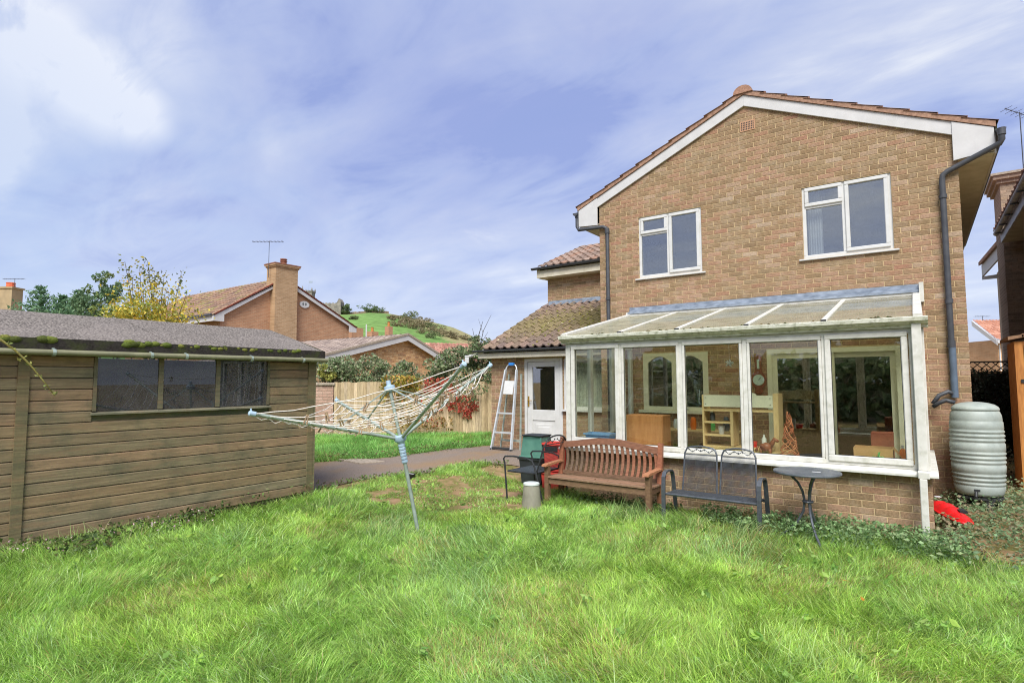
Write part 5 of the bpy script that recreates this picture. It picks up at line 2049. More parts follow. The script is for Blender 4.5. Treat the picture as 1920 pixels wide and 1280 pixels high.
for k, E_ in enumerate(ARMS):
    d = (E_ - hub)
    st = hub + d.normalized() * 0.05
    b = MB()
    b.tube([st, E_], 0.0185, 10)
    a_ = b.build('arm', M['galv'], rd_, smooth=True)
    b = MB()
    u_ = d.normalized()
    b.tube([E_ - u_ * 0.035, E_ + u_ * 0.02, E_ + u_ * 0.03], [0.025, 0.026, 0.015], 10)
    b.tube([E_ + ax * 0.0, E_ + ax * 0.05], 0.008, 6)
    b.build('end_cap', M['dryer_blue'], a_, smooth=True)
    b = MB()
    m_ = hub + d * FR + ax * 0.02
    s0 = topc + (m_ - topc).normalized() * 0.05
    b.bar(s0, m_, 0.020, 0.011, ax)
    b.build('strut', M['galv'], rd_)
lines_pts = []
for lv in range(9):
    f = 0.985 - lv * 0.082
    b = MB()
    for k in range(4):
        A_, B_ = hub + (ARMS[k] - hub) * f, hub + (ARMS[(k + 1) % 4] - hub) * f
        sag = RNG.uniform(0.07, 0.24) * f
        side = Vector((RNG.uniform(-0.03, 0.03), RNG.uniform(-0.03, 0.03), 0))
        pts = []
        for i in range(11):
            t = i / 10
            p = A_.lerp(B_, t) + Vector((0, 0, -sag * 4 * t * (1 - t) + (0.006 * math.sin(i * 2.3 + lv) if 0 < i < 10 else 0))) + side * math.sin(math.pi * t)
            pts.append(p)
        b.tube(pts, 0.0046, 5)
        lines_pts.append((k, lv, pts))
        # spare cord wound along the arm
        if lv < 8:
            A2 = hub + (ARMS[k] - hub) * (f - 0.082)
            q = A_.lerp(A2, 0.5) + Vector((0, 0, -RNG.uniform(0.03, 0.07)))
            b.tube([A_ - ax * 0.02, q, A2 - ax * 0.02], 0.004, 4)
    b.build('line', M['line'], rd_)
# clothes pegs
pm = MB()
pm.bar((-0.007, 0, 0.024), (-0.014, 0, -0.066), 0.012, 0.013, (0, 1, 0))
pm.bar((0.007, 0, 0.024), (0.014, 0, -0.066), 0.012, 0.013, (0, 1, 0))
pm.tube([(-0.012, 0, -0.005), (0.012, 0, -0.005)], 0.004, 5)
pme = pm.mesh('clothes_peg', M['peg'])
cand = [(k, lv, i) for k in range(4) for lv in range(9) for i in (2, 3, 5, 6, 8)]
RNG.shuffle(cand)
for (k, lv, i) in cand[:46]:
    p = [q for (a, c, q) in lines_pts if a == k and c == lv][0][i]
    o = bpy.data.objects.new('clothes_peg', pme)
    COL.objects.link(o)
    d = (ARMS[(k + 1) % 4] - ARMS[k])
    fl = math.pi if RNG.random() < 0.25 else 0
    o.location = p
    o.rotation_euler = (RNG.uniform(-0.5, 0.5) + fl * 0, fl + RNG.uniform(-0.4, 0.4), math.atan2(d.y, d.x) + RNG.uniform(-0.5, 0.5))
    tag(o, 'weathered clothes peg clipped on a sagging cord of the rotary line', 'clothes peg', 'clothes pegs on the rotary line')

# ------------------------------------------------------------------ water butt
wb = thing('water_butt', 'pale green ribbed plastic water butt on a dark stand at the house corner', 'water butt', (0.56, 9.22, 0.02))
c = (0.545, 9.20, 0.0)
prof = [(0.20, 0.17), (0.285, 0.185)]
R0 = 0.345
zs = [(0.185, 0.285), (0.26, 0.315), (0.305, 0.325)]
prof += zs[0:0] + [(0.300, 0.22), (0.318, 0.29)]
z = 0.30


def bulge(z):
    t = (z - 0.75) / 0.6
    return R0 - 0.045 * t * t


groups = [(0.30, 3), (0.565, 3), (0.83, 3)]
for gz0, n in groups:
    prof.append((bulge(gz0) - 0.012, gz0 + 0.002))
    for k in range(n):
        a = gz0 + k * 0.052
        for q in range(5):
            t = q / 4
            prof.append((bulge(a) - 0.014 + 0.018 * math.sin(math.pi * t), a + 0.006 + 0.044 * t))
    zt = gz0 + n * 0.052
    prof.append((bulge(zt) - 0.002, zt + 0.012))
    prof.append((bulge(zt + 0.09), zt + 0.092))
    prof.append((bulge(zt + 0.09) - 0.01, zt + 0.100))
prof += [(0.325, 1.10), (0.318, 1.16), (0.300, 1.20), (0.288, 1.215)]
b = MB()
b.lathe([(r * 0.80, z) for r, z in prof], c, 48)
bo = b.build('barrel', M['butt'], wb, smooth='all')
b = MB()
b.lathe([(r * 0.80, z) for r, z in [(0.292, 1.216), (0.30, 1.222), (0.30, 1.24), (0.285, 1.262), (0.24, 1.29), (0.16, 1.31), (0.06, 1.32)]], c, 40)
b.build('lid', M['butt'], wb, smooth='all')
b = MB()
for a in range(4):
    t = math.radians(45 + 90 * a - 20)
    x, y = c[0] + 0.19 * math.cos(t), c[1] + 0.19 * math.sin(t)
    b.box(x - 0.04, x + 0.04, y - 0.04, y + 0.04, -0.06, 0.165)
b.lathe([(0.235, 0.14), (0.235, 0.169)], c, 24)
b.build('stand', M['butt_dark'], wb)
b = MB()
ta = math.radians(-100)
t0 = np.array([c[0] + 0.235 * math.cos(ta), c[1] + 0.235 * math.sin(ta), 0.24])
o_ = np.array([math.cos(ta), math.sin(ta), 0])
b.tube([t0 - o_ * 0.02, t0 + o_ * 0.07, t0 + o_ * 0.09 - [0, 0, 0.05]], 0.016, 8)
b.box(t0[0] - 0.03, t0[0] + 0.03, t0[1] - 0.07, t0[1] - 0.045, 0.25, 0.275)
b.build('tap', M['black_metal'], wb)

# red moulded sledge
sl = thing('red_sledge', 'bright red plastic sledge lying upside down in weeds by the conservatory corner', 'sledge', (0.22, 8.15, 0.06))
b = MB()
nx, ny = 20, 10
vs, fs = [], []
p0, p1 = np.array([0.06, 8.50, 0.12]), np.array([0.36, 7.86, 0.05])
du = p1 - p0
wv = np.cross(du / np.linalg.norm(du), [0, 0, 1])
for i in range(nx + 1):
    f = i / nx
    wd = 0.115 * (math.sin(math.pi * min(1, max(0.03, f * 0.96 + 0.02))) ** 0.45)
    for j in range(ny + 1):
        g = j / ny * 2 - 1
        hgt = 0.095 * (1 - abs(g) ** 3) * math.sin(math.pi * (0.08 + 0.86 * f)) ** 0.6
        if abs(g) < 0.65 and 0.2 < f < 0.8:
            hgt += 0.010 * (1 if (int(f * 20) % 4) < 2 else -1)
        vs.append(p0 + du * f + wv * wd * g + [0, 0, hgt + (0.012 if abs(g) > 0.99 else 0)])
for i in range(nx):
    for j in range(ny):
        q = i * (ny + 1) + j
        fs.append((q, q + 1, q + ny + 2, q + ny + 1))
b.add(vs, fs)
b.build('hull', M['red_plastic'], sl, smooth=True)
b = MB()
for j in (0, ny):
    b.tube([vs[i * (ny + 1) + j] for i in range(nx + 1)], 0.012, 6)
b.build('rim', M['red_plastic'], sl, smooth='all')
b = MB()
q0 = p0 + du * 0.14 + [0, 0, 0.125]
b.bar(q0, q0 + du * 0.06, 0.06, 0.004)
b.build('sticker', M['curtain'], sl)
b = MB()
q0 = p0 + du * 0.62 + np.array([0, 0, 0.078]) - wv * 0.05
b.bar(q0, q0 + du * 0.13, 0.075, 0.03)
b.build('grip_hole_shade', M['black_metal'], sl)  # solid dark block on the hull, painting the shade of a grip hole

# concrete access cover beside the path
b = MB()
pts = [(-9.27, 7.08), (-8.45, 6.97), (-8.26, 7.37), (-9.12, 7.42)]
b.prism([(x, y, 0.055) for x, y in pts], (0, 0, 0.05))
tag(b.build('concrete_slab', M['concrete'], None, bevel=0.008), 'pale flat concrete slab lying at the far edge of the asphalt path', 'slab')
# ------------------------------------------------------------------ beyond the garden
def at_x(u, v, x):
    d = ray(u, v)
    return CAM + d * ((x - CAM[0]) / d[0])


def at_y(u, v, y):
    d = ray(u, v)
    return CAM + d * ((y - CAM[1]) / d[1])


# fence of upright boards and the brick wall beside it
FA, FB = np.array([-12.35, 9.25]), np.array([-8.9, 12.35])
fd = (FB - FA) / np.linalg.norm(FB - FA)
fn = np.array([fd[1], -fd[0]])             # faces the garden
LF = float(np.linalg.norm(FB - FA))
bw = thing('brick_garden_wall', 'low pinkish brick garden wall with flat coping at the end of the board fence', 'wall', (-12.6, 9.0, 0.1))
W0 = FA - fd * 2.4
W1 = FA + fd * 0.0
b = MB()
wl = 2.4 - 0.30
def fpt(s, o, z):
    p = W0 + fd * s + fn * o
    return (p[0], p[1], z)
b.prism([fpt(0, 0, 0.0), fpt(wl + 0.3, 0, 0.0), fpt(wl + 0.3, -0.2, 0.0), fpt(0, -0.2, 0.0)], (0, 0, 1.50))
b.build('wall', M['mortar_grey'], bw)
bb = Bricks(bw, cols=PINK, wts=np.ones(5) / 5, n=300, key='p')
bb.wall((*W0, 0.0), (*fd, 0), (*fn, 0), wl + 0.3, 0, 1.5)
bb.finish()
b = MB()
b.prism([fpt(-0.03, 0.05, 1.505), fpt(wl + 0.34, 0.05, 1.505), fpt(wl + 0.34, -0.25, 1.505), fpt(-0.03, -0.25, 1.505)], (0, 0, 0.07))
b.build('coping', M['concrete'], bw, bevel=0.01)
fe = thing('board_fence', 'weathered upright board fence closing the garden between brick wall and house', 'fence', (-10.6, 10.8, 0.15))
FCOL = [(196, 174, 138), (184, 164, 130), (204, 182, 148), (176, 154, 120), (190, 170, 140)]
pitch = 0.083
nb_ = int(LF / pitch)
for i in range(nb_ + 4):
    b = MB()
    s = i * pitch + 0.02
    p, q = FA + fd * s, FA + fd * (s + pitch * 0.95)
    th = 0.018
    zt = 1.585 + RNG.uniform(-0.012, 0.012) + 0.0 * s
    o0 = fn * (0.022 if i % 2 else 0.012)
    b.prism([(*(p + o0), 0.05), (*(q + o0 * 0.3), 0.05), (*(q - fn * th), 0.05), (*(p - fn * th), 0.05)], (0, 0, zt - 0.05), wm(FCOL[RNG.integers(5)], RNG.uniform(0.88, 1.08)))
    b.build('board', M['fence_wood'], fe)
for z in (0.45, 1.3):
    b = MB()
    b.bar((*(FA - fn * 0.045), z), (*(FB - fn * 0.045), z), 0.05, 0.07, c=wm((150, 130, 100)))
    b.build('rail', M['fence_wood'], fe)

# brick pattern for walls too far away to pick bricks apart
def farbrick(name, c1, c2, mo, axis='x'):
    m = mat(name, (0.5, 0.5, 0.5), rough=0.95, spec=0.1)
    t = m.node_tree
    g = t.nodes.new('ShaderNodeNewGeometry')
    s = t.nodes.new('ShaderNodeSeparateXYZ')
    t.links.new(g.outputs['Position'], s.inputs[0])
    cbn = t.nodes.new('ShaderNodeCombineXYZ')
    t.links.new(s.outputs['Y' if axis == 'x' else 'X'], cbn.inputs[0])
    t.links.new(s.outputs['Z'], cbn.inputs[1])
    bt = t.nodes.new('ShaderNodeTexBrick')
    t.links.new(cbn.outputs[0], bt.inputs['Vector'])
    bt.inputs['Scale'].default_value = 1.0
    bt.inputs['Brick Width'].default_value = 0.225
    bt.inputs['Row Height'].default_value = 0.075
    bt.inputs['Mortar Size'].default_value = 0.007
    bt.inputs['Color1'].default_value = (*wm(c1), 1)
    bt.inputs['Color2'].default_value = (*wm(c2), 1)
    bt.inputs['Mortar'].default_value = (*wm(mo), 1)
    nz = t.nodes.new('ShaderNodeTexNoise')
    t.links.new(g.outputs['Position'], nz.inputs['Vector'])
    nz.inputs['Scale'].default_value = 1.4
    nz.inputs['Detail'].default_value = 7
    mr = t.nodes.new('ShaderNodeMapRange')
    t.links.new(nz.outputs[0], mr.inputs[0])
    mr.inputs[3].default_value, mr.inputs[4].default_value = 0.72, 1.25
    cc = t.nodes.new('ShaderNodeCombineXYZ')
    for i in range(3):
        t.links.new(mr.outputs[0], cc.inputs[i])
    mx = t.nodes.new('ShaderNodeMix')
    mx.data_type, mx.blend_type = 'RGBA', 'MULTIPLY'
    mx.inputs[0].default_value = 1
    t.links.new(bt.outputs['Color'], mx.inputs[6])
    t.links.new(cc.outputs[0], mx.inputs[7])
    t.links.new(mx.outputs[2], t.nodes['Principled BSDF'].inputs['Base Color'])
    bp = t.nodes.new('ShaderNodeBump')
    bp.inputs['Strength'].default_value = 0.5
    bp.inputs['Distance'].default_value = 0.006
    t.links.new(bt.outputs['Fac'], bp.inputs['Height'])
    bp.invert = True
    t.links.new(bp.outputs[0], t.nodes['Principled BSDF'].inputs['Normal'])
    return m


FBX = farbrick('far_brick', (182, 138, 106), (166, 124, 96), (184, 156, 126), 'x')
FBY = farbrick('far_brick_side', (170, 134, 98), (152, 118, 88), (176, 150, 120), 'y')
FBG = farbrick('grey_brick', (152, 130, 112), (134, 114, 98), (164, 148, 130), 'y')
FBT = farbrick('tan_brick', (204, 166, 120), (188, 148, 104), (190, 166, 128), 'x')
FBTY = farbrick('tan_brick_side', (206, 164, 124), (190, 148, 110), (200, 174, 140), 'y')
FROOF = [(132, 108, 92), (142, 116, 96), (120, 98, 86), (146, 122, 98), (138, 108, 90)]

# neighbour with the big chimney
NX = -27.5
nb = thing('neighbour_house', 'brick house with tall central chimney breast on its gable beyond the shed', 'house', (NX - 5, 17.3, 0))
ya, yb, yap, zev, zap = 13.95, 21.6, 17.3, 4.95, 7.02
b = MB()
b.prism([(NX, ya, -0.5), (NX, yb, -0.5), (NX, yb, zev), (NX, yap, zap), (NX, ya, zev)], (-11, 0, 0))
b.build('wall', FBX, nb)
b = MB()
b.box(NX - 10.99, NX - 0.01, ya - 0.006, ya - 0.001, -0.5, 4.9)
b.build('side_wall', FBY, nb)
b = MB()
b.box(NX + 0.002, NX + 0.42, 16.55, 17.85, -0.5, 7.62)
b.box(NX - 0.4, NX + 0.002, 16.55, 17.85, 6.2, 7.62)
b.box(NX - 0.45, NX + 0.47, 16.50, 17.90, 7.62, 7.70)
b.box(NX - 0.50, NX + 0.52, 16.45, 17.95, 7.70, 7.78)
chm = b.build('chimney', farbrick('chimney_brick', (178, 148, 114), (160, 130, 98), (182, 158, 128), 'x'), nb)
b = MB()
b.box(NX - 0.52, NX + 0.54, 16.43, 17.97, 7.78, 7.83)
b.lathe([(0.17, 7.83), (0.15, 8.02), (0.19, 8.03), (0.19, 8.07), (0.14, 8.08), (0.14, 8.13), (0.19, 8.14), (0.18, 8.18)], (NX, 17.25, 0), 14)
b.build('chimney_pot', mat('pot', wm((150, 100, 78)), wm((126, 84, 68)), 9, rough=0.9), chm)
sN = (zap - zev) / (yap - ya)
nt_ = Tiles(nb, 300)
hl = math.hypot(yap - ya + 0.45, sN * (yap - ya + 0.45))
nt_.slope((NX - 11, ya - 0.45, zev - 0.45 * sN + 0.14), (1, 0, 0), (0, 1, sN), 11.25, hl, tw=0.33, gauge=0.36, amp=0.03,
          pick=lambda p, a, q: FROOF[RNG.integers(5)] if RNG.random() > 0.12 else (134, 122, 84))
nt_.slope((NX - 11, yb + 0.45, zev - 0.45 * sN + 0.14), (1, 0, 0), (0, -1, (zap - zev) / (yb - yap)), 11.25, math.hypot(yb - yap + 0.45, 2.3), tw=0.33, gauge=0.36, amp=0.03, cols=FROOF)
nt_.finish()
b = MB()
b.prism([(NX - 11, ya - 0.40, zev - 0.40 * sN + 0.09), (NX - 11, yap, zap + 0.09), (NX - 11, yb + 0.4, zev - 0.4 * sN + 0.09), (NX - 11, yap, zap + 0.02)], (11.2, 0, 0))
b.build('roof', M['felt_dark'], nb)
for (yy_, yf_) in ((ya, -1), (yb, 1)):
    b = MB()
    ye = yy_ + yf_ * 0.42
    ze = zev - 0.42 * sN
    yq, zq = (16.55, zap - 0.75 * sN) if yf_ < 0 else (17.85, zap - 0.55 * sN)
    b.prism([(NX + 0.14, ye, ze + 0.11), (NX + 0.14, yq, zq + 0.11), (NX + 0.14, yq, zq - 0.10), (NX + 0.14, yy_ - yf_ * 0.1, zev - 0.08), (NX + 0.14, yy_ - yf_ * 0.1, ze - 0.16), (NX + 0.14, ye, ze - 0.16)], (0.05, 0, 0))
    b.build('barge_board', M['white_board'], nb)
    b = MB()
    b.prism([(NX + 0.12, ye - yf_ * 0.05, ze + 0.12), (NX + 0.12, yq, zq + 0.12), (NX + 0.12, yq, zq + 0.20), (NX + 0.12, ye - yf_ * 0.05, ze + 0.20)], (0.10, 0, 0))
    b.build('verge', mat('verge_red', wm((150, 84, 66)), wm((128, 72, 58)), 6, rough=0.9), nb)
b = MB()
b.box(NX - 10.9, NX + 0.13, ya - 0.42, ya - 0.38, zev - 0.42, zev - 0.12)
b.build('fascia', M['white_board'], nb)
b = MB()
b.box(NX - 10.9, NX + 0.1, ya - 0.53, ya - 0.43, zev - 0.16, zev - 0.06)
b.build('gutter', M['pipe'], nb)
# side window with red blinds
b = MB()
wx0, wx1 = NX - 3.3, NX - 0.75
for (x0, x1, z0, z1) in ((wx0, wx1, 4.22, 4.3), (wx0, wx1, 2.9, 2.98), (wx0, wx0 + 0.09, 2.98, 4.22), (wx1 - 0.09, wx1, 2.98, 4.22), (wx0 + 0.82, wx0 + 0.92, 2.98, 4.22), (wx0 + 1.65, wx0 + 1.75, 2.98, 4.22)):
    b.box(x0, x1, ya - 0.06, ya - 0.01, z0, z1)
wn = b.build('window', M['upvc'], nb)
for k in range(3):
    x0 = wx0 + 0.1 + k * 0.83
    for j in range(9):
        b = MB()
        b.box(x0, x0 + 0.70, ya - 0.03, ya - 0.012, 2.99 + j * 0.136, 2.99 + j * 0.136 + 0.122)
        b.build('blind', mat('blind', wm((196, 92, 84))) if (k, j) == (0, 0) else bpy.data.materials['blind'], wn)
# oval plate on the gable
pc_ = at_x(570, 571, NX)
b = MB()
t = np.linspace(0, 2 * math.pi, 24, endpoint=False)
b.prism([(NX + 0.002, pc_[1] + 0.30 * math.cos(a), pc_[2] + 0.19 * math.sin(a)) for a in t], (0.06, 0, 0))
pl_ = b.build('oval_plate', M['upvc'], nb)
b = MB()
for dy in (-0.09, 0.07):
    b.prism([(NX + 0.063, pc_[1] + dy + 0.055 * math.cos(a), pc_[2] + 0.02 + 0.085 * math.sin(a)) for a in t], (0.004, 0, 0))
b.build('mark', mat('mark', wm((120, 124, 122))), pl_)


def aerial(c, ln, dirv, name, label, n=9, mast=1.0, r=0.012):
    t_ = thing(name, label, 'aerial', tuple(c - np.array([0, 0, mast])))
    c = np.array(c, float)
    d = np.array(dirv, float)
    d /= np.linalg.norm(d)
    e = np.cross(d, [0, 0, 1])
    MB().tube([c - [0, 0, mast], c + [0, 0, 0.04]], r * 1.3, 6).build('mast', M['pipe'], t_)
    b = MB()
    b.tube([c - d * ln * 0.55, c + d * ln * 0.45], r, 5)
    for k in range(n):
        p = c + d * ln * (-0.5 + 0.92 * k / (n - 1))
        b.tube([p - e * 0.18, p + e * 0.18], r * 0.6, 4)
        b.tube([p - [0, 0, 0.05], p + [0, 0, 0.05]], r * 0.5, 4)
    b.build('boom', M['pipe'], t_)


rt = RMN[:, 0]
aerial(at_x(505, 453, NX), 1.65, rt, 'tv_aerial', 'long thin television aerial on a mast beside the central chimney', mast=1.9)

# low garage with white barge boards
GX = -18.0
ga = thing('neighbour_garage', 'low tan brick garage gable with white barge boards behind the bushes', 'garage', (GX - 4, 17.0, 0.2))
gl, gap_, gr = at_x(609, 665, GX), at_x(764, 627, GX), at_x(827, 667, GX)
sl1 = (gap_[2] - gl[2]) / (gap_[1] - gl[1])
sl2 = (gap_[2] - gr[2]) / (gr[1] - gap_[1])
yl, yr = gl[1] - 0.7, gr[1] + 1.1
fz = lambda y: gap_[2] - (sl1 * (gap_[1] - y) if y < gap_[1] else sl2 * (y - gap_[1]))
b = MB()
b.prism([(GX - 0.2, yl + 0.5, 0), (GX - 0.2, yr - 0.4, 0), (GX - 0.2, yr - 0.4, fz(yr - 0.4) - 0.12), (GX - 0.2, gap_[1], gap_[2] - 0.1), (GX - 0.2, yl + 0.5, fz(yl + 0.5) - 0.12)], (-8.9, 0, 0))
b.build('wall', M['mortar'], ga)
TAN = [(204, 164, 118), (196, 154, 108), (212, 174, 128), (186, 144, 102), (176, 132, 96), (160, 122, 92)]
gb = Bricks(ga, cols=TAN, wts=np.array([.26, .24, .2, .14, .1, .06]), n=300, key='t')
gb.wall((GX - 0.2, yl + 0.5, 0.9), (0, 1, 0), (1, 0, 0), yr - yl - 0.9, 0, 2.9, keep=lambda cx, z, l: z + 0.9 < fz(yl + 0.5 + cx) - 0.16)
gb.finish()
gt2 = Tiles(ga, 300)
TG = [(144, 128, 118), (154, 138, 126), (134, 120, 112), (164, 148, 136)]
gt2.slope((GX, yl, fz(yl)), (-1, 0, 0), (0, 1, sl1), 9.3, (gap_[1] - yl) * math.hypot(1, sl1), tw=0.30, gauge=0.34, amp=0.035, cols=TG)
gt2.slope((GX, yr, fz(yr)), (-1, 0, 0), (0, -1, sl2), 9.3, (yr - gap_[1]) * math.hypot(1, sl2), tw=0.30, gauge=0.34, amp=0.035, cols=TG, vis=lambda p: False)
gt2.finish()
for (y0, z0) in ((yl, fz(yl)), (yr, fz(yr))):
    b = MB()
    b.prism([(GX + 0.01, y0, z0 - 0.03), (GX + 0.01, gap_[1], gap_[2] - 0.03), (GX + 0.01, gap_[1], gap_[2] - 0.26), (GX + 0.01, y0, z0 - 0.26)], (0.04, 0, 0))
    b.build('barge_board', M['white_board'], ga)
    b = MB()
    b.prism([(GX - 0.03, y0, z0 - 0.025), (GX - 0.03, gap_[1], gap_[2] - 0.025), (GX - 0.03, gap_[1], gap_[2] + 0.06), (GX - 0.03, y0, z0 + 0.06)], (0.11, 0, 0))
    b.build('verge', M['concrete'], ga)

# red roofed house further off behind the garage
p0, p1 = at_depth(668, 641, 44), at_depth(905, 645, 47)
rh = thing('red_roof_house', 'distant house with long red tiled roof below the green hill', 'house', (p0 + p1) / 2 * [1, 1, 0])
d = (p1 - p0)
d[2] = 0
Ld = np.linalg.norm(d)
d /= Ld
nrm2 = np.array([d[1], -d[0], 0])
if np.dot(nrm2, -p0) < 0:
    nrm2 = -nrm2
b = MB()
base_ = [p0 + nrm2 * 3.2, p1 + nrm2 * 3.2, p1 - nrm2 * 3.2, p0 - nrm2 * 3.2]
b.prism([(q[0], q[1], -0.5) for q in base_], (0, 0, p0[2] - 1.8 + 0.5))
b.build('wall', FBT, rh)
rt2 = Tiles(rh, 300)
RC = [(158, 112, 96), (168, 122, 106), (148, 104, 90), (176, 134, 116)]
e0 = p0 + nrm2 * 3.5 - [0, 0, 1.9]
sl3 = (-nrm2 * 3.5 + [0, 0, 1.9])
rt2.slope(e0, d, sl3, Ld, np.linalg.norm(sl3), tw=0.32, gauge=0.36, amp=0.04, cols=RC)
rt2.finish()
MB().prism([tuple(e0 - [0, 0, 0.05]), tuple(e0 + d * Ld - [0, 0, 0.05]), tuple(e0 + d * Ld + sl3 - [0, 0, 0.05]), tuple(e0 + sl3 - [0, 0, 0.05])], (0, 0, -0.08)).build('roof', M['felt_dark'], rh)
for (u, v, w_, h_) in ((729, 612, 0.45, 1.2), (698, 622, 0.7, 0.7)):
    q = at_depth(u, v, 46)
    b = MB()
    b.box(q[0] - w_ / 2, q[0] + w_ / 2, q[1] - w_ / 2, q[1] + w_ / 2, q[2] - h_, q[2])
    ch_ = b.build('chimney', FBX, rh)
    b = MB()
    b.lathe([(0.12, 0), (0.1, 0.35), (0.13, 0.38)], q, 10)
    b.build('chimney_pot', M['orange_wood'], ch_)
q = at_depth(662, 615, 40)
gh = thing('brick_gable_stub', 'low brick chimney stub beside the barge foot of the tall chimney house', 'chimney', (q[0], q[1], 0))
MB().box(q[0] - 0.5, q[0] + 0.5, q[1] - 0.5, q[1] + 0.5, 2.0, q[2]).build('stack', FBX, gh)
q = at_depth(687, 608, 44)
tag(MB().tube([(q[0], q[1], 3), tuple(q)], 0.05, 6).build('pole', M['upvc'], None), 'thin pale pole standing before the green hill field', 'pole')

# ------------------------------------------------------------------ the hill and what stands on it
SKY = [(-200, 640), (100, 622), (300, 596), (450, 584), (560, 584), (620, 586), (660, 586), (690, 583), (725, 585), (750, 590), (775, 595), (800, 600), (825, 606), (850, 613), (870, 622), (885, 629), (900, 641), (920, 660), (945, 685), (980, 706), (1100, 711)]
SU, SV = zip(*SKY)


def hill_z(u, t):
    v = np.interp(u, SU, SV)
    zt = 1.6 + (714 - v - 3.4 * (960 - u) / 960) * 250 / CAM_F
    s = np.clip((t - 95) / 155.0, 0, 1)
    f = s * s * (3 - 2 * s) * 0.55 + 0.45 * s
    return zt * f - np.clip(t - 250, 0, 200) * 0.10


def hill_pt(u, t):
    d = ray(u, 714)
    h = d[:2] * t
    return np.array([h[0], h[1], float(hill_z(u, t))])


us = np.linspace(-200, 1100, 200)
ts = np.concatenate([np.linspace(90, 250, 70), np.linspace(254, 340, 8)])
V = np.array([[hill_pt(u, t) for u in us] for t in ts])
nu, nt2 = len(us), len(ts)
UU, TT = np.meshgrid(us, ts)
Cc = np.zeros((nt2, nu, 3))
g1, g2, br, ol = (np.array(lin(c)) for c in ((110, 140, 78), (100, 130, 72), (156, 138, 104), (130, 134, 90)))
n1_ = vnoise(UU * 0.05, TT * 0.06, 31, 4)
n2_ = vnoise(UU * 0.015, TT * 0.03, 33, 3)
pv = np.array([[project(V[j, i])[1] for i in range(nu)] for j in range(nt2)])
edge = 757 + (pv - 600) * 2.2
fld = 1 / (1 + np.exp((UU - edge + (n1_ - 0.5) * 26) / 3.0))
top_ = 1 / (1 + np.exp((TT - 236) / 2.5))
fld = fld * top_
wild = br * (1 - n1_[..., None]) + ol * n1_[..., None]
green_r = np.exp(-(((UU - 822) / 22) ** 2 + ((pv - 612) / 5.0) ** 2))[..., None]
wild = wild * (1 - green_r * 0.7) + g2 * green_r * 0.7
Cc = wild * (1 - fld[..., None]) + (g1 * n2_[..., None] + g2 * (1 - n2_[..., None])) * fld[..., None]
i = (np.arange(nt2 - 1)[:, None] * nu + np.arange(nu - 1)[None, :]).ravel()
T = np.concatenate([np.stack([i, i + 1, i + nu + 1], 1), np.stack([i, i + nu + 1, i + nu], 1)])
tag(link('hill', np_mesh('hill', V.reshape(-1, 3), T, Cc.reshape(-1, 3), mat('hillside', attr=True, scale=0.35, rough=1.0, spec=0.05, detail=9, bump=0.6, bscale=0.5), True)), kind='structure')

HBC = [(108, 124, 80), (120, 134, 88), (98, 112, 74), (130, 128, 92)]
HBC2 = [(144, 130, 98), (130, 122, 90), (154, 138, 108), (122, 120, 84)]


def crown_pts(c, r, n, clumps=9, flat=1.0):
    """leaf positions gathered in clumps inside an ellipsoid"""
    cs = RNG.normal(size=(clumps, 3))
    cs /= np.linalg.norm(cs, axis=1)[:, None]
    cs *= (RNG.uniform(0.25, 0.85, clumps) ** 0.5)[:, None]
    k = RNG.integers(clumps, size=n)
    p = RNG.normal(size=(n, 3))
    p /= np.linalg.norm(p, axis=1)[:, None]
    p *= (RNG.uniform(0.2, 1, n) ** 0.4)[:, None] * RNG.uniform(0.28, 0.5, clumps)[k][:, None]
    return np.asarray(c) + (cs[k] + p) * np.asarray(r)


def bush(name, label, cat, c, r, n, size, cols, group=None, stems=5, wts=None, clumps=12, trunk=0.04, zfoot=None, nm='foliage', m='leaf', jit=0.16):
    c = np.array(c, float)
    r = np.array(r, float)
    zf = c[2] - r[2] if zfoot is None else zfoot
    t_ = thing(name, label, cat, (c[0], c[1], zf), group)
    P = crown_pts(c, r, n, clumps)
    leaves(nm, P, size, palette(n, cols, wts, jit), M[m], t_)
    b = MB()
    for k in range(stems):
        e = P[RNG.integers(n)]
        q = np.array([c[0] + RNG.normal() * r[0] * 0.12, c[1] + RNG.normal() * r[1] * 0.12, zf])
        mid = (q + e) / 2 + RNG.normal(size=3) * r * 0.08
        b.tube([q, mid, e], [trunk, trunk * 0.7, trunk * 0.3], 5)
    b.build('trunk' if cat == 'tree' else 'stem', M['bark'], t_)
    return t_


for (u, v, rx, rz, k) in ((742, 606, 4.4, 2.6, 1), (752, 600, 3.2, 2.2, 1), (768, 597, 3.6, 2.8, 0), (772, 607, 4.6, 3.0, 1), (792, 604, 4.0, 2.4, 1), (781, 613, 4.2, 2.6, 1), (806, 611, 3.0, 1.7, 0), (800, 622, 4.2, 2.2, 1), (818, 620, 4.4, 2.2, 1), (838, 628, 4.2, 1.8, 1), (856, 632, 4.0, 1.6, 1), (812, 630, 4.0, 1.9, 0), (872, 634, 3.4, 1.3, 1), (662, 597, 2.2, 1.0, 0), (735, 596, 2.4, 1.3, 1)):
    # walk down the slope to the point that shows at this height
    best = min(np.linspace(110, 249, 90), key=lambda t: abs(project(hill_pt(u, t))[1] - (v + rz * 2)))
    q = hill_pt(u, best)
    s = best / 250
    bush('hill_bush', ('dark green scrub bush growing on the hillside', 'brown leaved scrub bush growing on the hillside')[k], 'bush', q + [0, 0, rz * 0.7 * s], (rx * s, rx * s, rz * s), 700, 0.62 * s, HBC if k == 0 else HBC2,
         group='dark green bushes on the hillside' if k == 0 else 'brown bushes on the hillside', stems=2, trunk=0.1)
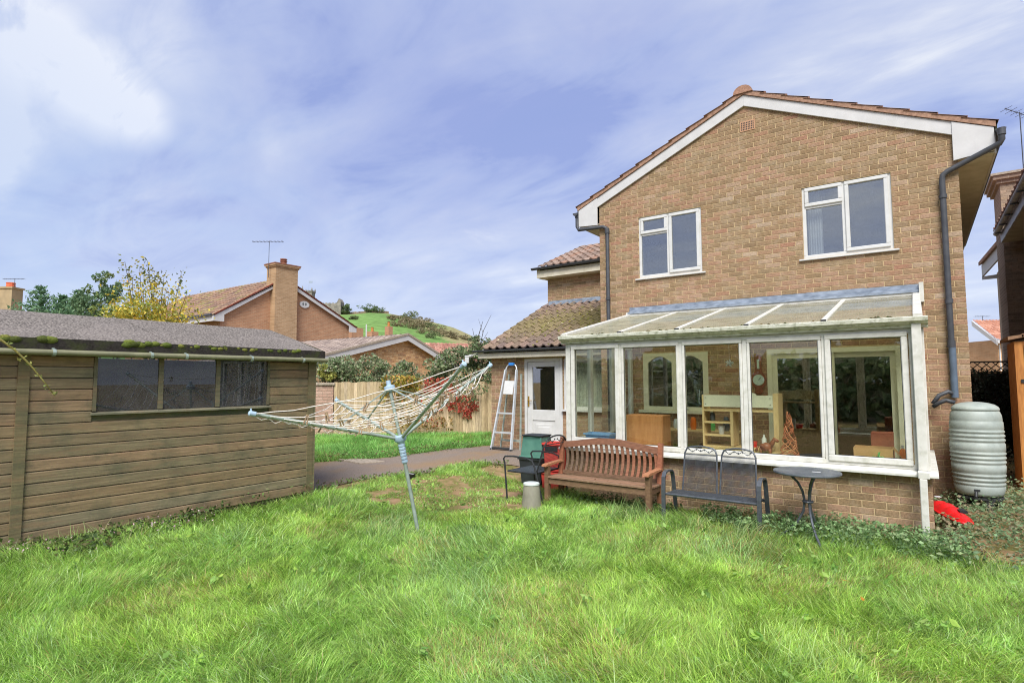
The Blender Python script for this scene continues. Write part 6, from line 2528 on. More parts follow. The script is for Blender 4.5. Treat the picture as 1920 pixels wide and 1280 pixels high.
for (u, v, rx, rz, lb) in ((651, 577, 2.2, 1.5, 'small rounded tree with bare trunk on the hill crest by the ruin'), (690, 577, 3.5, 1.9, 'wide wind swept tree on the crest of the hill'), (706, 580, 3.2, 1.3, 'lower sloping tree on the hill crest beside the wide one'), (648, 585, 2.2, 0.7, 'low dark bush on the crest below the small rounded tree')):
    q = at_depth(u, v, 238)
    bush('hill_tree', lb, 'tree', q, (rx, rx, rz), 700, 0.55, [(104, 122, 80), (116, 134, 88), (94, 112, 74)], stems=3, trunk=0.16, zfoot=q[2] - rz - 1.2)
b = MB()
for k in range(26):
    u = 634 + k * 3.6
    q0, q1 = hill_pt(u, 237), hill_pt(u + 3.5, 237)
    h = 0.75 + 0.25 * RNG.random()
    b.prism([tuple(q0 - [0, 0, 0.3]), tuple(q1 - [0, 0, 0.3]), tuple(q1 + [0, 0, h]), tuple(q0 + [0, 0, h])], tuple(np.array([-0.5, 0.4, 0])))
tag(b.build('field_wall', mat('field_stone', wm((146, 128, 104)), wm((110, 96, 78)), 0.7, rough=1.0), None), 'long dry stone wall along the top of the hill field', 'wall')
# church tower with corner pinnacles
q = at_depth(575.5, 560, 236)
d0 = np.array([rt[0], rt[1], 0])
d0 /= np.linalg.norm(d0)
d1 = np.array([-d0[1], d0[0], 0])
tw_ = thing('church_tower', 'square stone church tower with corner pinnacles behind the neighbour roof', 'tower', tuple(q - [0, 0, 6]))
hw = 1.95
zt = at_depth(575, 545, 236)[2]
zb_ = q[2] - 8
cq = np.array([q[0], q[1], 0]) + d1 * 2


def rect(c, hx, hy):
    return [c - d0 * hx - d1 * hy, c + d0 * hx - d1 * hy, c + d0 * hx + d1 * hy, c - d0 * hx + d1 * hy]


def blk(b, c, hx, hy, z0, z1):
    b.prism([(p[0], p[1], z0) for p in rect(c, hx, hy)], (0, 0, z1 - z0))


b = MB()
blk(b, cq, hw, hw, zb_, zt - 0.7)
b.build('wall', M['stone'], tw_)
b = MB()
blk(b, cq, hw + 0.12, hw + 0.12, zt - 0.7, zt - 0.5)
for s in (-1.2, -0.4, 0.4, 1.2):
    for e_, f_ in ((d0, d1), (d1, d0)):
        for sg in (-1, 1):
            blk(b, cq + e_ * s * 1.25 + f_ * sg * (hw - 0.05), 0.34, 0.34, zt - 0.5, zt + 0.25)
b.build('parapet', M['stone'], tw_)
for sx_ in (-1, 1):
    for sy_ in (-1, 1):
        p = cq + d0 * hw * sx_ + d1 * hw * sy_
        b = MB()
        b.lathe([(0.28, zt - 0.5), (0.26, zt + 0.5), (0.34, zt + 0.55), (0.03, zt + (2.2 if sx_ < 0 and sy_ < 0 else 1.5))], (p[0], p[1], 0), 6)
        b.build('pinnacle', M['stone'], tw_)
b = MB()
p = cq
b.tube([(p[0], p[1], zt - 0.4), (p[0], p[1], zt + 4.6)], 0.05, 5)
b.prism([(p[0], p[1], zt + 3.6), tuple(p * [1, 1, 0] + d0 * 1.4 + [0, 0, zt + 3.6]), tuple(p * [1, 1, 0] + d0 * 1.5 + [0, 0, zt + 4.5]), (p[0], p[1], zt + 4.5)], tuple(d1 * 0.04))
b.build('flag', mat('flag', wm((150, 160, 176))), tw_)
# roofless chapel
ru = thing('ruined_chapel', 'roofless stone chapel with one pointed gable on the hill crest', 'ruin', tuple(at_depth(620, 588, 236)))
c0, c1, c2 = at_depth(603, 568, 236), at_depth(633, 569, 236), at_depth(634, 592, 236)
zl, zh, zg = c2[2] - 3, c0[2], at_depth(636, 559, 236)[2]
b = MB()
n = 30
xs_ = [c0 + (c1 - c0) * k / n for k in range(n + 1)]
for k in range(n):
    f = (k + 0.5) / n
    a0, a1 = xs_[k], xs_[k + 1]
    arch = 0.0
    z0 = zl
    if 0.35 < f < 0.58:
        z0 = zl + 4.0 + 1.6 * math.sqrt(max(0, 1 - ((f - 0.465) / 0.115) ** 2))
    b.prism([(a0[0], a0[1], z0), (a1[0], a1[1], z0), (a1[0], a1[1], zh + 0.15 * math.sin(k)), (a0[0], a0[1], zh + 0.15 * math.sin(k))], tuple(d1 * 0.7))
b.build('nave_wall', M['stone'], ru)
b = MB()
pts = [c1 - d0 * 0.3, c1 + d0 * 1.3]
b.prism([(pts[0][0], pts[0][1], zl), (pts[1][0], pts[1][1], zl), (pts[1][0], pts[1][1], zh + 0.6), tuple((pts[0] + pts[1]) / 2 * [1, 1, 0] + [0, 0, zg]), (pts[0][0], pts[0][1], zh + 0.4)], tuple(d1 * 5))
b.build('gable', M['stone'], ru)

# far chimney behind the shed
q = at_depth(20, 541, 40)
fh = thing('far_house', 'far house with rendered chimney and orange pot above the shed roof', 'house', (q[0], q[1], 0))
b = MB()
blk(b, np.array([q[0], q[1], 0]), 0.50, 0.45, 0, q[2] - 0.05)
blk(b, np.array([q[0], q[1], 0]), 0.58, 0.53, q[2] - 0.05, q[2] + 0.06)
cc_ = b.build('chimney', mat('render', wm((176, 156, 120)), wm((150, 134, 104)), 1.5, rough=0.95), fh)
b = MB()
b.lathe([(0.28, 0.06), (0.25, 0.35), (0.28, 0.37), (0.26, 0.42)], q, 12)
b.build('chimney_pot', mat('orange_pot', wm((214, 112, 80)), wm((196, 96, 68)), 3, rough=0.85), cc_)
b = MB()
p = np.array([q[0], q[1], 0]) - d0 * 7.6
b.prism([tuple(p - d0 * 5 + [0, 0, 5.6]), tuple(p + d0 * 4.0 + [0, 0, 5.6]), tuple(p + d0 * 4.0 + d1 * 4 + [0, 0, 8.2]), tuple(p - d0 * 5 + d1 * 4 + [0, 0, 8.2])], (0, 0, -0.2))
b.build('roof', mat('red_roof', wm((190, 108, 86)), wm((160, 86, 70)), 2.0, rough=0.9), fh)
b = MB()
blk(b, p + d1 * 4 - d0 * 0.5, 4.5, 3.8, 0, 5.5)
b.build('wall', FBT, fh)
aerial(at_depth(28, 523, 40), 1.5, rt, 'tv_aerial', 'short television aerial on the far orange chimney pot', n=6, mast=0.75)

# ------------------------------------------------------------------ shrubs and trees beyond the fence
GRN = [(132, 150, 106), (148, 162, 118), (116, 136, 92), (160, 168, 134), (170, 160, 132), (106, 124, 84)]


def fence_bush(pieces, name, label, cat, cols, n, size, wts=None, stems=7, jit=0.18):
    t_ = thing(name, label, cat, (pieces[0][0][0], pieces[0][0][1], 0.1))
    P = np.concatenate([crown_pts(c, r, int(n * w_), 11) for c, r, w_ in pieces])
    leaves('foliage', P, size, palette(len(P), cols, wts, jit), M['leaf'], t_)
    b = MB()
    for k in range(stems):
        e = P[RNG.integers(len(P))]
        q = np.array([*(pieces[0][0][:2] - fn * 0.9 + fd * RNG.normal() * 0.3), 0.0])
        b.tube([q, (q * 0.7 + e * 0.3) + [0, 0, 0.5] + RNG.normal(size=3) * 0.1, e], [0.03, 0.022, 0.008], 5)
    b.build('stem', M['bark'], t_)
    return t_


def fb(u, v, t=15.4):
    return at_depth(u, v, t)


fence_bush([(fb(640, 692), (0.75, 0.6, 0.42), 0.3), (fb(690, 698), (0.8, 0.6, 0.45), 0.3), (fb(745, 708), (0.6, 0.5, 0.4), 0.2), (fb(605, 688), (0.5, 0.5, 0.42), 0.2), (fb(670, 730), (1.3, 0.6, 0.4), 0.25)],
           'shrub', 'broad grey green shrub spilling over the brick garden wall', 'shrub', GRN, 7000, 0.085)
fence_bush([(fb(612, 700, 14.9), (0.26, 0.22, 0.22), 1.0)], 'shrub', 'small yellow green shrub at the shed end of the brick wall', 'shrub', [(164, 166, 84), (148, 156, 78), (180, 176, 96)], 420, 0.085)
fence_bush([(fb(850, 690), (0.75, 0.6, 0.55), 0.28), (fb(880, 662), (0.6, 0.5, 0.5), 0.25), (fb(815, 696), (0.55, 0.5, 0.38), 0.18), (fb(905, 690), (0.55, 0.5, 0.6), 0.22), (fb(900, 650), (0.4, 0.4, 0.3), 0.12), (fb(870, 730), (0.9, 0.5, 0.4), 0.2)],
           'shrub', 'taller dark green shrub behind the fence beside the lean-to', 'shrub', GRN + [(100, 120, 80), (112, 130, 90)], 7000, 0.085)
b = MB()
q = fb(897, 660)
for (u, v, r) in ((905, 603, 0.014), (921, 590, 0.008), (886, 616, 0.010), (872, 624, 0.006), (915, 622, 0.008), (897, 598, 0.006)):
    e = fb(u, v)
    b.tube([q, (q + e) / 2 + RNG.normal(size=3) * 0.06, e], [r * 1.6, r, r * 0.4], 5)
tag(b.build('bare_branches', M['bark'], None), 'bare dark twigs sticking up above the taller green shrub', 'twigs')
# creeper on the fence: gold turning to red
def on_fence(u0, u1, v0, v1, n, jit):
    u, v = RNG.uniform(u0, u1, n), RNG.uniform(v0, v1, n)
    P = []
    for a, c in zip(u, v):
        d = ray(a, c)
        s = (FA @ fn) / (d[:2] @ fn)
        P.append(CAM + d * s)
    P = np.array(P)
    P[:, :2] += fn * RNG.uniform(0.02, jit, n)[:, None]
    return P


P = np.concatenate([on_fence(718, 792, 704, 735, 420, 0.25), on_fence(712, 760, 718, 760, 160, 0.15), on_fence(735, 800, 735, 800, 150, 0.12), on_fence(755, 780, 706, 722, 120, 0.35)])
cp = thing('golden_creeper', 'golden green creeper tumbling over the middle of the board fence', 'creeper', (-11.0, 10.2, 0.2))
leaves('foliage', P, 0.085, palette(len(P), [(186, 166, 70), (170, 150, 60), (150, 150, 72), (200, 176, 84), (124, 128, 66), (196, 142, 74)]), M['leaf'], cp)
P = np.concatenate([on_fence(795, 850, 708, 735, 330, 0.22), on_fence(840, 890, 740, 772, 260, 0.2), on_fence(868, 884, 765, 785, 90, 0.12), on_fence(820, 862, 726, 760, 190, 0.18), on_fence(785, 830, 735, 800, 90, 0.1), on_fence(885, 897, 745, 770, 40, 0.1)])
cp = thing('red_creeper', 'scarlet creeper hanging down the fence near the stepladder', 'creeper', (-9.8, 11.2, 0.2))
leaves('foliage', P, 0.08, palette(len(P), [(204, 92, 80), (190, 78, 70), (214, 120, 100), (204, 134, 98), (172, 104, 82), (150, 132, 84)], [.3, .26, .18, .12, .08, .06]), M['leaf'], cp)
for t_, pts in ((cp, ((870, 716), (880, 745), (876, 790)), ), (cp, ((820, 712), (830, 745), (845, 770)))):
    b = MB()
    q = [on_fence(u, u + 0.1, v, v + 0.1, 1, 0.05)[0] for u, v in pts]
    b.tube(q, 0.008, 5)
    b.build('stem', M['bark'], t_)
# dry golden growth at the foot of the fence
P = np.concatenate([on_fence(745, 800, 770, 812, 220, 0.3), on_fence(800, 850, 780, 806, 160, 0.3)])
o = leaves('dry_undergrowth', P, 0.07, palette(len(P), [(168, 136, 82), (150, 118, 74), (186, 160, 100), (120, 116, 66)]), M['leaf'])
tag(o, kind='stuff')

# conifers and the turning tree behind the shed
def conifer(u, vt, vb, t, rad, label):
    top = at_depth(u, vt, t)
    bot = at_depth(u, vb, t)
    t_ = thing('conifer', label, 'tree', (top[0], top[1], 0))
    b = MB()
    b.tube([(top[0], top[1], 0), tuple(top)], [0.12, 0.02], 6)
    b.build('trunk', M['bark'], t_)
    P, H = [], top[2] - bot[2]
    lay = 12
    for k in range(lay):
        f = (k + 0.6) / lay
        z = top[2] - H * f
        for a in range(int(9 + 16 * f)):
            th = RNG.uniform(0, 2 * math.pi)
            L_ = rad * f ** 0.8 * RNG.uniform(0.55, 1.1)
            for s in np.linspace(0.12, 1, int(8 + 14 * f)):
                P.append([top[0] + math.cos(th) * L_ * s + RNG.normal() * 0.05, top[1] + math.sin(th) * L_ * s + RNG.normal() * 0.05, z - 0.12 * L_ * math.sin(s * 2.6) + 0.20 * L_ * s * s + RNG.normal() * 0.03])
    P = np.array(P)
    leaves('crown', P, 0.17, palette(len(P), [(100, 136, 98), (114, 148, 108), (90, 122, 88), (126, 156, 114)]), M['leaf'], t_, aspect=0.35)


conifer(77, 534, 640, 22, 1.75, 'pyramid conifer with ragged tip, tallest of the conifers above the shed')
conifer(119, 552, 640, 22, 1.4, 'short conifer with a bent tip above the shed roof')
conifer(148, 542, 640, 21, 1.1, 'narrow dark conifer next to the broad leaved dark tree')
tr_ = bush('dark_tree', 'dark green broad leaved tree between conifers and yellow tree', 'tree', at_depth(192, 588, 19), (0.85, 0.8, 1.0), 3600, 0.11, [(96, 124, 88), (108, 136, 98), (120, 146, 106), (86, 112, 78)], stems=6, zfoot=0.0)
P = np.concatenate([crown_pts(at_depth(193, 526, 19), (0.32, 0.3, 0.35), 260, 4), crown_pts(at_depth(208, 540, 19), (0.3, 0.3, 0.45), 260, 4), crown_pts(at_depth(170, 550, 19), (0.35, 0.3, 0.35), 200, 4)])
leaves('crown', P, 0.10, palette(len(P), [(94, 122, 86), (112, 136, 92), (138, 152, 92)]), M['leaf'], tr_)
yt = thing('yellow_tree', 'open young tree with yellowing autumn leaves behind the shed roof', 'tree', (*at_depth(280, 700, 15.5)[:2], 0))
root = at_depth(285, 700, 15.5)
root[2] = 0
BR = [(234, 490), (248, 520), (262, 500), (277, 492), (290, 516), (308, 515), (318, 552), (340, 512), (350, 550), (226, 560), (240, 585), (300, 560), (330, 585), (356, 580), (268, 540), (215, 575)]
b = MB()
P, Cl = [], []
for (u, v) in BR:
    e = at_depth(u, v, 15.5 + RNG.uniform(-0.6, 0.6))
    st = root + np.array([0, 0, RNG.uniform(1.2, 2.2)])
    m_ = st * 0.45 + e * 0.55 + np.array([0, 0, -0.25]) + RNG.normal(size=3) * 0.1
    pts = [st, m_, e]
    b.tube(pts, [0.022, 0.013, 0.005], 5)
    n = 120 if v < 530 else 230
    for k in range(n):
        f = RNG.uniform(0.35, 1.0) ** 0.8
        p = (m_ * (1 - (f - 0.35) / 0.65) + e * (f - 0.35) / 0.65)
        P.append(p + RNG.normal(size=3) * (0.11 if v < 530 else 0.22))
b.tube([root, root + [0, 0, 2.3]], [0.07, 0.05], 7)
b.build('trunk', M['bark'], yt)
P = np.array(P)
n = len(P)
C = palette(n, [(206, 186, 72), (190, 176, 74), (218, 196, 80), (156, 160, 72), (122, 140, 70), (214, 170, 70)], [.26, .2, .2, .14, .12, .08])
hi = (P[:, 2] > 4.3)
C[hi] = palette(int(hi.sum()), [(150, 142, 64), (120, 128, 66), (186, 168, 66), (96, 108, 60)])
leaves('crown', P, 0.09, C, M['leaf'], yt)
P = crown_pts(at_depth(275, 595, 15.5), (1.0, 0.8, 0.45), 1800, 14)
leaves('crown', P, 0.09, palette(1800, [(206, 186, 72), (186, 176, 78), (150, 160, 74), (128, 146, 76), (222, 204, 96)]), M['leaf'], yt)

P = crown_pts(at_depth(238, 590, 16.2), (0.75, 0.7, 0.5), 1300, 10)
leaves('crown', P, 0.085, palette(1300, [(140, 156, 84), (120, 142, 78), (166, 172, 86), (108, 130, 76)]), M['leaf'], yt)

# bramble shoot arching past the shed
b = MB()
pts = [at_x(u, v, -5.6) for u, v in ((-60, 600), (0, 636), (28, 656), (55, 682), (80, 712), (103, 742))]
b.tube(pts, [0.010, 0.009, 0.008, 0.007, 0.005, 0.003], 6, wm((150, 142, 84)))
bs = thing('bramble_shoot', 'arching pale bramble shoot hanging in front of the shed gutter', 'bramble', tuple(pts[0] * [1, 1, 0]))
b.build('stem', M['moss'], bs, smooth='all')
P = np.array([pts[1 + k % 5] + (pts[min(5, 2 + k % 5)] - pts[1 + k % 5]) * RNG.random() + RNG.normal(size=3) * 0.02 for k in range(26)])
leaves('leaf_buds', P, 0.035, palette(26, [(150, 152, 84), (128, 138, 70)]), M['leaf'], bs)['kind'] = 'stuff'

# ------------------------------------------------------------------ the neighbour across the side passage
rn = thing('passage_house', 'dark brick neighbour house with white fascia across the side passage', 'house', (2.2, 14, 0))
b = MB()
b.box(2.0, 8.0, 11.2, 22, -0.1, 4.75)
b.build('wall', M['mortar_grey'], rn)
DK = [(152, 132, 112), (162, 140, 118), (142, 124, 106), (156, 134, 110)]
rb = Bricks(rn, cols=DK, wts=np.ones(4) / 4, n=300, key='d')
rb.wall((2.0, 16.58, 0.0), (0, -1, 0), (-1, 0, 0), 5.3, 0, 4.72)
rb.wall((1.66, 16.60, 0.0), (1, 0, 0), (0, -1, 0), 0.335, 0, 6.0)
rb.finish()
b = MB()
b.box(1.66, 2.7, 16.6, 17.9, 0, 6.0)
b.box(1.60, 2.76, 16.54, 17.96, 6.0, 6.08)
b.box(1.54, 2.82, 16.48, 18.02, 6.08, 6.17)
b.build('chimney', FBG, rn)
b = MB()
b.box(1.50, 2.88, 16.44, 18.06, 6.17, 6.22)
b.build('chimney_cap', M['concrete'], rn)
b = MB()
b.box(1.60, 1.63, 10.6, 16.45, 4.62, 4.84)
b.build('fascia', M['white_board'], rn)
b = MB()
b.box(1.63, 2.0, 10.6, 16.45, 4.63, 4.65)
b.build('soffit', M['soffit'], rn)
b = MB()
pr = [(0.055 * math.cos(t), 0.06 * math.sin(t)) for t in np.linspace(math.pi, 2 * math.pi, 9)]
b.prism([(1.535 + x, 10.4, 4.86 + z) for x, z in pr], (0, 6.1, 0))
g_ = b.build('gutter', mat('pale_gutter', wm((176, 170, 160)), wm((150, 144, 132)), 6, rough=0.5), rn)
for k in range(7):
    y = 11 + k * 0.85
    MB().box(1.475, 1.60, y - 0.015, y + 0.015, 4.775, 4.80).build('bracket', M['pipe'], g_)
rr = Tiles(rn, 120)
rr.slope((1.50, 10.4, 4.90), (0, 1, 0), (1, 0, 0.55), 6.1, 2.4, tw=0.3, gauge=0.34, cols=VCOLS)
rr.finish()
# low roof end beyond the chimney
b = MB()
pa, pb_ = at_y(1840, 498, 19.6), at_y(1884, 447, 18.0)
b.prism([tuple(pa), tuple(pb_), tuple(pb_ + [0, 0, -0.30]), tuple(pa + [0, 0, -0.30])], (0.04, 0.0, 0))
b.prism([tuple(pa + [0.0, 0, -0.30]), tuple(at_y(1884, 512, 19.3)), tuple(at_y(1884, 520, 19.3)), tuple(pa + [0, 0, -0.38])], (0.0, 0.05, 0))
b.build('barge_board', M['white_board'], rn)
b = MB()
b.prism([tuple(pa + [-0.06, 0, 0.0]), tuple(pb_ + [-0.06, 0, 0.0]), tuple(pb_ + [-0.06, 0, 0.09]), tuple(pa + [-0.06, 0, 0.09])], (1.2, 0, 0.5))
b.build('low_roof', mat('low_roof', wm((176, 140, 116)), wm((150, 118, 98)), 6, rough=0.9), rn)
aerial(at_depth(1912, 213, 14), 0.7, RMN[:, 0] + [0, 0, -0.35], 'tv_aerial', 'tilted aerial at the picture edge above the passage house roof', n=6, mast=1.5, r=0.009)
# orange timber store by the passage wall
q = at_y(1905, 700, 10.75)
ts_ = thing('timber_store', 'orange brown timber store with small shingled roof against the dark brick house', 'store', (q[0] + 0.4, 11.1, 0))
zt = at_y(1903, 640, 10.75)[2]
for k in range(8):
    x = q[0] + k * 0.1
    b = MB()
    b.box(x, x + 0.094, 10.75, 10.77, 0.02, zt)
    b.build('board', M['orange_wood'], ts_)
for k in range(8):
    y = 10.772 + k * 0.1
    MB().box(q[0] + 0.001, q[0] + 0.02, y, y + 0.094, 0.02, zt).build('board', M['orange_wood'], ts_)
MB().box(q[0] + 0.021, 1.85, 10.772, 11.57, 0.02, zt - 0.02).build('carcass', M['dark_room'], ts_)
b = MB()
b.box(q[0] + 0.05, q[0] + 0.35, 10.735, 10.748, 1.55, 1.60)
b.box(q[0] + 0.05, q[0] + 0.35, 10.735, 10.748, 0.6, 0.65)
b.build('hinge', M['black_metal'], ts_)
for k in range(6):
    b = MB()
    s0, s1 = k / 6, (k + 1) / 6
    b.prism([(q[0] - 0.07 + 0.9 * s0, 10.68, zt + 0.02 + 0.20 * s0), (q[0] - 0.07 + 0.9 * s1 + 0.02, 10.68, zt + 0.02 + 0.20 * s1), (q[0] - 0.07 + 0.9 * s1 + 0.02, 10.68, zt + 0.06 + 0.20 * s1), (q[0] - 0.07 + 0.9 * s0, 10.68, zt + 0.07 + 0.20 * s0)], (0, 1.0, 0))
    b.build('shingle', mat('shingle', wm((150, 118, 92)), wm((122, 96, 76)), 14, rough=0.95) if k == 0 else bpy.data.materials['shingle'], ts_)
# trellis on the fence at the end of the passage, ivy over it
tf = thing('trellis_fence', 'dark trellis topped fence across the end of the side passage', 'fence', (1.2, 15.5, 0.1))
yv = 15.6
b = MB()
b.box(0.62, 1.72, yv, yv + 0.03, 0.0, 1.74)
b.build('panel', M['bark'], tf)
b = MB()
b.box(0.62, 1.72, yv - 0.012, yv + 0.018, 1.955, 1.985)
b.box(0.62, 1.72, yv - 0.012, yv + 0.018, 1.745, 1.765)
b.build('rail', M['bark'], tf)
for k in range(9):
    for s in (-1, 1):
        x = 0.56 + k * 0.15
        b = MB()
        b.bar((x, yv + 0.003 + 0.004 * s, 1.76), (x + 0.2 * s, yv + 0.003 + 0.004 * s, 1.96), 0.018, 0.008, (0, 1, 0))
        b.build('lath', M['bark'], tf)
b = MB()
b.box(1.50, 1.62, yv - 0.1, yv + 0.02, 0, 2.05)
b.build('post', M['bark'], tf)
iv = thing('ivy', 'dark glossy ivy smothering the trellis fence at the passage end', 'ivy', (1.1, 15.5, 0.1))
P = np.stack([RNG.uniform(0.6, 1.66, 1700), yv - RNG.uniform(0.02, 0.30, 1700), RNG.uniform(0.1, 1.80, 1700)], 1)
leaves('foliage', P, 0.085, palette(1700, [(62, 70, 56), (76, 86, 70), (50, 58, 46), (110, 118, 110)], [.35, .3, .25, .1]), M['leaf'], iv)
MB().tube([(1.1, yv - 0.06, 0), (1.15, yv - 0.06, 1.0), (1.0, yv - 0.06, 1.7)], 0.02, 6).build('stem', M['bark'], iv)
iv = thing('ivy', 'grey green ivy creeping along the foot of the passage house wall', 'ivy', (1.5, 12.6, 0.1))
P = np.stack([2.0 - RNG.gamma(1.5, 0.16, 1500), RNG.uniform(10.5, 14.6, 1500), RNG.gamma(1.6, 0.16, 1500)], 1)
leaves('foliage', P, 0.08, palette(1500, [(86, 94, 74), (104, 112, 92), (70, 78, 60), (128, 134, 118)]), M['leaf'], iv)
MB().tube([(1.9, 13, 0), (1.85, 12.6, 0.4)], 0.015, 5).build('stem', M['bark'], iv)
# pale house seen through the gap
q0, q1 = at_depth(1822, 601, 38), at_depth(1900, 600, 38)
dh = thing('gap_house', 'distant pale brick house with tiled roof seen through the side passage', 'house', ((q0[0] + q1[0]) / 2, q0[1], 0))
dd = np.array([RMN[0, 0], RMN[1, 0], 0])
dd /= np.linalg.norm(dd)
dn = np.array([dd[1], -dd[0], 0])
if dn @ np.array([q0[0], q0[1], 0]) > 0:
    dn = -dn
ze = at_depth(1832, 637, 36.5)[2]
A0 = np.array([q0[0], q0[1], 0]) + dd * 0.45
b = MB()
b.prism([tuple(A0 + dn * 1.4), tuple(A0 + dd * 6 + dn * 1.4), tuple(A0 + dd * 6 - dn * 3), tuple(A0 - dn * 3)], (0, 0, ze))
b.build('wall', FBTY, dh)
dt = Tiles(dh, 300)
e0 = np.array([q0[0], q0[1], ze]) + dn * 1.75 + dd * 0.1
rdg = np.array([q0[0], q0[1], q0[2]])
dt.slope(e0, dd, rdg + dd * 0.1 - e0, 6.5, np.linalg.norm(rdg + dd * 0.1 - e0), tw=0.22, gauge=0.26, amp=0.05, cols=[(176, 126, 104), (190, 142, 120), (160, 112, 94)])
dt.finish()
b = MB()
b.prism([tuple(e0 - [0, 0, 0.06] - dd * 0.02), tuple(rdg - [0, 0, 0.02] - dd * 0.02), tuple(rdg - [0, 0, 0.35] - dd * 0.02), tuple(e0 - [0, 0, 0.35] - dd * 0.02)], tuple(dd * 0.08))
b.build('barge_board', M['white_board'], dh)
b = MB()
b.prism([tuple(e0 - [0, 0, 0.04]), tuple(e0 + dd * 6.4 - [0, 0, 0.04]), tuple(e0 + dd * 6.4 - [0, 0, 0.24]), tuple(e0 - [0, 0, 0.24])], tuple(dn * 0.05))
b.build('fascia', M['white_board'], dh)
b = MB()
pw = A0 + dn * 1.42 + dd * 0.03
for k, (a, c) in enumerate(((0.0, 0.06), (0.26, 0.32))):
    b.prism([tuple(pw + dd * a + [0, 0, ze - 2.0]), tuple(pw + dd * c + [0, 0, ze - 2.0]), tuple(pw + dd * c + [0, 0, ze - 0.3]), tuple(pw + dd * a + [0, 0, ze - 0.3])], tuple(dn * 0.05))
b.build('window', M['upvc'], dh)
aerial(at_depth(1842, 593, 38), 0.9, RMN[:, 0], 'tv_aerial', 'tiny aerial on the distant pale house through the gap', n=5, mast=0.3)

# tall hedge behind the photographer, seen only in the glass
P = np.stack([RNG.uniform(-16, 14, 9000), RNG.normal(-8, 0.45, 9000), RNG.uniform(0, 1, 9000) ** 1.3 * 2.5], 1)
P = np.concatenate([P, crown_pts((-1.5, -9.5, 2.6), (1.6, 1.0, 1.6), 900), crown_pts((4.5, -9.5, 2.4), (2.0, 1.0, 1.3), 900), crown_pts((-8, -9.5, 2.4), (1.8, 1.0, 1.4), 900)])
tag(leaves('hedge', P, 0.5, palette(len(P), GRN), M['leaf']), kind='stuff')
# ------------------------------------------------------------------ ground cover
def ground_pts(n, x0, x1, y0, y1, h, hmin=0.0, keep=None):
    x, y = RNG.uniform(x0, x1, n), RNG.uniform(y0, y1, n)
    if keep is not None:
        k = keep(x, y)
        x, y = x[k], y[k]
    z = gz(x, y) + hmin + RNG.random(len(x)) ** 1.2 * h * (0.4 + 1.0 * vnoise(x * 2.3, y * 2.3, 41))
    return np.stack([x, y, z], 1)


UP = np.array([0, 0, 0.9])
WEED = [(128, 158, 102), (144, 172, 116), (112, 142, 90), (160, 182, 132), (100, 128, 82)]
SOILP = lambda x, y: ((x - 0.50) / 0.33) ** 2 + ((y - 6.98) / 0.20) ** 2 < 0.55 + 0.9 * vnoise(x * 5, y * 5, 97, 2)
wall_free = lambda x, y: ~((x > -4.3) & (x < 0.08) & (y > 7.27)) & ~SOILP(x, y)
P = ground_pts(8500, -2.5, 0.35, 6.5, 7.27, 0.19, 0.02, lambda x, y: wall_free(x, y) & (vnoise(x * 2, y * 2, 44) > 0.36 + 0.5 * np.clip(6.75 - y, 0, 1) + 0.22 * np.clip(-1.0 - x, 0, 1)))
tag(leaves('weeds', P, 0.044, palette(len(P), WEED), M['leaf'], nrm=UP), kind='stuff')
P = ground_pts(900, -4.2, -2.5, 6.75, 7.26, 0.14, 0.02)
tag(leaves('weeds', P, 0.05, palette(len(P), [(78, 100, 58), (92, 114, 66), (66, 88, 50)]), M['leaf'], nrm=UP), kind='stuff')
P = ground_pts(9500, 0.07, 2.0, 6.5, 10.3, 0.22, 0.02, lambda x, y: ~SOILP(x, y) & ~((x < 0.6) & (y > 9.6)) & ((x > 0.12) | (y < 9.0)))
tag(leaves('weeds', P, 0.047, palette(len(P), [(116, 142, 100), (130, 156, 114), (102, 128, 88), (140, 146, 108), (150, 140, 112)]), M['leaf'], nrm=UP), kind='stuff')
P = ground_pts(260, 0.15, 0.9, 6.7, 7.3, 0.03, 0.0)
tag(leaves('leaf_litter', P, 0.05, palette(len(P), [(130, 104, 74), (104, 82, 58), (150, 124, 88)]), M['leaf'], nrm=UP * 2), kind='stuff')
P = ground_pts(3800, -7.09, -6.5, 1.0, 5.1, 0.26, 0.0, lambda x, y: vnoise(y * 1.3, x, 47) > 0.38 + 0.55 * (x + 7.09))
tag(leaves('weeds', P, 0.05, palette(len(P), [(86, 108, 58), (100, 122, 66), (72, 92, 50), (116, 110, 74)]), M['leaf'], nrm=UP * 0.6), kind='stuff')
P = ground_pts(260, -7.05, -6.6, 1.6, 3.4, 0.26, 0.03)
tag(leaves('small_flowers', P, 0.022, palette(len(P), [(226, 196, 204), (206, 170, 180)]), M['flower'], nrm=UP), kind='stuff')
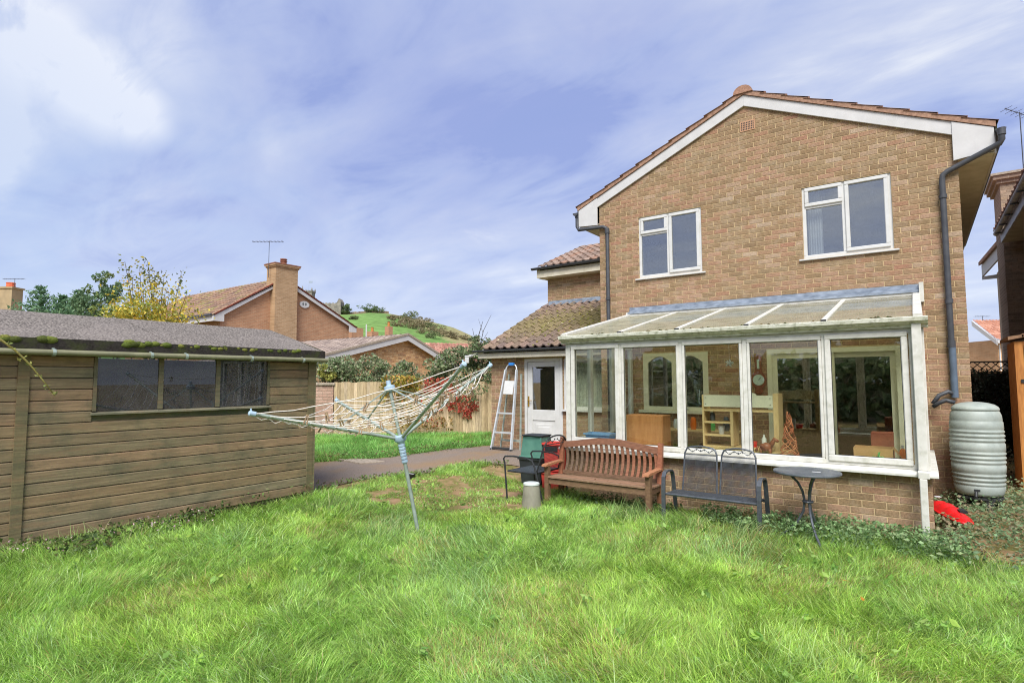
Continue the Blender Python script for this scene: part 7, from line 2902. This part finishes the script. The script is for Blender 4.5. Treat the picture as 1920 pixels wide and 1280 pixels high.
# clumps at the path edges and broad leaves in the lawn
E1 = resample(NEAR[2:9], 900)
x, y = E1[:, 0] + RNG.normal(0, 0.10, 900) - 0.0, E1[:, 1] + RNG.normal(0, 0.10, 900) - 0.05
P = np.stack([x, y, gz(x, y) + RNG.random(900) * 0.07], 1)
E2 = resample(FAR[1:9], 1500)
x, y = E2[:, 0] + RNG.normal(0, 0.14, 1500) - 0.08, E2[:, 1] + RNG.normal(0, 0.14, 1500) + 0.10
P = np.concatenate([P, np.stack([x, y, gz(x, y) + RNG.random(1500) * 0.14], 1)])
tag(leaves('weeds', P, 0.05, palette(len(P), [(112, 140, 76), (96, 122, 66), (134, 156, 92), (124, 112, 74)]), M['leaf'], nrm=UP * 0.7), kind='stuff')
P = []
for k in range(150):
    x, y = RNG.uniform(-6.3, 1.0), RNG.uniform(1.6, 6.2)
    m_ = RNG.integers(3, 8)
    a = RNG.uniform(0, 6.28, m_)
    P.append(np.stack([x + 0.035 * np.cos(a), y + 0.035 * np.sin(a), gz(x, y) + RNG.uniform(0.06, 0.13, m_)], 1))
P = np.concatenate(P)
tag(leaves('broad_leaves', P, 0.062, palette(len(P), [(132, 172, 84), (116, 156, 76), (150, 182, 96), (156, 190, 84)]), M['leaf'], nrm=UP), kind='stuff')
for (u, v, c, l) in ((1585, 1086, (214, 170, 60), 'small yellow fallen leaf in the long grass nearer the house'), (1617, 1121, (210, 140, 60), 'orange fallen leaf in the long grass below the bistro table'), (1477, 1110, (214, 206, 160), 'pale fallen leaf in the grass below the mesh seat'), (1862, 1008, (206, 176, 70), 'yellow leaf beside the bare soil patch')):
    d = ray(u, v)
    q = CAM + d * ((0.03 - CAM[2]) / d[2])
    o = leaves('fallen_leaf', np.array([q]), 0.07, palette(1, [c]), M['leaf'], up=3)
    tag(o, l, 'leaf')

# ------------------------------------------------------------------ grass
SHED = lambda x, y: (x < -7.05) & (y < 5.02)


def grass(name, n, box, dens, hfun, lean, seg, wid, cols, wts, keep):
    x = RNG.uniform(box[0], box[1], n)
    y = RNG.uniform(box[2], box[3], n)
    k = keep(x, y)
    x, y = x[k], y[k]
    z = gz(x, y)
    # only where the lens, with a margin, can see
    q = np.stack([x, y, z], 1) - CAM
    c = q @ RMN
    dep = -c[:, 2]
    with np.errstate(all='ignore'):
        u, v = 960 + CAM_F * c[:, 0] / dep, 640 - CAM_F * c[:, 1] / dep
    k = (dep > 0.8) & (u > -260) & (u < 2180) & (v < 1480)
    k &= RNG.random(len(x)) < dens(dep)
    x, y, z, dep = x[k], y[k], z[k], dep[k]
    n = len(x)
    h = hfun(x, y) * RNG.uniform(0.55, 1.25, n)
    ang = vnoise(x * 1.5 + 9, y * 1.5 + 4, 51, 2) * 10 + RNG.normal(0, 1.15, n)
    th = lean(x, y) * RNG.uniform(0.45, 1.3, n)
    dirx, diry = np.cos(ang), np.sin(ang)
    tw = ang + math.pi / 2 + RNG.normal(0, 0.7, n)
    wx, wy = np.cos(tw), np.sin(tw)
    w_ = wid * RNG.uniform(0.6, 1.3, n) * np.clip(dep / 5.0, 0.85, 1.5)
    f = np.linspace(0, 1, seg + 1)
    pts = []
    px_, pz_ = np.zeros(n), np.zeros(n)
    for i in range(seg + 1):
        if i:
            a = th * (0.25 + 1.15 * f[i])
            px_ = px_ + np.sin(a) * h / seg
            pz_ = pz_ + np.cos(a) * h / seg
        pts.append((px_.copy(), pz_.copy()))
    V = []
    for i in range(seg):
        s = w_ * (1 - 0.55 * f[i] ** 1.5) / 2
        cx, cy, cz = x + dirx * pts[i][0], y + diry * pts[i][0], z + pts[i][1]
        V.append(np.stack([cx - wx * s, cy - wy * s, cz], 1))
        V.append(np.stack([cx + wx * s, cy + wy * s, cz], 1))
    V.append(np.stack([x + dirx * pts[seg][0], y + diry * pts[seg][0], z + pts[seg][1]], 1))
    m_ = 2 * seg + 1
    V = np.stack(V, 1).reshape(-1, 3)
    tri = []
    for i in range(seg - 1):
        a = 2 * i
        tri += [[a, a + 1, a + 3], [a, a + 3, a + 2]]
    tri.append([2 * seg - 2, 2 * seg - 1, 2 * seg])
    T = (np.arange(n)[:, None, None] * m_ + np.array(tri)[None]).reshape(-1, 3)
    C = np.clip(palette(n, cols, wts, 0.36) * 1.12, 0, 0.95)
    p1 = vnoise(x * 0.8 + 3, y * 0.8, 61, 3)[:, None]
    p2 = vnoise(x * 0.5 + 13, y * 0.5 + 7, 63, 2)[:, None]
    C = C * (0.94 + 0.14 * p1) * np.where(p2 > 0.5, [[0.97, 0.99, 1.08]], [[1.03, 1.01, 0.95]])
    dry = vnoise(x * 1.3 + 2, y * 1.3 + 5, 67, 3)
    k = ((dry > 0.63) & (RNG.random(n) < 0.22)) | (RNG.random(n) < 0.018)
    C[k] = palette(int(k.sum()), [(190, 176, 112), (174, 160, 98), (206, 194, 140)])
    tag(link(name, np_mesh(name, V, T, np.repeat(C, m_, axis=0), M['grass'])), kind='stuff')
    return n


PP = np.array(PATH_POLY)
BARE = lambda x, y: np.clip(1.35 - (((x + 5.55) / 1.35) ** 2 + ((y - 6.35) / 1.15) ** 2), 0, 1)


def keep_lawn(x, y):
    k = ~in_poly(x, y, PP) & ~SHED(x, y) & ~((x > -4.3) & (y > 7.24)) & (x < 2.3) & ~((x < -4.3) & (y > 7.6) & (x > -6.3)) & (y < 8.6) & (x > -8.2)
    k &= ~((x < -7.05) & (y > 5.0)) & ~SOILP(x, y)
    k &= ~((x > 0.05) & (y > 6.75 + 0.5 * vnoise(x * 2, y, 98, 2)))
    bare = BARE(x, y)
    patch = vnoise(x * 3.4, y * 4.6, 71, 3)
    return k & ~((bare > 0.2) & (patch < 0.34 + 0.10 * bare)) & (RNG.random(len(x)) > bare * 0.45)


def h_lawn(x, y):
    t = vnoise(x * 1.1, y * 1.1, 73, 3)
    tus = np.clip(vnoise(x * 1.7 + 7, y * 1.7 + 3, 77, 2) - 0.52, 0, 1) * 0.5
    h = 0.085 + 0.075 * t + 0.5 * tus
    h *= 1 - 0.62 * np.clip(BARE(x, y) * 1.6, 0, 1)
    e = np.exp(-((x + 6.95) / 0.28) ** 2) * (y < 5.2)
    return h * (1 + 0.5 * e)


def lean_lawn(x, y):
    return 0.55 + 0.9 * vnoise(x * 0.9 + 31, y * 0.9, 79, 2)


GC = [(150, 184, 86), (164, 196, 96), (132, 168, 74), (182, 208, 114), (186, 206, 144), (162, 188, 82)]
GW = [.24, .24, .2, .14, .06, .12]
dens_near = lambda d: np.clip(1.25 - d / 9.0, 0.30, 1.0)
ng = grass('grass', 900000, (-7.1, 2.0, 0.4, 5.2), lambda d: dens_near(d) * 0.70, h_lawn, lean_lawn, 3, 0.0056, GC, GW, keep_lawn)
ng += grass('grass', 320000, (-8.2, 2.3, 5.2, 8.6), lambda d: np.full(len(d), 0.62), h_lawn, lean_lawn, 2, 0.0052, GC, GW, keep_lawn)


def keep_bank(x, y):
    s = (np.stack([x, y], 1) - FA) @ fn
    return ~in_poly(x, y, PP) & (s > 0.03) & ~((x > XG - 0.02) & (y > 9.9)) & (y > 6.0) & ((x < -7.9) | (y > 9.4)) & ~((x > -7.9) & (y < 9.95))


GB_ = [(134, 182, 92), (146, 192, 100), (120, 168, 82), (158, 202, 112)]
ng += grass('grass', 110000, (-13.5, -7.5, 6.0, 12.6), lambda d: np.full(len(d), 0.9), lambda x, y: 0.09 + 0.13 * vnoise(x * 1.2, y * 1.2, 83, 2), lambda x, y: np.full(len(x), 0.7), 2, 0.007, GB_, [.25] * 4, keep_bank)
# long pale tussocks before the seats and by the soil
def tuft(x, y):
    g = 0
    for (a, c, r) in ((-2.9, 6.55, 0.35), (-1.55, 6.3, 0.28), (-1.35, 6.0, 0.25), (-2.2, 6.45, 0.3), (0.45, 6.35, 0.14), (-6.2, 4.6, 0.35), (-4.7, 4.2, 0.3), (-6.9, 2.2, 0.35), (-7.0, 1.4, 0.4)):
        g = np.maximum(g, np.exp(-((x - a) ** 2 + (y - c) ** 2) / r ** 2))
    return g


ng += grass('grass', 60000, (-7.1, 0.7, 0.9, 6.8), lambda d: np.full(len(d), 1.0), lambda x, y: 0.16 + 0.16 * tuft(x, y), lambda x, y: np.full(len(x), 0.95), 3, 0.005,
            [(142, 168, 96), (164, 180, 116), (124, 150, 82), (178, 178, 120), (104, 136, 70)], [.26, .22, .22, .14, .16], lambda x, y: (RNG.random(len(x)) < tuft(x, y)) & ~SHED(x, y) & ~in_poly(x, y, PP))
TF = [(RNG.uniform(-6.2, 1.2), RNG.uniform(1.5, 5.8), RNG.uniform(0.16, 0.38)) for _k in range(20)]


def tuft2(x, y):
    g = 0
    for (a, c, r) in TF:
        g = np.maximum(g, np.exp(-((x - a) ** 2 + (y - c) ** 2) / r ** 2))
    return g


ng += grass('grass', 150000, (-6.8, 1.8, 0.9, 6.4), lambda d: np.full(len(d), 0.8), lambda x, y: 0.15 + 0.13 * tuft2(x, y), lambda x, y: np.full(len(x), 1.15), 4, 0.0058,
            [(148, 182, 104), (164, 194, 120), (128, 164, 86), (180, 202, 138), (160, 184, 104)], [.26, .24, .22, .12, .16], lambda x, y: (RNG.random(len(x)) < tuft2(x, y) * 0.7) & ~SHED(x, y) & ~in_poly(x, y, PP))
print('grass blades', ng, 'objects', len(bpy.data.objects))
